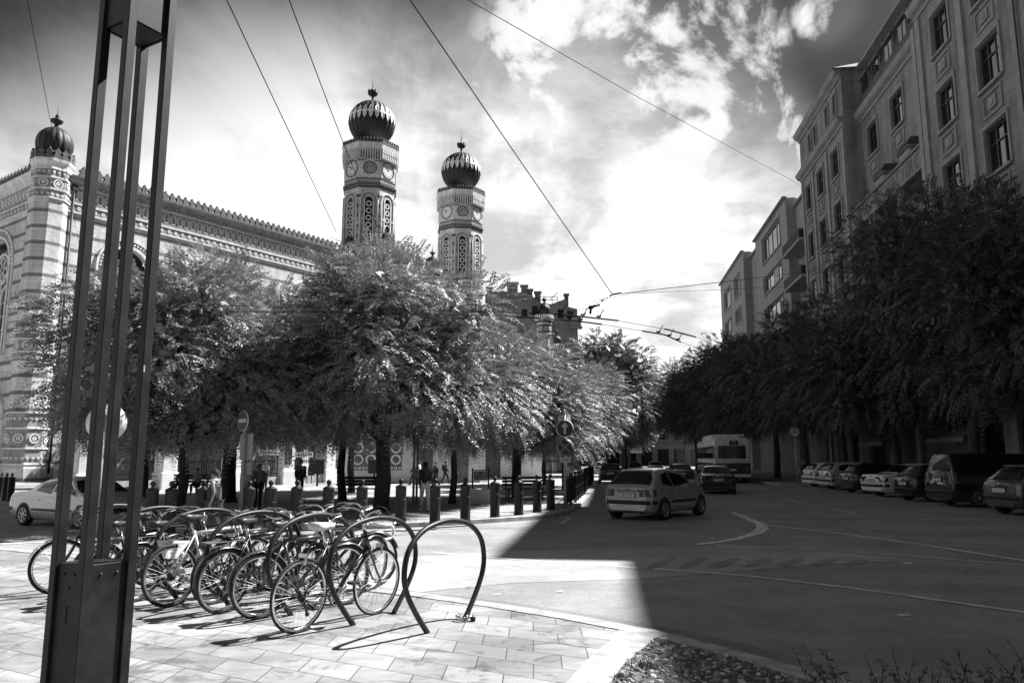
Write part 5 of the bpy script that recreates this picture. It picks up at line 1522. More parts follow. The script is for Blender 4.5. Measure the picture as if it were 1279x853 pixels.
    if race:
        d = MB(); d.tube([rr+Vector((.0, -.05, -.02)), rr+Vector((.03, -.05, -.09)), rr+Vector((.06, -.05, -.17))], .011, 6); d.disc(rr+Vector((.035, -.05, -.085)), .022, (0, 1, 0), .012, 12); d.disc(rr+Vector((.06, -.05, -.165)), .022, (0, 1, 0), .012, 12)
        d.build('derailleur', 'dark_metal', root)
    else:
        cg = MB(); cg.box(((bb.x)/2+.03, -.062, .37), (bb.x*.9, .012, .055)); cg.build('chain_guard', frame, root)
        ks = MB(); ks.tube([bb+Vector((-.04, .05, 0)), bb+Vector((-.13, .2, -.27))], .009, 6); ks.build('kickstand', 'alloy', root)
    for s, x in ((0, 0), (1, wb)):
        br = MB(); z = RW*2+.02; br.box((x-.0, 0, z), (.03, .085, .035)); 
        for sg in (-1, 1): br.box((x, sg*.034, z-.045), (.022, .014, .07))
        if race: br.build('brake', 'alloy', root)
    if guards:
        for cx_, a0, a1 in ((0, 15, 185), (wb, 20, 175)):
            g = MB(); P = arc(cx_, RW+.022, a0, a1, 18); vs = []
            for x, z in P:
                dx, dz = (x-cx_), (z-RW); l = math.hypot(dx, dz); dx /= l; dz /= l
                for y, k in ((-.027, -.012), (-.015, .004), (.015, .004), (.027, -.012)): vs.append((x+dx*k, y, z+dz*k))
            g.add(vs, [(4*i+k, 4*i+k+1, 4*i+5+k, 4*i+4+k) for i in range(len(P)-1) for k in range(3)], 0, True)
            g.tube([(P[3][0], .03, P[3][1]), (cx_, .06, RW)], .003, 4); g.tube([(P[-3][0], .03, P[-3][1]), (cx_, .06, RW)], .003, 4)
            g.build('mudguard', guards, root)
    if carrier:
        c = MB(); z = RW*2+.075
        for y in (-.06, -.02, .02, .06): c.tube([(-.28, y, z), (.17, y, z)], .005, 5)
        for x in (-.28, -.05, .17): c.tube([(x, -.06, z), (x, .06, z)], .005, 5)
        for s in (-1, 1): c.tube([(-.16, s*.06, z), (0, s*.075, RW)], .005, 5); c.tube([(.0, s*.06, z), (0, s*.075, RW)], .005, 5)
        c.box((-.3, 0, z-.03), (.02, .09, .05), 0); c.build('carrier', 'dark_metal', root)
    if lamp:
        l = MB(); lp = Vector((wb+.02, 0, RW*2+.09)); l.lathe([(.0, -.03), (.03, -.02), (.042, .03), (.0, .04)], 12, mat=Matrix.Translation(lp) @ Matrix.Rotation(PI/2, 4, 'Y')); l.tube([lp, ht-Vector((-.03, 0, .06))], .006, 5); l.build('headlamp', 'chrome', root)
    return root
A = lambda d: R(d)
bicycle('dark drop bar racing bicycle with pale saddle and white bar tape, nearest the empty hoop', (-2.05, 7.58, 0), A(56), 3.5, 'frame_dark', 'race', 'lightleather', 1.05, fcol='frame_mid')
bicycle('grey framed bicycle with grey mudguards standing just behind the dark racing bicycle', (-2.62, 8.22, 0), A(47), -3, 'frame_mid', 'city', 'leather', 1.0, guards='frame_mid')
bicycle('black city bicycle with rear carrier and dark mudguards', (-3.13, 8.52, 0), A(57), 3, 'frame_dark', 'city', 'leather', 1.02, guards='frame_dark', carrier=True)
bicycle('silver framed bicycle carrying the white trapezoid board in its frame', (-3.84, 8.86, 0), A(55), -2, 'frame_light', 'mtb', 'leather', 1.03)
bicycle('dark bicycle with long black mudguards just beyond the white board', (-4.38, 9.16, 0), A(60), 4, 'frame_mid', 'city', 'leather', 1.0, guards='frame_dark', carrier=True, lady=True)
bicycle('step through bicycle turned the other way with pale mudguards and headlamp, beside the lamp post', (-4.65, 10.2, 0), A(213), -3, 'frame_dark', 'city', 'leather', 1.0, guards='white', lamp=True, lady=True)
bicycle('pale bicycle squeezed in between the two carrier bicycles', (-3.45, 9.55, 0), A(50), -4, 'frame_light', 'mtb', 'leather', .98)
bicycle('dark bicycle with swept up handlebar, parked beyond the black city bicycle', (-2.6, 9.4, 0), A(42), 2, 'frame_dark', 'city', 'leather', 1.04, guards='frame_mid')
bicycle('grey bicycle with flat handlebar behind the lamp post, next to the step through one', (-4.9, 9.75, 0), A(52), 3, 'frame_mid', 'mtb', 'leather', 1.0)
bicycle('dark bicycle with black carrier wedged between two hoops behind the dark racing bicycle', (-2.25, 8.95, 0), A(64), 3, 'frame_dark', 'city', 'leather', 1.0, guards='frame_dark', carrier=True)
bicycle('dark flat bar bicycle leaning beyond the silver framed one', (-4.05, 9.75, 0), A(58), -4, 'frame_dark', 'mtb', 'leather', 1.02)
bicycle('dark step through bicycle behind the lamp post base', (-4.75, 9.05, 0), A(66), -2, 'frame_dark', 'city', 'leather', 1.0, guards='frame_dark', lady=True)
bicycle('dark mountain bicycle squeezed between the board carrying bicycle and the black city one', (-3.42, 9.02, 0), A(61), 4, 'frame_dark', 'mtb', 'leather', .98)
bicycle('dark bicycle with swept bars farthest back in the middle of the cluster', (-3.1, 9.95, 0), A(49), -3, 'frame_dark', 'city', 'leather', 1.0, carrier=True)
def thin_plastic():
    m, nt, bs = new_mat('thin_plastic'); bs.inputs['Base Color'].default_value = (.8, .8, .8, 1); bs.inputs['Roughness'].default_value = .5
    tr = _n(nt, 'ShaderNodeBsdfTranslucent'); tr.inputs[0].default_value = (.95, .95, .95, 1); mx = _n(nt, 'ShaderNodeMixShader'); mx.inputs[0].default_value = .85
    nt.links.new(bs.outputs[0], mx.inputs[1]); nt.links.new(tr.outputs[0], mx.inputs[2]); nt.links.new(mx.outputs[0], nt.nodes['Material Output'].inputs[0]); return m
M['thin_plastic'] = thin_plastic()
def board():
    Y = 8.98
    P = [D(198.5, 674, Y), D(240.5, 674.5, Y), D(224, 696.5, Y), D(207, 696.5, Y)]
    c = sum(P, Vector())/4
    u = (P[1]-P[0]).normalized(); v = Vector((0, 0, 1)); n = u.cross(v)
    m = MB(); q = [p-c for p in P]
    m.add(q+[p-n*.008 for p in q], [(0, 3, 2, 1), (4, 5, 6, 7), (0, 1, 5, 4), (1, 2, 6, 5), (2, 3, 7, 6), (3, 0, 4, 7)], 0)
    rg = random.Random(2)
    for k in range(5):
        z = .065-k*.034; x = -.11+.03*k
        while x < .15-.05*k*.9:
            l = rg.uniform(.012, .04); m.box((x+l/2, -.002, z), (l, .004, .009), 1); x += l+.008
    m.box((-.02, -.002, .083), (.03, .004, .022), 1)
    o = m.build('notice_board', ['thin_plastic', 'signgrey']); o.location = c+n*.06
    tag(o, 'white trapezoid board with faint lines of writing fixed in the silver bicycle frame', 'sign')
board()

# ---------------------------------------------------------------- bollards
def bollard_proto():
    root = thing('bollard', None, None)
    b = MB(); b.lathe([(.15, 0), (.15, .02), (.135, .05), (.135, .915), (.14, .925), (.14, .945)], 20); b.lathe([(.137, .62), (.141, .625), (.141, .645), (.137, .65)], 20); b.build('post', 'bollard_paint', root)
    c = MB(); c.lathe([(.142, .945), (.12, .965), (.05, 1.0), (.035, 1.015), (.035, 1.03)], 20)
    c.lathe([(.0, 1.02)]+sphere_prof(.062, 1.085, -80, 85, 10)+[(0, 1.147)], 16); c.build('ball_cap', 'bollard_paint', root)
    return root
M['bollard_paint'] = grey('bollard_paint', .02, .5, 0, .2, 8, .1, 30, spec=.3)
bl = [('bollard at the end of the row, right against the iron railing', 688, 636), ('second bollard from the iron railing', 671, 639.5), ('third bollard from the iron railing', 648, 643), ('bollard in front of the notice board, to the right of it', 618, 646), ('bollard directly in front of the stone block', 581, 651), ('bollard beside the walking woman in black', 543, 654.5), ('bollard just to the right of the stout tree trunk', 500, 656), ('bollard just to the left of the stout tree trunk', 451, 659),
      ('bollard in front of the dark plaque post, in tree shade', 409, 660), ('shaded bollard behind the upturned handlebar', 369, 661), ('shaded bollard in front of the woman in the pale top', 336, 662), ('shaded bollard in front of the man in the white shirt', 309, 663), ('shaded bollard just behind the woman in the checked dress', 251, 664), ('shaded bollard by the thin tree trunk', 211, 665), ('last shaded bollard of the row, nearest the silver saloon', 187, 665.5)]
bp = bollard_proto(); first = True
for lab, px, py in bl:
    o = bp if first else copy_tree(bp); first = False
    p = G(px, py, 0); o.location = (p.x, p.y, -.005); o['label'] = lab; o['category'] = 'bollard'; o['group'] = 'ball topped bollards along the kerb'
for i, px in enumerate((2, 16, 30)):
    o = copy_tree(bp); p = D(px, 600, 33.0); o.location = (p.x, 33.0-i*.4, -.12)
    o['label'] = ['bollard beside the brick pier cut by the picture edge', 'middle bollard of the three below the brick pier', 'bollard half hidden behind the boot of the silver saloon'][i]; o['category'] = 'bollard'; o['group'] = 'bollards below the brick pier'

# ---------------------------------------------------------------- iron railing along the square
def railing():
    P = [(1.75, 25.75), (2.35, 28.9), (3.35, 36.0), (4.6, 45.8), (5.75, 55.0), (6.35, 60)]
    r_ = thing('iron_railing', 'long black iron railing with ball topped posts following the kerb of the square', 'railing', (P[0][0], P[0][1], 0))
    o = Vector((P[0][0], P[0][1])); b = MB(); n_p = 0
    for a, c in zip(P[:-1], P[1:]):
        a = Vector(a)-o; c = Vector(c)-o; d = (c-a); L = d.length; d.normalize(); ang = math.atan2(d.y, d.x)
        for z in (.14, .55, .98): q = (a+c)/2; b.box((q.x, q.y, z), (L, .03, .035), 0, ang)
        k = 0
        while k < L:
            q = a+d*k; b.box((q.x, q.y, .56), (.018, .018, .86), 0); k += .16
    b.build('bars', 'bollard_paint', r_)
    L = resample(P, 1.75)
    for q in L:
        m = MB(); q = q-o; m.lathe([(.055, 0), (.05, .05), (.045, 1.0), (.06, 1.02), (.03, 1.05)]+sphere_prof(.055, 1.11, -60, 85, 8), 10, (q.x, q.y, 0)); m.build('post', 'bollard_paint', r_)
railing()

# ---------------------------------------------------------------- road signs
def disc_face(mb, c, r, y, mi, n=32, out=-1):
    mb.add([(c[0]+r*math.cos(2*PI*k/n), y, c[1]+r*math.sin(2*PI*k/n)) for k in range(n)], [tuple(range(n))], mi)
def sign_root(label, loc, h, r=.045):
    root = thing('road_sign', label, 'road sign', loc, 0)
    m = MB(); m.tube([(0, 0, 0), (0, 0, h)], r, 10); m.build('pole', 'signgrey', root); return root
def no_entry():
    p = G(299.5, 655, 0); root = sign_root('round no entry sign with pale bar above two blank rectangular plates, under the trees', (p.x, p.y, 0), 2.75)
    root.rotation_euler.z = R(-42)
    z = D(300.5, 525.5, p.y).z
    m = MB(); m.disc((0, -.06, z), .26, (0, 1, 0), .02, 32, 1); disc_face(m, (0, z), .24, -.0725, 0); m.box((0, -.076, z), (.37, .006, .09), 1); m.build('disc', [M['sign_red'], 'offwhite'], root)
    m = MB(); m.box((-.02, .08, z-.66), (.6, .025, .66), 0); m.build('plate', 'signgrey', root)
    m = MB(); m.box((.12, .08, z-1.2), (.32, .025, .3), 0); m.build('plate', 'signgrey', root)
M['sign_red'] = grey('sign_red', .09, .4, 0, .06)
M['sign_blue'] = grey('sign_blue', .035, .4, 0, .06)
no_entry()
def arrow_sign():
    Y = 25.3; x = D(706, 600, Y).x
    root = sign_root('blue round signs on one pole: straight ahead arrow over a no stopping cross', (x, Y, 0), 3.05)
    z = D(706, 535, Y).z; m = MB(); m.disc((0, -.06, z), .29, (0, 1, 0), .02, 32, 1); disc_face(m, (0, z), .265, -.0725, 0)
    m.box((0, -.076, z-.05), (.075, .006, .26), 1); m.add([(-.13, -.078, z+.05), (.13, -.078, z+.05), (0, -.078, z+.21)], [(0, 1, 2)], 1); m.build('arrow_disc', ['sign_blue', 'offwhite'], root)
    z = D(706, 558.5, Y).z; m = MB(); m.disc((0, -.06, z), .29, (0, 1, 0), .02, 32, 2); disc_face(m, (0, z), .225, -.0725, 0)
    for s in (-1, 1):
        d = Vector((s*.707, 0, .707)); n = Vector((-d.z, 0, d.x))*.03; c = Vector((0, -.077-.002*s, z))
        m.add([c-d*.23-n, c-d*.23+n, c+d*.23+n, c+d*.23-n], [(0, 1, 2, 3)], 2)
    m.build('cross_disc', ['sign_blue', 'offwhite', M['sign_red2']], root)
    z = D(706, 574, Y).z; m = MB(); m.box((0, -.06, z), (.36, .02, .17), 0)
    add_text(m, '0-24', .11, (0, -.073, z), (1, 0, 0), (0, 0, 1), 1, .002); m.build('plate', ['offwhite', 'ink'], root)
M['sign_red2'] = grey('sign_red_ring', .2, .4, 0, .06)
arrow_sign()
def speed_sign():
    Y = 48.6; x = D(996, 600, Y).x; root = sign_root('round thirty speed limit sign on a thin pole before the shaded parked cars', (x, Y, 0), D(996, 545, Y).z+.3)
    z = D(995.5, 539.5, Y).z; m = MB(); m.disc((0, -.06, z), .36, (0, 1, 0), .02, 32, 2); disc_face(m, (0, z), .27, -.0725, 1)
    add_text(m, '30', .33, (0, -.075, z), (1, 0, 0), (0, 0, 1), 0, .002); m.build('disc', ['ink', 'white', M['sign_red2']], root)
speed_sign()
def white_back():
    Y = 17.6; p = D(133, 528, Y); root = sign_root('plain round white sign back on a pole, seen between the lamp post legs', (p.x-.04, Y, ZR), p.z+.3, .035)
    m = MB(); m.disc((.04, .0, p.z-ZR), .44, (.2, -1, 0), .012, 36); m.build('disc', 'white', root)
white_back()
def info_board():
    Y = 31.0; a, b = D(591.5, 588, Y), D(609, 600, Y); c = (a+b)/2
    root = thing('notice_sign', 'white notice board with lettering framed between two dark posts on the square', 'notice board', (c.x, Y, 0)); w_, h_ = b.x-a.x, a.z-b.z; z = c.z
    for s in (-1, 1): m = MB(); m.box((s*(w_/2+.04), 0, (z+h_/2+.12)/2), (.06, .06, z+h_/2+.12)); m.build('post', 'dark_metal', root)
    m = MB(); m.box((0, 0, z), (w_, .04, h_), 0)
    for dx, dz, ww, hh in ((0, h_/2-.03, w_-.08, .012), (0, -h_/2+.03, w_-.08, .012), (-w_/2+.04, 0, .012, h_-.06), (w_/2-.04, 0, .012, h_-.06)): m.box((dx, -.022, z+dz), (ww, .006, hh), 1)
    add_text(m, 'Herzl Park', .085, (0, -.024, z-.02), (1, 0, 0), (0, 0, 1), 1, .002)
    m.box((0, -.023, z+h_/2-.08), (.1, .006, .06), 1); m.build('panel', ['offwhite', 'ink'], root)
    m = MB(); m.box((0, 0, z-h_/2-.04), (w_, .05, .03)); m.box((0, 0, z+h_/2+.03), (w_, .05, .03)); m.build('crossbar', 'dark_metal', root)
info_board()
def blocks():
    rg = random.Random(9)
    for i, (px, py, w_, h_, lab) in enumerate(((585, 627, .62, .42, 'dark rough stone block beside the pale ones by the notice board'), (600, 628.5, .85, .55, 'pale rough stone block just under the notice board'), (612, 627, .6, .5, 'smaller pale rough stone block to the side of the notice board'))):
        p = G(px, py, 0); m = MB()
        vs = [(x*w_/2*rg.uniform(.85, 1.05), y*.3*rg.uniform(.8, 1.1), z*h_*rg.uniform(.88, 1.05)) for z in (0, .5, 1) for x, y in ((-1, -1), (0, -1.15), (1, -1), (1.05, 0), (1, 1), (0, 1.1), (-1, 1), (-1.05, 0))]
        m.add(vs, [tuple(range(16, 24))]+[(8*k+j, 8*k+(j+1) % 8, 8*k+8+(j+1) % 8, 8*k+8+j) for k in (0, 1) for j in range(8)])
        o = m.build('stone_block', 'stone_dark' if i == 0 else 'stone_white'); o.location = (p.x, p.y, -.005); tag(o, lab, 'stone block', 'rough stone blocks on the square')
blocks()
def benches():
    for i, (px, py, lab) in enumerate(((236, 618, 'wooden bench in deep tree shade with two people seated'), (446, 624, 'empty dark bench beside the stout tree trunk'), (655, 624, 'dark bench near the end of the bollard row'))):
        p = G(px, py, 0); r_ = thing('park_bench', lab, 'bench', (p.x, p.y, -.005), R(8*i), 'park benches on the square')
        m = MB()
        for k in range(4): m.box((0, -.18+k*.12, .44), (1.7, .09, .04))
        m.build('seat', 'bark', r_); m = MB()
        for k in range(3): m.box((0, .25+.03*k, .6+k*.13), (1.7, .03, .1))
        m.build('backrest', 'bark', r_)
        for s in (-.7, .7):
            m = MB(); m.box((s, 0, .21), (.06, .42, .42)); m.box((s, .27, .6), (.05, .05, .6)); m.build('leg', 'dark_metal', r_)
benches()
def litter_bins():
    for i, (px, py, lab) in enumerate(((396, 607, 'dark square litter bin on a post beside the white gate posts'), (467, 606, 'dark lidded litter bin near the stout trunk'))):
        p = G(px, py, 0); k = 1.0; r_ = thing('litter_bin', lab, 'litter bin', (p.x, p.y, -.005), .3, 'litter bins')
        m = MB(); m.cbox((0, 0, 1.15), (.75, .5, .85), .03); m.build('box', 'cloth_dark', r_); m = MB(); m.box((0, 0, .36), (.12, .12, .75)); m.build('post', 'dark_metal', r_)
litter_bins()
def tree_stakes():
    for i, px in enumerate((516, 520)):
        p = G(px, 629-i, 0); m = MB(); m.tube([(0, 0, 0), (.02, 0, 2.6)], .045, 8); o = m.build('wooden_stake', 'stone_mid'); o.location = (p.x, p.y, -.005)
        tag(o, ['pale wooden tree stake nearer the stout trunk', 'pale wooden tree stake nearer the walking woman'][i], 'stake', 'tree stakes')
tree_stakes()

# ---------------------------------------------------------------- overhead wires
def wire(label, pts, r, sleeves=(), name='overhead_wire', clamps=()):
    m = MB(); m.tube(pts, r*.72, 6); o = m.build(name, 'wire'); tag(o, label, 'wire', 'overhead wires')
    return o
def zpt(x, y, z):
    d = ray(x, y); t = (z-CAMH)/d[2]; return Vector((d[0]*t, d[1]*t, z))
wire('thin span wire running down past the corner dome towards the striped wall', [D(27, -40, 14), D(34, 0, 15), D(62, 147, 24), D(87, 248, 38), D(103, 325, 56)], .012)
wire('span wire ending in the tree crown before the big tower', [D(264, -40, 12), D(283, 0, 13), D(355, 152, 19), D(420, 290, 29)], .016)
wire('span wire crossing the big tower from above', [D(346, -45, 12), D(361, 0, 13), D(408, 125, 18), D(430, 182, 21), D(482, 310, 31)], .016)
knot = zpt(765, 368, 6.6)
wire('long span wire sloping across bright sky down to the wire junction', [D(488, -40, 11), D(512, 0, 12), D(640, 187, 18), knot], .017)
wire('faint long span wire from above to the corner of the stepped roof house', [D(545, -25, 26), D(584, 0, 27), D(790, 118, 42), D(1003, 233, 72)], .024)
wire('span wire from the wire junction across to the apartment house', [knot, zpt(905, 352, 7.2), D(1003, 340, 48), D(1090, 322, 50.5)], .014)
wire('thin lower span wire below the junction running to the house with balconies', [knot+Vector((-.6, -.2, -.25)), zpt(790, 366, 6.6), zpt(900, 362, 7.0), D(1020, 356, 50)], .008)
cw1 = [zpt(120, 381, 5.6), zpt(190, 381.5, 5.6), zpt(420, 384, 5.6), zpt(610, 390, 5.6), zpt(690, 391.5, 5.6), zpt(772, 400.5, 5.6), zpt(835, 412, 5.6), zpt(880, 424, 5.6)]
cw2 = [zpt(120, 389, 5.6), zpt(190, 389, 5.6), zpt(420, 390, 5.6), zpt(640, 395, 5.6), zpt(720, 401, 5.6), zpt(751, 405, 5.6), zpt(830, 418, 5.6), zpt(850, 427, 5.6), zpt(885, 440, 5.6)]
def sub(pts, px0, px1, n=10):
    """piece of a wire between two positions"""
    d = []
    for p in pts: d.append(639.5+FPX*p.x/(p.y*math.cos(PIT)+(p.z-CAMH)*math.sin(PIT)))
    out = []
    for k in range(n+1):
        x = px0+(px1-px0)*k/n
        for a in range(len(pts)-1):
            if d[a] <= x <= d[a+1]: out.append(pts[a].lerp(pts[a+1], (x-d[a])/(d[a+1]-d[a]))); break
    return out
def contact(label, pts, sl, hang):
    r_ = thing('contact_wire', label, 'wire', (0, 0, 0), 0, 'trolley contact wires')
    m = MB(); m.tube(pts, .008, 6); m.build('cable', 'wire', r_)
    for a, b in sl: m = MB(); m.tube(sub(pts, a, b),   .024, 8); m.build('sleeve', 'wire', r_)
    for h in hang:
        q = sub(pts, h, h+.5, 1)[0]; m = MB(); m.box((q.x, q.y, q.z+.06), (.13, .04, .045)); m.tube([q, q+Vector((.1, 0, .2)), q+Vector((.16, 0, .26))], .013, 6); m.build('clamp', 'wire', r_)
contact('upper trolley contact wire sweeping over the square and the road', cw1, ((662, 772), (830, 868)), (672, 727, 747, 700))
contact('lower trolley contact wire with separate insulated sleeves, below the first', cw2, ((645, 675), (700, 752), (801, 850)), (725, 822, 836, 847))
def junction():
    m = MB()
    for k in range(5):
        a = knot.lerp(zpt(738, 384, 6.2), k/5); b = knot.lerp(zpt(738, 384, 6.2), (k+.7)/5); m.tube([a, b], .022 if k % 2 == 0 else .009, 7)
    e = zpt(738, 384, 6.2); m.tube([e, e+Vector((.28, 0, .08))], .03, 7); m.tube([e, e+Vector((-.02, 0, -.2))], .035, 7); m.box(tuple(e), (.14, .06, .1)); m.tube([knot, knot+Vector((.28, 0, .05))], .025, 7)
    tag(m.build('wire_junction', 'wire'), 'dark insulators and clamps where the span wires meet above the road', 'wire fitting')
    tail = MB(); tail.tube([e, zpt(700, 392, 5.95), zpt(670, 402, 5.9), zpt(655, 415, 5.8)], .006, 5); tag(tail.build('overhead_wire', 'wire'), 'thin hanging wire dropping from the insulators into the trees', 'wire', 'overhead wires')
junction()
# ---------------------------------------------------------------- cars
def paint(name, v, metal=.3, rough=.3):
    m = grey(name, v, rough, metal, .04, 2, coat=1.0); return m
PAINT = {k: paint('car_paint_'+k, v, mt) for k, v, mt in (('silver', .42, .25), ('white', .88, 0), ('pale', .6, .25), ('dark', .022, .2), ('black', .012, 0), ('grey', .10, .4))}
M['trim_black'] = grey('black_trim', .02, .55)
def interp(tab, x):
    if x <= tab[0][0]: return tab[0][1]
    for (a, b), (c, d) in zip(tab[:-1], tab[1:]):
        if x <= c:
            t = (x-a)/(c-a); return b+(d-b)*t
    return tab[-1][1]
def smooth_tab(tab, n=6):
    P = smooth_pts([(a, 0, b) for a, b in tab], n); out = []
    for p in P:
        if not out or p.x > out[-1][0]+1e-4: out.append((p.x, p.z))
    return out
SPEC = {
 # x from the rear bumper forwards; top line, belt line, half width, wheels, side glass, rear glass
 'hatch': dict(L=3.85, top=[(0, .78), (.03, .90), (.13, .97), (.52, 1.33), (.78, 1.40), (1.35, 1.44), (1.9, 1.41), (2.2, 1.34), (2.95, .95), (3.5, .84), (3.75, .68), (3.85, .5)],
    belt=[(0, .80), (.2, .90), (1.5, .89), (2.9, .86), (3.5, .78), (3.85, .5)], wid=[(0, .62), (.06, .72), (.16, .785), (.6, .825), (2.0, .83), (3.2, .81), (3.6, .74), (3.85, .56)],
    wx=(.68, 3.12), wr=.295, rg=(.15, .52), side=[[(.66, .93), (.86, 1.28), (1.28, 1.335), (1.28, .92)], [(1.36, .92), (1.36, 1.34), (1.95, 1.32), (2.35, 1.14), (2.62, .93)]], ws=(2.24, 2.92), lampz=(.66, .86), bump=.5, plate=.70),
 'saloon': dict(L=4.75, top=[(0, .72), (.03, .90), (.12, .97), (.75, 1.02), (.95, 1.05), (1.55, 1.35), (1.95, 1.43), (2.5, 1.455), (2.9, 1.42), (3.05, 1.38), (3.7, 1.0), (4.3, .88), (4.62, .72), (4.75, .52)],
    belt=[(0, .72), (.2, .93), (1.6, .95), (3.6, .9), (4.3, .8), (4.75, .52)], wid=[(0, .76), (.14, .85), (.8, .89), (2.4, .905), (4.0, .88), (4.45, .8), (4.75, .6)],
    wx=(.98, 3.83), wr=.32, rg=(.98, 1.6), side=[[(1.38, .99), (1.72, 1.33), (2.28, 1.375), (2.28, .97)], [(2.35, .97), (2.35, 1.375), (2.85, 1.35), (3.1, 1.22), (3.45, .96)]], ws=(3.08, 3.66), lampz=(.66, .88), bump=.5, plate=.72),
 'estate': dict(L=4.6, top=[(0, .72), (.04, .95), (.10, 1.02), (.45, 1.38), (.7, 1.44), (1.5, 1.475), (2.3, 1.45), (2.75, 1.36), (3.5, .98), (4.1, .87), (4.45, .7), (4.6, .5)],
    belt=[(0, .72), (.2, .95), (2, .93), (3.4, .9), (4.2, .8), (4.6, .5)], wid=[(0, .74), (.14, .84), (.7, .87), (2.4, .88), (3.9, .86), (4.3, .78), (4.6, .58)],
    wx=(.9, 3.65), wr=.31, rg=(.13, .46), side=[[(.5, .98), (.7, 1.34), (1.2, 1.38), (1.2, .97)], [(1.27, .97), (1.27, 1.385), (2.0, 1.38), (2.0, .96)], [(2.07, .96), (2.07, 1.38), (2.6, 1.33), (3.15, .95)]], ws=(2.8, 3.46), lampz=(.68, .92), bump=.5, plate=.74),
 'van': dict(L=4.8, top=[(0, .8), (.03, 1.1), (.06, 1.2), (.2, 1.8), (.4, 1.9), (1.5, 1.95), (3.0, 1.92), (3.4, 1.84), (4.1, 1.2), (4.5, 1.05), (4.7, .8), (4.8, .55)],
    belt=[(0, .8), (.1, 1.12), (2, 1.12), (4.0, 1.06), (4.5, .95), (4.8, .55)], wid=[(0, .86), (.12, .93), (.7, .95), (3.6, .95), (4.4, .9), (4.8, .7)],
    wx=(.95, 3.95), wr=.34, rg=(.075, .24), side=[[(.4, 1.16), (.5, 1.76), (1.7, 1.8), (1.7, 1.15)], [(1.8, 1.15), (1.8, 1.8), (2.9, 1.78), (2.9, 1.14)], [(3.0, 1.14), (3.0, 1.77), (3.3, 1.74), (3.8, 1.2), (3.8, 1.13)]], ws=(3.45, 4.06), lampz=(.85, 1.25), bump=.55, plate=.98),
}
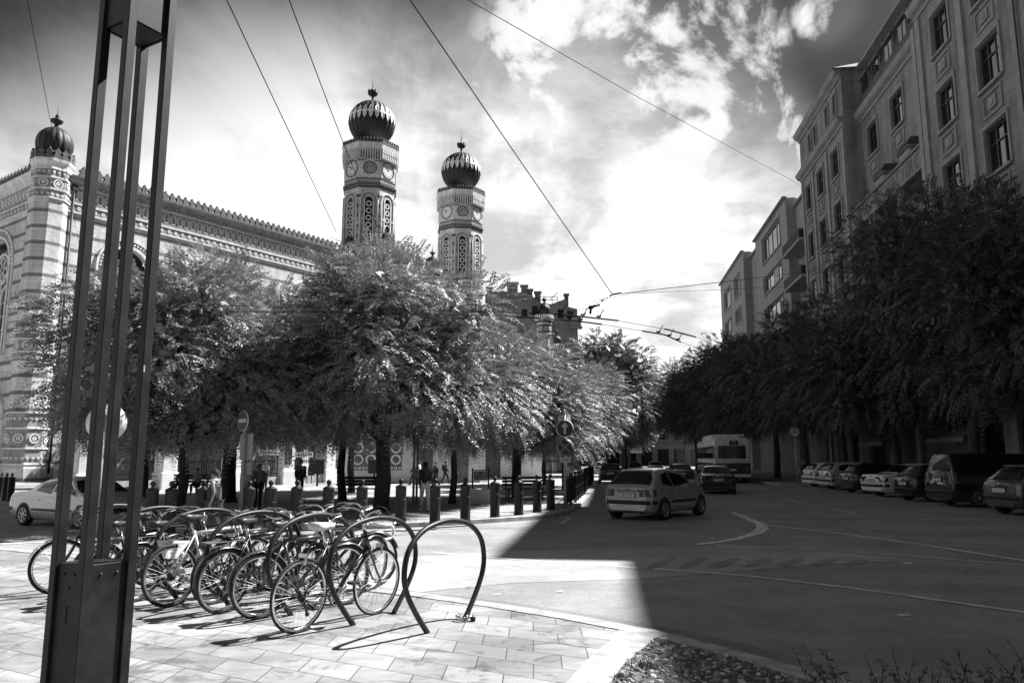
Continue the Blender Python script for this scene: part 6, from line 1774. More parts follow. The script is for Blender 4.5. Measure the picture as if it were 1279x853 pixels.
def car(label, kind, color, ref, world, heading, sc=1.0, lights=False, group='cars', plate='', detail=True, driver=False, name='parked_car', reflect=None, coded=None):
    """heading measured clockwise from +y; ref = local (x, y) point that lands on world (x, y)"""
    S = SPEC[kind]; L = S['L']; top = smooth_tab(S['top'], 5); belt = S['belt']; wid = smooth_tab(S['wid'], 4)
    rz = PI/2-heading
    c, s_ = math.cos(rz), math.sin(rz); rx, ry = ref[0]*sc, ref[1]*sc
    loc = (world[0]-(c*rx-s_*ry), world[1]-(s_*rx+c*ry), ZR)
    root = thing(name, label, 'car', loc, rz, group, sc)
    zb0 = .19
    def sect(x):
        zt = interp(top, x); be = min(interp(belt, x), zt-.02); w_ = interp(wid, x)
        e = min(x, L-x); zb = zb0+max(0, .25-e)*.35
        wr = w_*.98-.47*max(0, zt-be)-.01
        ins = min(.16, wr*.3)
        return [(0, zb), (w_*.84, zb), (w_*.95, zb+.07), (w_*.995, zb+.22), (w_, zb+(be-zb)*.62), (w_*.985, be-.06), (w_*.962, be), (w_*.962+(wr-w_*.962)*.5, be+(zt-be)*.47), (wr, zt-.055*min(1, (zt-be)/.2)), (wr-ins*.5, zt-.012), (wr-ins*1.3, zt+.004), (0, zt+.018)]
    xs = sorted(set([0, .015, .03, .06] + [L*k/46 for k in range(1, 46)] + [p[0] for p in S['top']] + [L-.05, L-.02, L]))
    ring_n = None; vs = []; fs = []
    for x in xs:
        h = sect(x); ring_ = [(x, y, z) for y, z in h]+[(x, -y, z) for y, z in reversed(h[1:-1])]
        ring_n = len(ring_); vs += ring_
    for i in range(len(xs)-1):
        for k in range(ring_n): fs.append((i*ring_n+k, i*ring_n+(k+1) % ring_n, (i+1)*ring_n+(k+1) % ring_n, (i+1)*ring_n+k))
    fs += [tuple(range(ring_n)), tuple((len(xs)-1)*ring_n+k for k in range(ring_n-1, -1, -1))]
    b = MB(); b.add(vs, fs, 0, True); b.sm[-2:] = [False, False]
    b.build('body', PAINT[color], root)
    def yside(x, z):
        h = sect(x)
        for (y0, z0), (y1, z1) in zip(h[3:-1], h[4:]):
            if z0-1e-6 <= z <= z1+1e-6: return y0+(y1-y0)*(z-z0)/max(1e-6, z1-z0)
        return h[-3][0]
    def patch(poly, nm, mat, off=.006, nx=8):
        for sg in (-1, 1):
            m = MB()
            zl, zh = min(p[1] for p in poly), max(p[1] for p in poly); NZ = 5; rows = []
            for j in range(NZ+1):
                z = zl+(zh-zl)*j/NZ; xx = []
                for (x0, z0), (x1, z1) in zip(poly, poly[1:]+poly[:1]):
                    if abs(z1-z0) < 1e-9:
                        if abs(z-z0) < 1e-6: xx += [x0, x1]
                    elif min(z0, z1)-1e-6 <= z <= max(z0, z1)+1e-6: xx.append(x0+(x1-x0)*(z-z0)/(z1-z0))
                rows.append((min(xx), max(xx), z))
            v = []
            for a, e, z in rows:
                for k in range(nx+1):
                    x = a+(e-a)*k/nx; v.append((x, sg*(yside(x, z)+off), z))
            m.add(v, [(j*(nx+1)+k, j*(nx+1)+k+1, (j+1)*(nx+1)+k+1, (j+1)*(nx+1)+k) for j in range(NZ) for k in range(nx)], 0, True)
            m.build(nm, mat, root)
    for poly in S['side']: patch(poly, 'side_window', 'carglass')
    # dark pillar strips between the side windows
    def topglass(x0, x1, nm, back):
        m = MB(); n = 6; v = []
        for i in range(n+1):
            x = x0+(x1-x0)*i/n; h = sect(x); wr = h[8][0]-.015-.05*abs(i/n-.5)*2; zt = h[-1][1]
            for k in range(9):
                y = wr*(k/4-1); ay = abs(y)
                z = interp(sorted([(h[11][0], h[11][1]), (h[10][0], h[10][1]), (h[9][0], h[9][1]), (h[8][0], h[8][1])]), ay)
                v.append((x+(-.012 if back else .010), y, z+.010))
        m.add(v, [(i*9+k, i*9+k+1, (i+1)*9+k+1, (i+1)*9+k) for i in range(n) for k in range(8)], 0, True)
        return m.build(nm, 'carglass', root)
    topglass(S['rg'][0], S['rg'][1], 'rear_window', True); topglass(S['ws'][0], S['ws'][1], 'windscreen', False)
    # wheels in dark arches
    wr_ = S['wr']
    for x in S['wx']:
        for sg in (-1, 1):
            w_ = interp(wid, x); yo = w_*.997
            a = MB(); n = 22; P = [(x+(wr_+.055)*math.cos(PI*k/n), wr_+(wr_+.055)*math.sin(PI*k/n)) for k in range(n+1)]+[(x-(wr_+.05), zb0-.0), (x+(wr_+.05), zb0-.0)]
            vv = [(p, sg*(yo+.008), z) for p, z in P]+[(p, sg*(yo-.3), z) for p, z in P]; N = len(P)
            a.add(vv, [tuple(range(N)), tuple(range(2*N-1, N-1, -1))]+[(k, (k+1) % N, N+(k+1) % N, N+k) for k in range(N)]); a.build('wheel_arch', 'trim_black', root)
            t = MB(); yc = yo-.075
            tm = Matrix.Translation((x, sg*yc, wr_)) @ Matrix.Rotation(-sg*PI/2, 4, 'X')
            t.lathe([(wr_*.66, -.10), (wr_*.97, -.10), (wr_, -.07), (wr_, .07), (wr_*.97, .095), (wr_*.68, .1), (wr_*.64, .06)], 28, mat=tm)
            to = t.build('wheel', 'black', root)
            r = MB(); r.lathe([(wr_*.64, .066), (.01, .066)], 28, mat=tm, cap=False)
            ro = MB(); ro.lathe([(wr_*.69, .09), (wr_*.66, .106), (wr_*.60, .100), (wr_*.585, .07)], 28, mat=tm, cap=False)
            ro.lathe([(0, .099), (wr_*.16, .099), (wr_*.18, .08)], 14, mat=tm)
            ns = 7
            for q in range(ns):
                an = 2*PI*q/ns; ro.box((wr_*.38*math.cos(an), wr_*.38*math.sin(an), .085), (wr_*.5, .034, .022), 0, an, tm)
            ro.add(r.v, r.f, 1, True); ro.build('rim', ['alloy', 'trim_black'], to)
    # lamps: wrap round the corners
    z0, z1 = S['lampz']
    for sg in (-1, 1):
        for x0, x1, nm, mt in ((-.012, .26, 'tail_lamp', 'lamp_red'), (L-.42, L-.02, 'headlamp', 'lamp_clear')):
            m = MB(); v = []; n = 6
            zz0, zz1 = (z0, z1) if nm == 'tail_lamp' else (.60, .76)
            if nm == 'tail_lamp':
                P = [(.015, .52), (-.01, .78), (-.0, .93), (.05, 1.0), (.14, 1.0), (.26, 1.0)]
            else: P = [(L-.02, .62), (L-.05, .86), (L-.12, 1.0), (L-.22, 1.0), (L-.42, 1.0)]
            for x, k in P:
                w_ = interp(wid, max(0.02, min(L-.02, x)))
                hh = (zz1-zz0) if nm == 'tail_lamp' else (zz1-zz0)*(.8+.2*k)
                for z in (zz0+(.03 if x > .2 and nm == 'tail_lamp' else 0), zz1):
                    v.append((x+(-.008 if x < 1 else .008)*(k < .99), sg*((yside(max(.02, min(L-.02, x)), z)+.009) if k >= .93 else w_*k), z))
            np_ = len(P); m.add(v, [(2*i, 2*i+1, 2*i+3, 2*i+2) for i in range(np_-1)], 0, True)
            m.build(nm, mt, root)
    # bumpers strip, plates, handles, mirrors
    m = MB()
    for k in range(11):
        pass
    P = [(.30, 1.005), (.12, 1.005), (.02, .985), (-.018, .86), (-.024, 0), (-.018, -.86), (.02, -.985), (.12, -1.005), (.30, -1.005)]; v = []
    for x, k in P:
        w_ = interp(wid, max(.01, x))
        for z, o in ((S['bump']-.055, 0), (S['bump']-.05, .014), (S['bump']+.05, .014), (S['bump']+.055, 0)):
            v.append((x-o*(abs(k) < 1), w_*k*(1+o*.6*(abs(k) > .9)), z))
    m.add(v, [(4*i+j, 4*i+j+1, 4*i+5+j, 4*i+4+j) for i in range(len(P)-1) for j in range(3)], 0, True); m.build('bumper_strip', 'trim_black', root)
    m = MB(); m.box((-.018, 0, S['plate']), (.016, .50, .11), 0); m.box((-.012, 0, S['plate']), (.02, .54, .14), 1)
    if plate: add_text(m, plate, .095, (-.027, 0, S['plate']), (0, -1, 0), (0, 0, 1), 1, .001)
    m.build('number_plate', ['plate', 'ink'], root)
    m = MB(); m.box((L+.005, 0, .42), (.02, .5, .11), 0); m.box((L-.02, 0, .55), (.06, .9, .13), 1); m.build('grille', ['plate', 'trim_black'], root)
    if detail:
        for sg in (-1, 1):
            x = S['side'][-1][-1][0]-.12; z = S['side'][-1][0][1]+.09
            m = MB(); m.cbox((x, sg*(yside(x, z)+.10), z+.02), (.12, .2, .13), .03); m.build('mirror', PAINT[color] if color in ('silver', 'white', 'pale') else 'trim_black', root)
            for pl in S['side'][:2] if kind != 'saloon' else S['side']:
                x = pl[0][0]+.30 if pl is S['side'][0] else pl[0][0]+.22
                m = MB(); m.box((x, sg*(yside(x, .80)+.012), .80), (.2, .03, .035)); m.build('handle', PAINT[color] if color != 'silver' else 'chrome', root)
            st = MB()
            for xs_ in {p[0] for pl in S['side'] for p in pl[:1]} | {S['side'][-1][-1][0]}:
                st.add([(xs_-.005, sg*(yside(xs_, .30)+.003), .30), (xs_+.007, sg*(yside(xs_, .30)+.003), .30), (xs_+.007, sg*(yside(xs_, .86)+.003), .86), (xs_-.005, sg*(yside(xs_, .86)+.003), .86)], [(0, 1, 2, 3)])
            st.build('door_seam', 'trim_black', root)
            sd = MB(); x0, x1 = S['wx'][0]+wr_+.1, S['wx'][1]-wr_-.1; n = 8; v = []
            for k in range(n+1):
                x = x0+(x1-x0)*k/n
                for z, o in ((.47, .002), (.475, .014), (.53, .014), (.535, .002)): v.append((x, sg*(yside(x, z)+o), z))
            sd.add(v, [(4*i+j, 4*i+j+1, 4*i+5+j, 4*i+4+j) for i in range(n) for j in range(3)]); sd.build('side_strip', 'trim_black', root)
        w_ = MB(); x = S['rg'][0]+.02; w_.box((x-.02, .1, interp(top, x)+.03), (.03, .5, .018), 0, -.0); w_.build('wiper', 'trim_black', root)
        e = MB(); e.tube([(.12, -.45, .22), (-.02, -.45, .21)], .03, 8); e.build('exhaust', 'dark_metal', root)
        bd = MB(); bd.disc((.0, 0, (S['lampz'][1]+.02)), .04, (1, 0, .2), .03, 14); bd.build('badge', 'chrome', root)
    if kind == 'hatch':
        sp_ = MB(); sp_.cbox((.62, 0, 1.395), (.16, .95, .03), .01); sp_.build('spoiler', PAINT[color], root)
    return root
# moving cars
w_ = G(829, 649.5, ZR)
car('silver grey hatchback turning into the street, its tail towards us', 'hatch', 'silver', (.68, -.78), (w_.x, w_.y), R(38), 1.02, group='cars driving on the road', plate='HKX-670', name='moving_car')
w_ = G(898, 617, ZR)
car('dark saloon following the trolleybus, sky mirrored in its rear window', 'saloon', 'dark', (0, 0), (w_.x, w_.y), R(12), .96, group='cars driving on the road', plate='LZU-418', name='moving_car')
car('dark taxi like saloon beside the trolleybus, its lit sides narrow and far off', 'saloon', 'dark', (0, 0), (11.9, 54), R(8), .95, group='cars driving on the road', plate='KPR-205', name='moving_car')
car('pale silver saloon crossing at the side street, behind the lamp post', 'saloon', 'pale', (.98, -.88), (-13.0, 20.7), R(119), .87, group='cars driving on the road', plate='MBV-331', name='moving_car')
car('dark car standing by the far kerb at the end of the iron railing', 'estate', 'dark', (0, 0), (6.95, 54.5), R(7), .95, group='cars down the street', plate='JRT-112')
for i, (x, y, k, col_, hd, lab) in enumerate(((9.3, 80, 'estate', 'pale', 8, 'small pale car far down the street beyond the dark car'), (13.4, 84, 'hatch', 'grey', 188, 'tiny grey car far down the street under the awnings'), (17.0, 92, 'saloon', 'silver', 188, 'tiny silver car far down the street next to the trolleybus'), (11.2, 100, 'van', 'pale', 8, 'tiny pale van at the far end of the street'))):
    car(lab, k, col_, (0, 0), (x, y), R(hd), .95, group='cars down the street', detail=False)
# the row parked nose to the kerb
for lab, k, col_, Y, hd, sc, pl in (
    ('white estate car at the far end of the parked row, under the speed limit sign', 'estate', 'white', 46.9, 85, 1.02, 'LKE-880'),
    ('pale silver estate car parked beside the white one', 'estate', 'pale', 43.4, 85, 1.04, 'KLA-947'),
    ('dark saloon squeezed between the silver estate and the white liftback', 'hatch', 'dark', 39.2, 84, 1.06, 'MTU-255'),
    ('white liftback car with dark tail lamps in the middle of the parked row', 'saloon', 'white', 35.1, 81, 1.04, 'NAJ-509'),
    ('black car almost hidden between the white liftback and the black van', 'hatch', 'black', 31.6, 85, 1.04, 'LUV-703'),
    ('tall black van parked in the shade with a round fuel cap', 'van', 'black', 28.0, 88, 1.0, 'KJH-128'),
    ('dark grey hatchback at the near end of the row, plate low on its bumper', 'hatch', 'grey', 23.6, 85, 1.1, 'HVC-613'),
    ('black car at the very edge of the row beside the dark grey hatchback', 'estate', 'black', 20.7, 85, 1.0, 'JSD-042')):
    car(lab, k, col_, (.02, -SPEC[k]['wid'][1][1]), (12.5+.124*Y, Y), R(hd), sc, group='cars parked nose in along the shaded pavement', plate=pl)

# ---------------------------------------------------------------- trolleybus
def trolleybus():
    hd = R(8.0); rz = PI/2-hd; p = G(893, 603.5, ZR); u = Vector((math.cos(rz), math.sin(rz))); lf = Vector((-u.y, u.x))
    root = thing('trolleybus', 'trolleybus with pale upper body and dark skirt, seen from behind, poles raised', 'trolleybus', (p.x-lf.x*1.25, p.y-lf.y*1.25, ZR), rz)
    W, Lb = 1.25, 12.0
    def shell(z0, z1, nm, mat, ins=0):
        b = MB(); w_ = W-ins
        P = [(.0, -w_+.12), (.05, -w_+.03), (.15, -w_), (Lb-.2, -w_), (Lb, -w_+.2), (Lb, w_-.2), (Lb-.2, w_), (.15, w_), (.05, w_-.03), (.0, w_-.12)]
        b.prism(P, z0, z1); return b.build(nm, mat, root)
    shell(.32, 1.42, 'lower_body', PAINT['dark']); shell(1.42, 1.72, 'waistband', 'bus_pale'); shell(1.72, 2.62, 'window_band', 'bus_dark', .02); shell(2.62, 2.98, 'roof_band', 'bus_pale')
    r = MB(); P = [(-1.22, 0), (-1.15, .1), (-.95, .19), (.95, .19), (1.15, .1), (1.22, 0)]; v = [(0.02, y, 2.98+z) for y, z in P]+[(Lb-.05, y, 2.98+z) for y, z in P]
    r.add(v, [(0, 1, 2, 3, 4, 5), (11, 10, 9, 8, 7, 6)]+[(k, k+1, k+7, k+6) for k in range(5)]); r.build('roof', 'bus_pale', root)
    w_ = MB(); w_.cbox((-.012, -.02, 2.18), (.03, 1.95, .92), .005); w_.build('rear_window', 'carglass', root)
    fr = MB()
    for sg in (-1, 1): fr.box((-.02, sg*1.06, 2.17), (.04, .2, .94))
    fr.box((-.02, 0, 1.66), (.04, 2.3, .14)); fr.box((-.02, 0, 2.72), (.04, 2.3, .16)); fr.build('window_surround', 'bus_pale', root)
    n = MB(); n.box((-.05, -.15, 2.84), (.04, .62, .3), 0); add_text(n, '74', .27, (-.073, -.15, 2.84), (0, -1, 0), (0, 0, 1), 1, .002); n.build('route_display', ['ink', 'offwhite'], root)
    for sg in (-1, 1):
        s = MB()
        for k in range(8):
            x0 = .6+k*1.42; s.box((x0+.6, sg*(W-.005), 2.17), (1.25, .03, .84))
        s.build('side_window', 'carglass', root)
        for x in (2.6, 9.0):
            t = MB(); t.disc((x, sg*1.13, .48), .48, (0, 1, 0), .3, 24); t.disc((x, sg*1.29, .48), .26, (0, 1, 0), .03, 18, 1); t.build('wheel', ['black', 'midgrey'], root)
        l = MB(); l.box((-.015, sg*1.02, 1.1), (.03, .14, .4)); l.build('tail_lamp', 'lamp_red', root)
    b = MB(); b.box((-.06, 0, .55), (.16, 2.4, .22)); b.build('bumper', 'bus_pale', root)
    pl = MB(); pl.box((-.02, 0, .95), (.03, .52, .12)); pl.build('number_plate', 'plate', root)
    e = MB()
    for x in (.4, 2.2): e.box((x, 0, 3.42), (.06, 1.9, .05)); 
    for y in (-.9, .9): e.box((1.3, y, 3.42), (1.9, .05, .05)); 
    for x in (.4, 1.3, 2.2):
        for y in (-.9, .9): e.box((x, y, 3.26), (.05, .05, .32))
    e.box((.15, -.35, 3.25), (.25, .35, .3)); e.box((.15, .35, 3.25), (.25, .35, .3)); e.build('roof_rack', 'bus_pale', root)
    q = MB(); q.cbox((6.5, .1, 3.3), (5.5, 1.9, .42), .1); q.build('roof_box', 'bus_pale', root)
    for sg in (-1, 1):
        t = MB(); t.tube([(3.0, sg*.3, 3.35), (2.0, sg*.3, 4.0), (-2.6, sg*.3+.25, 5.5)], .03, 7); t.build('trolley_pole', 'dark_metal', root)
    la = MB()
    for y in (-.7, .5): la.tube([(-.08, y, 3.0), (-.14, y, 1.9), (-.08, y, 1.5)], .012, 5)
    la.build('pole_rope', 'dark_metal', root)
M['bus_pale'] = grey('bus_pale', .6, .4, 0, .1, 2, coat=.4); M['bus_dark'] = grey('bus_dark', .03, .3)
trolleybus()
# ---------------------------------------------------------------- people
def skin_geo(verts, edges, radii, sub=1, root=0):
    me = bpy.data.meshes.new('skin_tmp'); me.from_pydata([tuple(v) for v in verts], edges, [])
    o = bpy.data.objects.new('skin_tmp', me); col.objects.link(o)
    o.modifiers.new('s', 'SKIN'); sv = me.skin_vertices[0].data
    for i, r in enumerate(radii):
        sv[i].radius = r if isinstance(r, tuple) else (r, r); sv[i].use_root = (i == root)
    o.modifiers['s'].use_smooth_shade = True
    if sub: m = o.modifiers.new('u', 'SUBSURF'); m.levels = sub; m.render_levels = sub
    dg = bpy.context.evaluated_depsgraph_get(); dg.update()
    q = bpy.data.meshes.new_from_object(o.evaluated_get(dg))
    r = ([tuple(v.co) for v in q.vertices], [tuple(p.vertices) for p in q.polygons])
    bpy.data.objects.remove(o); bpy.data.meshes.remove(me); bpy.data.meshes.remove(q)
    return r
def person(label, loc, face, pose='stand', sc=1.0, top='shirt_white', bottom='cloth_dark', hair='hair', sleeves=True, dress=None, long_hair=False, stride=.25, group=None, bag=None, glasses=False, shoes='cloth_dark', female=False, capped=False):
    """faces local +x; face = heading measured clockwise from +y"""
    root = thing('person', label, 'person', loc, PI/2-face, group, sc)
    V = Vector; sw = .17 if female else .195
    J = dict(pel=V((0, 0, .95)), waist=V((.0, 0, 1.10)), chest=V((-.005, 0, 1.30)), neck=V((-.01, 0, 1.46)), nk2=V((0, 0, 1.52)), hd=V((.012, 0, 1.60)), hd2=V((.008, 0, 1.675)))
    lean = .03 if pose == 'walk' else 0
    for k in ('waist', 'chest', 'neck', 'nk2', 'hd', 'hd2'): J[k].x += lean*(J[k].z-.95)/.6
    if pose == 'sit':
        dz = -.45
        for k in J: J[k].z += dz
    for s, n in ((-1, 'r'), (1, 'l')):
        J['sh'+n] = J['chest']+V((0, s*sw*.9, .11)); 
        ph = (s if pose == 'walk' else 0)*stride
        bend = .12 if pose == 'walk' else .04
        J['el'+n] = J['sh'+n]+V((-ph*.45-.02, s*.05, -.27)); J['wr'+n] = J['el'+n]+V((-ph*.25+bend, -s*.01, -.235)); J['ha'+n] = J['wr'+n]+V((.02, 0, -.085))
        J['hip'+n] = J['pel']+V((0, s*.09, -.02))
        if pose == 'sit':
            J['kn'+n] = J['hip'+n]+V((.42, s*.04, .0)); J['an'+n] = J['kn'+n]+V((.03, 0, -.40)); J['wr'+n] = J['kn'+n]+V((-.12, -s*.02, .09)); J['ha'+n] = J['wr'+n]+V((.07, 0, .0)); J['el'+n] = J['sh'+n]+V((.06, s*.05, -.26))
        else:
            J['kn'+n] = J['hip'+n]+V((ph*.75+(.05 if pose == 'walk' else .01), 0, -.43)); J['an'+n] = V((ph*1.35-(.03 if pose == 'walk' else .0), s*.085, .085+(.05 if ph < 0 else 0)))
        J['toe'+n] = J['an'+n]+V((.15, s*.015, -.045))
        if ph < 0: J['toe'+n] = J['an'+n]+V((.12, 0, -.085))
    order = ['pel', 'waist', 'chest', 'neck', 'nk2', 'hd', 'hd2']+[a+n for n in 'rl' for a in ('sh', 'el', 'wr', 'ha', 'hip', 'kn', 'an', 'toe')]
    rad = dict(pel=(.125, .15), waist=(.10, .128), chest=(.115, .15), neck=(.06, .065), nk2=.056, hd=(.098, .08), hd2=(.088, .072), sh=.062, el=.042, wr=.029, ha=(.02, .036), hip=.092, kn=.06, an=.04, toe=(.03, .042))
    if female: rad.update(chest=(.11, .13), waist=(.092, .11), pel=(.128, .155), sh=.052, el=.036)
    g = lambda k: rad.get(k, rad.get(k[:-1]))
    E_ = [('pel', 'waist'), ('waist', 'chest'), ('chest', 'neck'), ('neck', 'nk2'), ('nk2', 'hd'), ('hd', 'hd2')]
    for n in 'rl': E_ += [('chest', 'sh'+n), ('sh'+n, 'el'+n), ('el'+n, 'wr'+n), ('wr'+n, 'ha'+n), ('pel', 'hip'+n), ('hip'+n, 'kn'+n), ('kn'+n, 'an'+n), ('an'+n, 'toe'+n)]
    def build(keys, nm, mat, grow=0.0, over={}, sub=1, extra=None):
        ed = [(keys.index(a), keys.index(b)) for a, b in E_ if a in keys and b in keys]
        rr = []
        for k in keys:
            r = over.get(k, over.get(k[:-1], g(k))); r = r if isinstance(r, tuple) else (r, r); rr.append((r[0]+grow, r[1]+grow))
        v, f = skin_geo([J[k] for k in keys], ed, rr, sub)
        m = MB(); m.add(v, f, 0, True)
        if extra: extra(m)
        return m.build(nm, mat, root)
    def extras(m):
        h = J['hd']
        m.add([h+V((.095, -.014, -.02)), h+V((.095, .014, -.02)), h+V((.092, 0, .03)), h+V((.122, 0, -.012))], [(0, 1, 3), (1, 2, 3), (2, 0, 3)], 0)
        for s in (-1, 1): m.lathe([(0, -.012), (.022, 0), (0, .012)], 8, mat=Matrix.Translation(h+V((-.002, s*.083, -.005))) @ Matrix.Rotation(PI/2, 4, 'X'))
        for s in (-1, 1): m.lathe([(0, -.008), (.011, 0), (0, .008)], 8, tuple(h+V((.094, s*.03, .022))), 1)
        m.box(tuple(h+V((.094, 0, -.055))), (.012, .044, .009), 1)
        for s, n in ((-1, 'r'), (1, 'l')):
            w_ = J['ha'+n]; d = (J['ha'+n]-J['wr'+n]).normalized(); c = V((1, 0, 0))-d*d.x; c.normalize()
            side = d.cross(c)
            for q, ln in ((-.024, .066), (-.008, .078), (.008, .074), (.023, .058)):
                b0 = w_+c*q*1.0; curl = -side*s*.0
                inw = V((0, -s, 0))
                m.tube([b0-d*.03, b0+d*ln*.5+inw*.006, b0+d*ln*.9+inw*.028], [.0085, .0078, .006], 6)
            m.tube([w_+c*.03-d*.05, w_+c*.055-d*.01+V((0, -s*.01, 0)), w_+c*.055+d*.025+V((0, -s*.022, 0))], [.011, .0095, .007], 6)
    b = MB()
    body = build(order, 'body', ['skin', 'ink'], 0, {}, 2, extras)
    # garments over the body
    tk = ['waist', 'pel', 'chest', 'neck']+[a+n for n in 'rl' for a in (('sh', 'el') if sleeves is not None else ('sh',))]
    if sleeves == 'long': tk += ['wrr', 'wrl']
    if dress:
        dk = ['waist', 'pel', 'chest', 'neck', 'shr', 'shl', 'dr1', 'dr2']
        J['dr1'] = V((0, 0, .72)); J['dr2'] = V((0, 0, .50)); E_.extend([('pel', 'dr1'), ('dr1', 'dr2')])
        build(dk, 'dress', dress, .03, dict(waist=(.135, .165), pel=(.16, .2), chest=(.14, .17), neck=(.045, .05), sh=.052, dr1=(.18, .215), dr2=(.19, .225)), 2)
        cl = MB(); c = J['neck']; cl.lathe([(.075, .0), (.11, -.03), (.085, .02), (.07, .02)], 14, tuple(c)); cl.build('collar', 'white', root)
    else:
        sh = J.copy()
        if sleeves == True:
            for n in 'rl': J['el'+n] = sh['sh'+n].lerp(sh['el'+n], .72)
        build(tk, 'top', top, .022, dict(neck=(.05, .055)), 2)
        for n in 'rl': J['el'+n] = sh['el'+n]
        build(['pel']+[a+n for n in 'rl' for a in ('hip', 'kn', 'an')], 'trousers', bottom, .016, dict(an=.045, pel=(.115, .145)), 2)
    for n in 'rl':
        m = MB(); a, t = J['an'+n], J['toe'+n]; m.tube([a+V((-.06, 0, -.045)), a+V((.02, 0, -.03)), a.lerp(t, .7)+V((0, 0, -.01)), t+V((.06, 0, -.012))], [.042, .05, .045, .03], 10); m.build('shoe', shoes, root)
    h = J['hd']; hm = MB(); vs = []; n1, n2 = 14, 8
    for i in range(n2+1):
        e = R(-38+128*i/n2)
        for k in range(n1):
            a = 2*PI*k/n1; fr_ = max(0, math.cos(a)); ee = max(e, R(18)*fr_**.5 if fr_ > .25 else -1.2)
            vs.append(h+V((-.012+.112*math.cos(ee)*math.cos(a), .095*math.cos(ee)*math.sin(a), .035+.108*math.sin(ee))))
    hm.add(vs, [(i*n1+k, i*n1+(k+1) % n1, (i+1)*n1+(k+1) % n1, (i+1)*n1+k) for i in range(n2) for k in range(n1)], 0, True)
    if long_hair: hm.tube([h+V((-.07, 0, .05)), h+V((-.105, 0, -.08)), h+V((-.11, 0, -.22)), h+V((-.10, 0, -.33))], [.08, .095, .09, .05], 10)
    hm.build('hair', hair, root)
    if glasses:
        gl = MB()
        for s in (-1, 1): gl.box(tuple(h+V((.102, s*.034, .022))), (.012, .05, .035)); gl.box(tuple(h+V((.05, s*.085, .026))), (.11, .006, .01))
        gl.build('sunglasses', 'ink', root)
    if bag == 'backpack':
        m = MB(); m.cbox(tuple(J['chest']+V((-.2, 0, -.08))), (.16, .3, .42), .05); m.build('backpack', 'cloth_dark', root)
        m = MB()
        for s in (-1, 1): m.tube([J['chest']+V((-.13, s*.11, .13)), J['chest']+V((.03, s*.115, .185)), J['chest']+V((.14, s*.12, .05)), J['chest']+V((.06, s*.15, -.14))], .016, 6)
        m.build('strap', 'cloth_dark', root)
    if bag == 'handbag':
        m = MB(); m.cbox(tuple(J['har']+V((.02, -.06, -.0))), (.28, .11, .2), .03); m.build('handbag', 'midgrey', root)
    return root
def at(px, Y, z=0): p = D(px, 600, Y); return (p.x, Y, z)
person('woman in a dark checked sleeveless dress with white collar and glasses, walking behind the bicycles', at(269, 17.45, ZR), R(272), 'walk', .88, dress='plaid', female=True, glasses=True, stride=.16, sleeves=None, bag='handbag')
person('man in a white T-shirt with dark backpack straps, walking towards us under the trees', at(309, 25), R(165), 'walk', .86, 'shirt_white', 'cloth_pale', bag='backpack', stride=.18)
person('woman in a pale top and dark trousers walking next to the white shirted man', at(323, 25.3), R(165), 'walk', .85, 'shirt_mid', 'cloth_dark', female=True, stride=.18, sleeves=True, long_hair=True)
person('person in black hooded top and pale trousers striding off across the sunlit square', at(531, 24.4), R(345), 'walk', .88, 'cloth_dark', 'cloth_pale', sleeves='long', long_hair=True, stride=.2, female=True, shoes='white')
person('person in a bright white shirt far back near the white sign boards', at(331, 40), R(200), 'stand', .85, 'shirt_white', 'cloth_dark')
person('person in dark clothes standing beside the dark plaque gate post', at(375, 33), R(150), 'stand', .9, 'cloth_dark', 'cloth_dark', sleeves='long')
gp_ = 'distant passers by in front of the white courtyard wall'
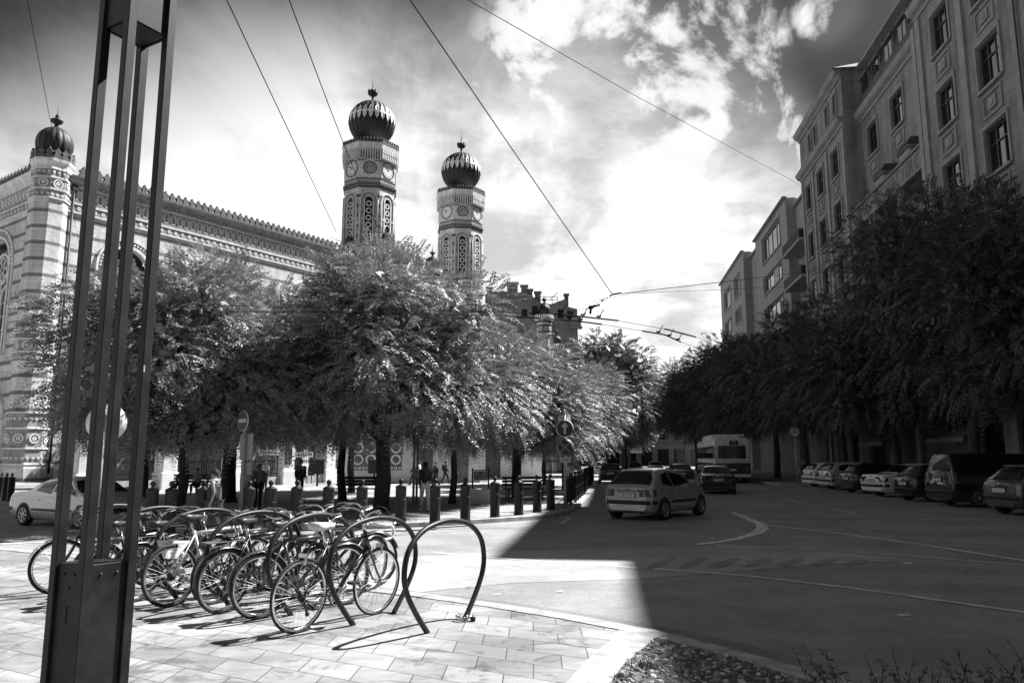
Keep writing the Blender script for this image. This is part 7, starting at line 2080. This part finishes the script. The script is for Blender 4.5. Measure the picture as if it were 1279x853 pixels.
for lab, px, Y, fc, tp, bt in (('distant passer by in dark clothes with backpack, in front of the bright wall', 556, 50, 80, 'cloth_dark', 'cloth_dark'), ('distant slimmer passer by in grey just behind the one with the backpack', 567, 50.5, 85, 'shirt_mid', 'cloth_dark'),
                             ('distant passer by in white top near the stout tree trunk', 523, 48, 100, 'shirt_white', 'shirt_mid'), ('distant passer by in dark jacket partly behind the striding person', 517, 47.5, 260, 'cloth_dark', 'cloth_dark'), ('distant passer by with dark coat over the striding person\'s shoulder', 544, 44, 250, 'cloth_dark', 'cloth_dark')):
    person(lab, at(px, Y), R(fc), 'walk', .84, tp, bt, sleeves='long' if tp == 'cloth_dark' else True, stride=.22, bag='backpack' if px == 556 else None, group=gp_)
bpz = G(236, 618, 0)
person('person in dark clothes seated on the shaded bench, nearer the thin trunk', (bpz.x-.35, bpz.y-.05, .05), R(180), 'sit', .9, 'cloth_dark', 'cloth_dark', sleeves='long')
person('person in a grey top seated on the shaded bench, nearer the checked dress', (bpz.x+.35, bpz.y-.05, .05), R(175), 'sit', .9, 'shirt_mid', 'cloth_dark', sleeves=True, female=True)
person('person in dark clothes standing in the shade near the speed limit sign', at(1004, 50.5), R(190), 'stand', .95, 'cloth_dark', 'cloth_dark', sleeves=True)
person('person in a pale top walking behind the end of the iron railing', at(712, 36.5), R(10), 'walk', .85, 'shirt_white', 'cloth_dark')
person('driver in dark clothes sitting at the wheel of the silver saloon', (-11.35, 20.35, .12), R(119), 'sit', .78, 'cloth_dark', 'cloth_dark', sleeves='long') if False else None

# white shop sign boards beyond the dark plaque post
def shop_boards():
    for i, (px, y, w_, t, lab) in enumerate(((336, 564.5, 1.15, 'CAFE', 'small lit white sign board left of the dark plaque post'), (380, 567.5, 1.1, 'MUSEUM', 'white sign board with dark letters next to the dark plaque post'))):
        Y = 50.5 if i else 47.0; c = D(px, y, Y); r_ = thing('sign_board', lab.replace('lit ', '').replace('left of', 'before'), 'sign', (c.x, Y, 0), R(10))
        m = MB(); m.box((0, 0, c.z), (w_, .08, .36), 0)
        x = -w_*.42; rg = random.Random(i)
        while x < w_*.36: l = rg.uniform(.05, .12); m.box((x+l/2, -.045, c.z-.02), (l, .006, .11), 1); x += l+.035
        m.build('panel', ['white', 'midgrey'], r_)
        m = MB()
        for s in (-1, 1): m.box((s*w_*.46, .06, c.z/2), (.06, .05, c.z)); 
        m.build('post', 'dark_metal', r_)
shop_boards()
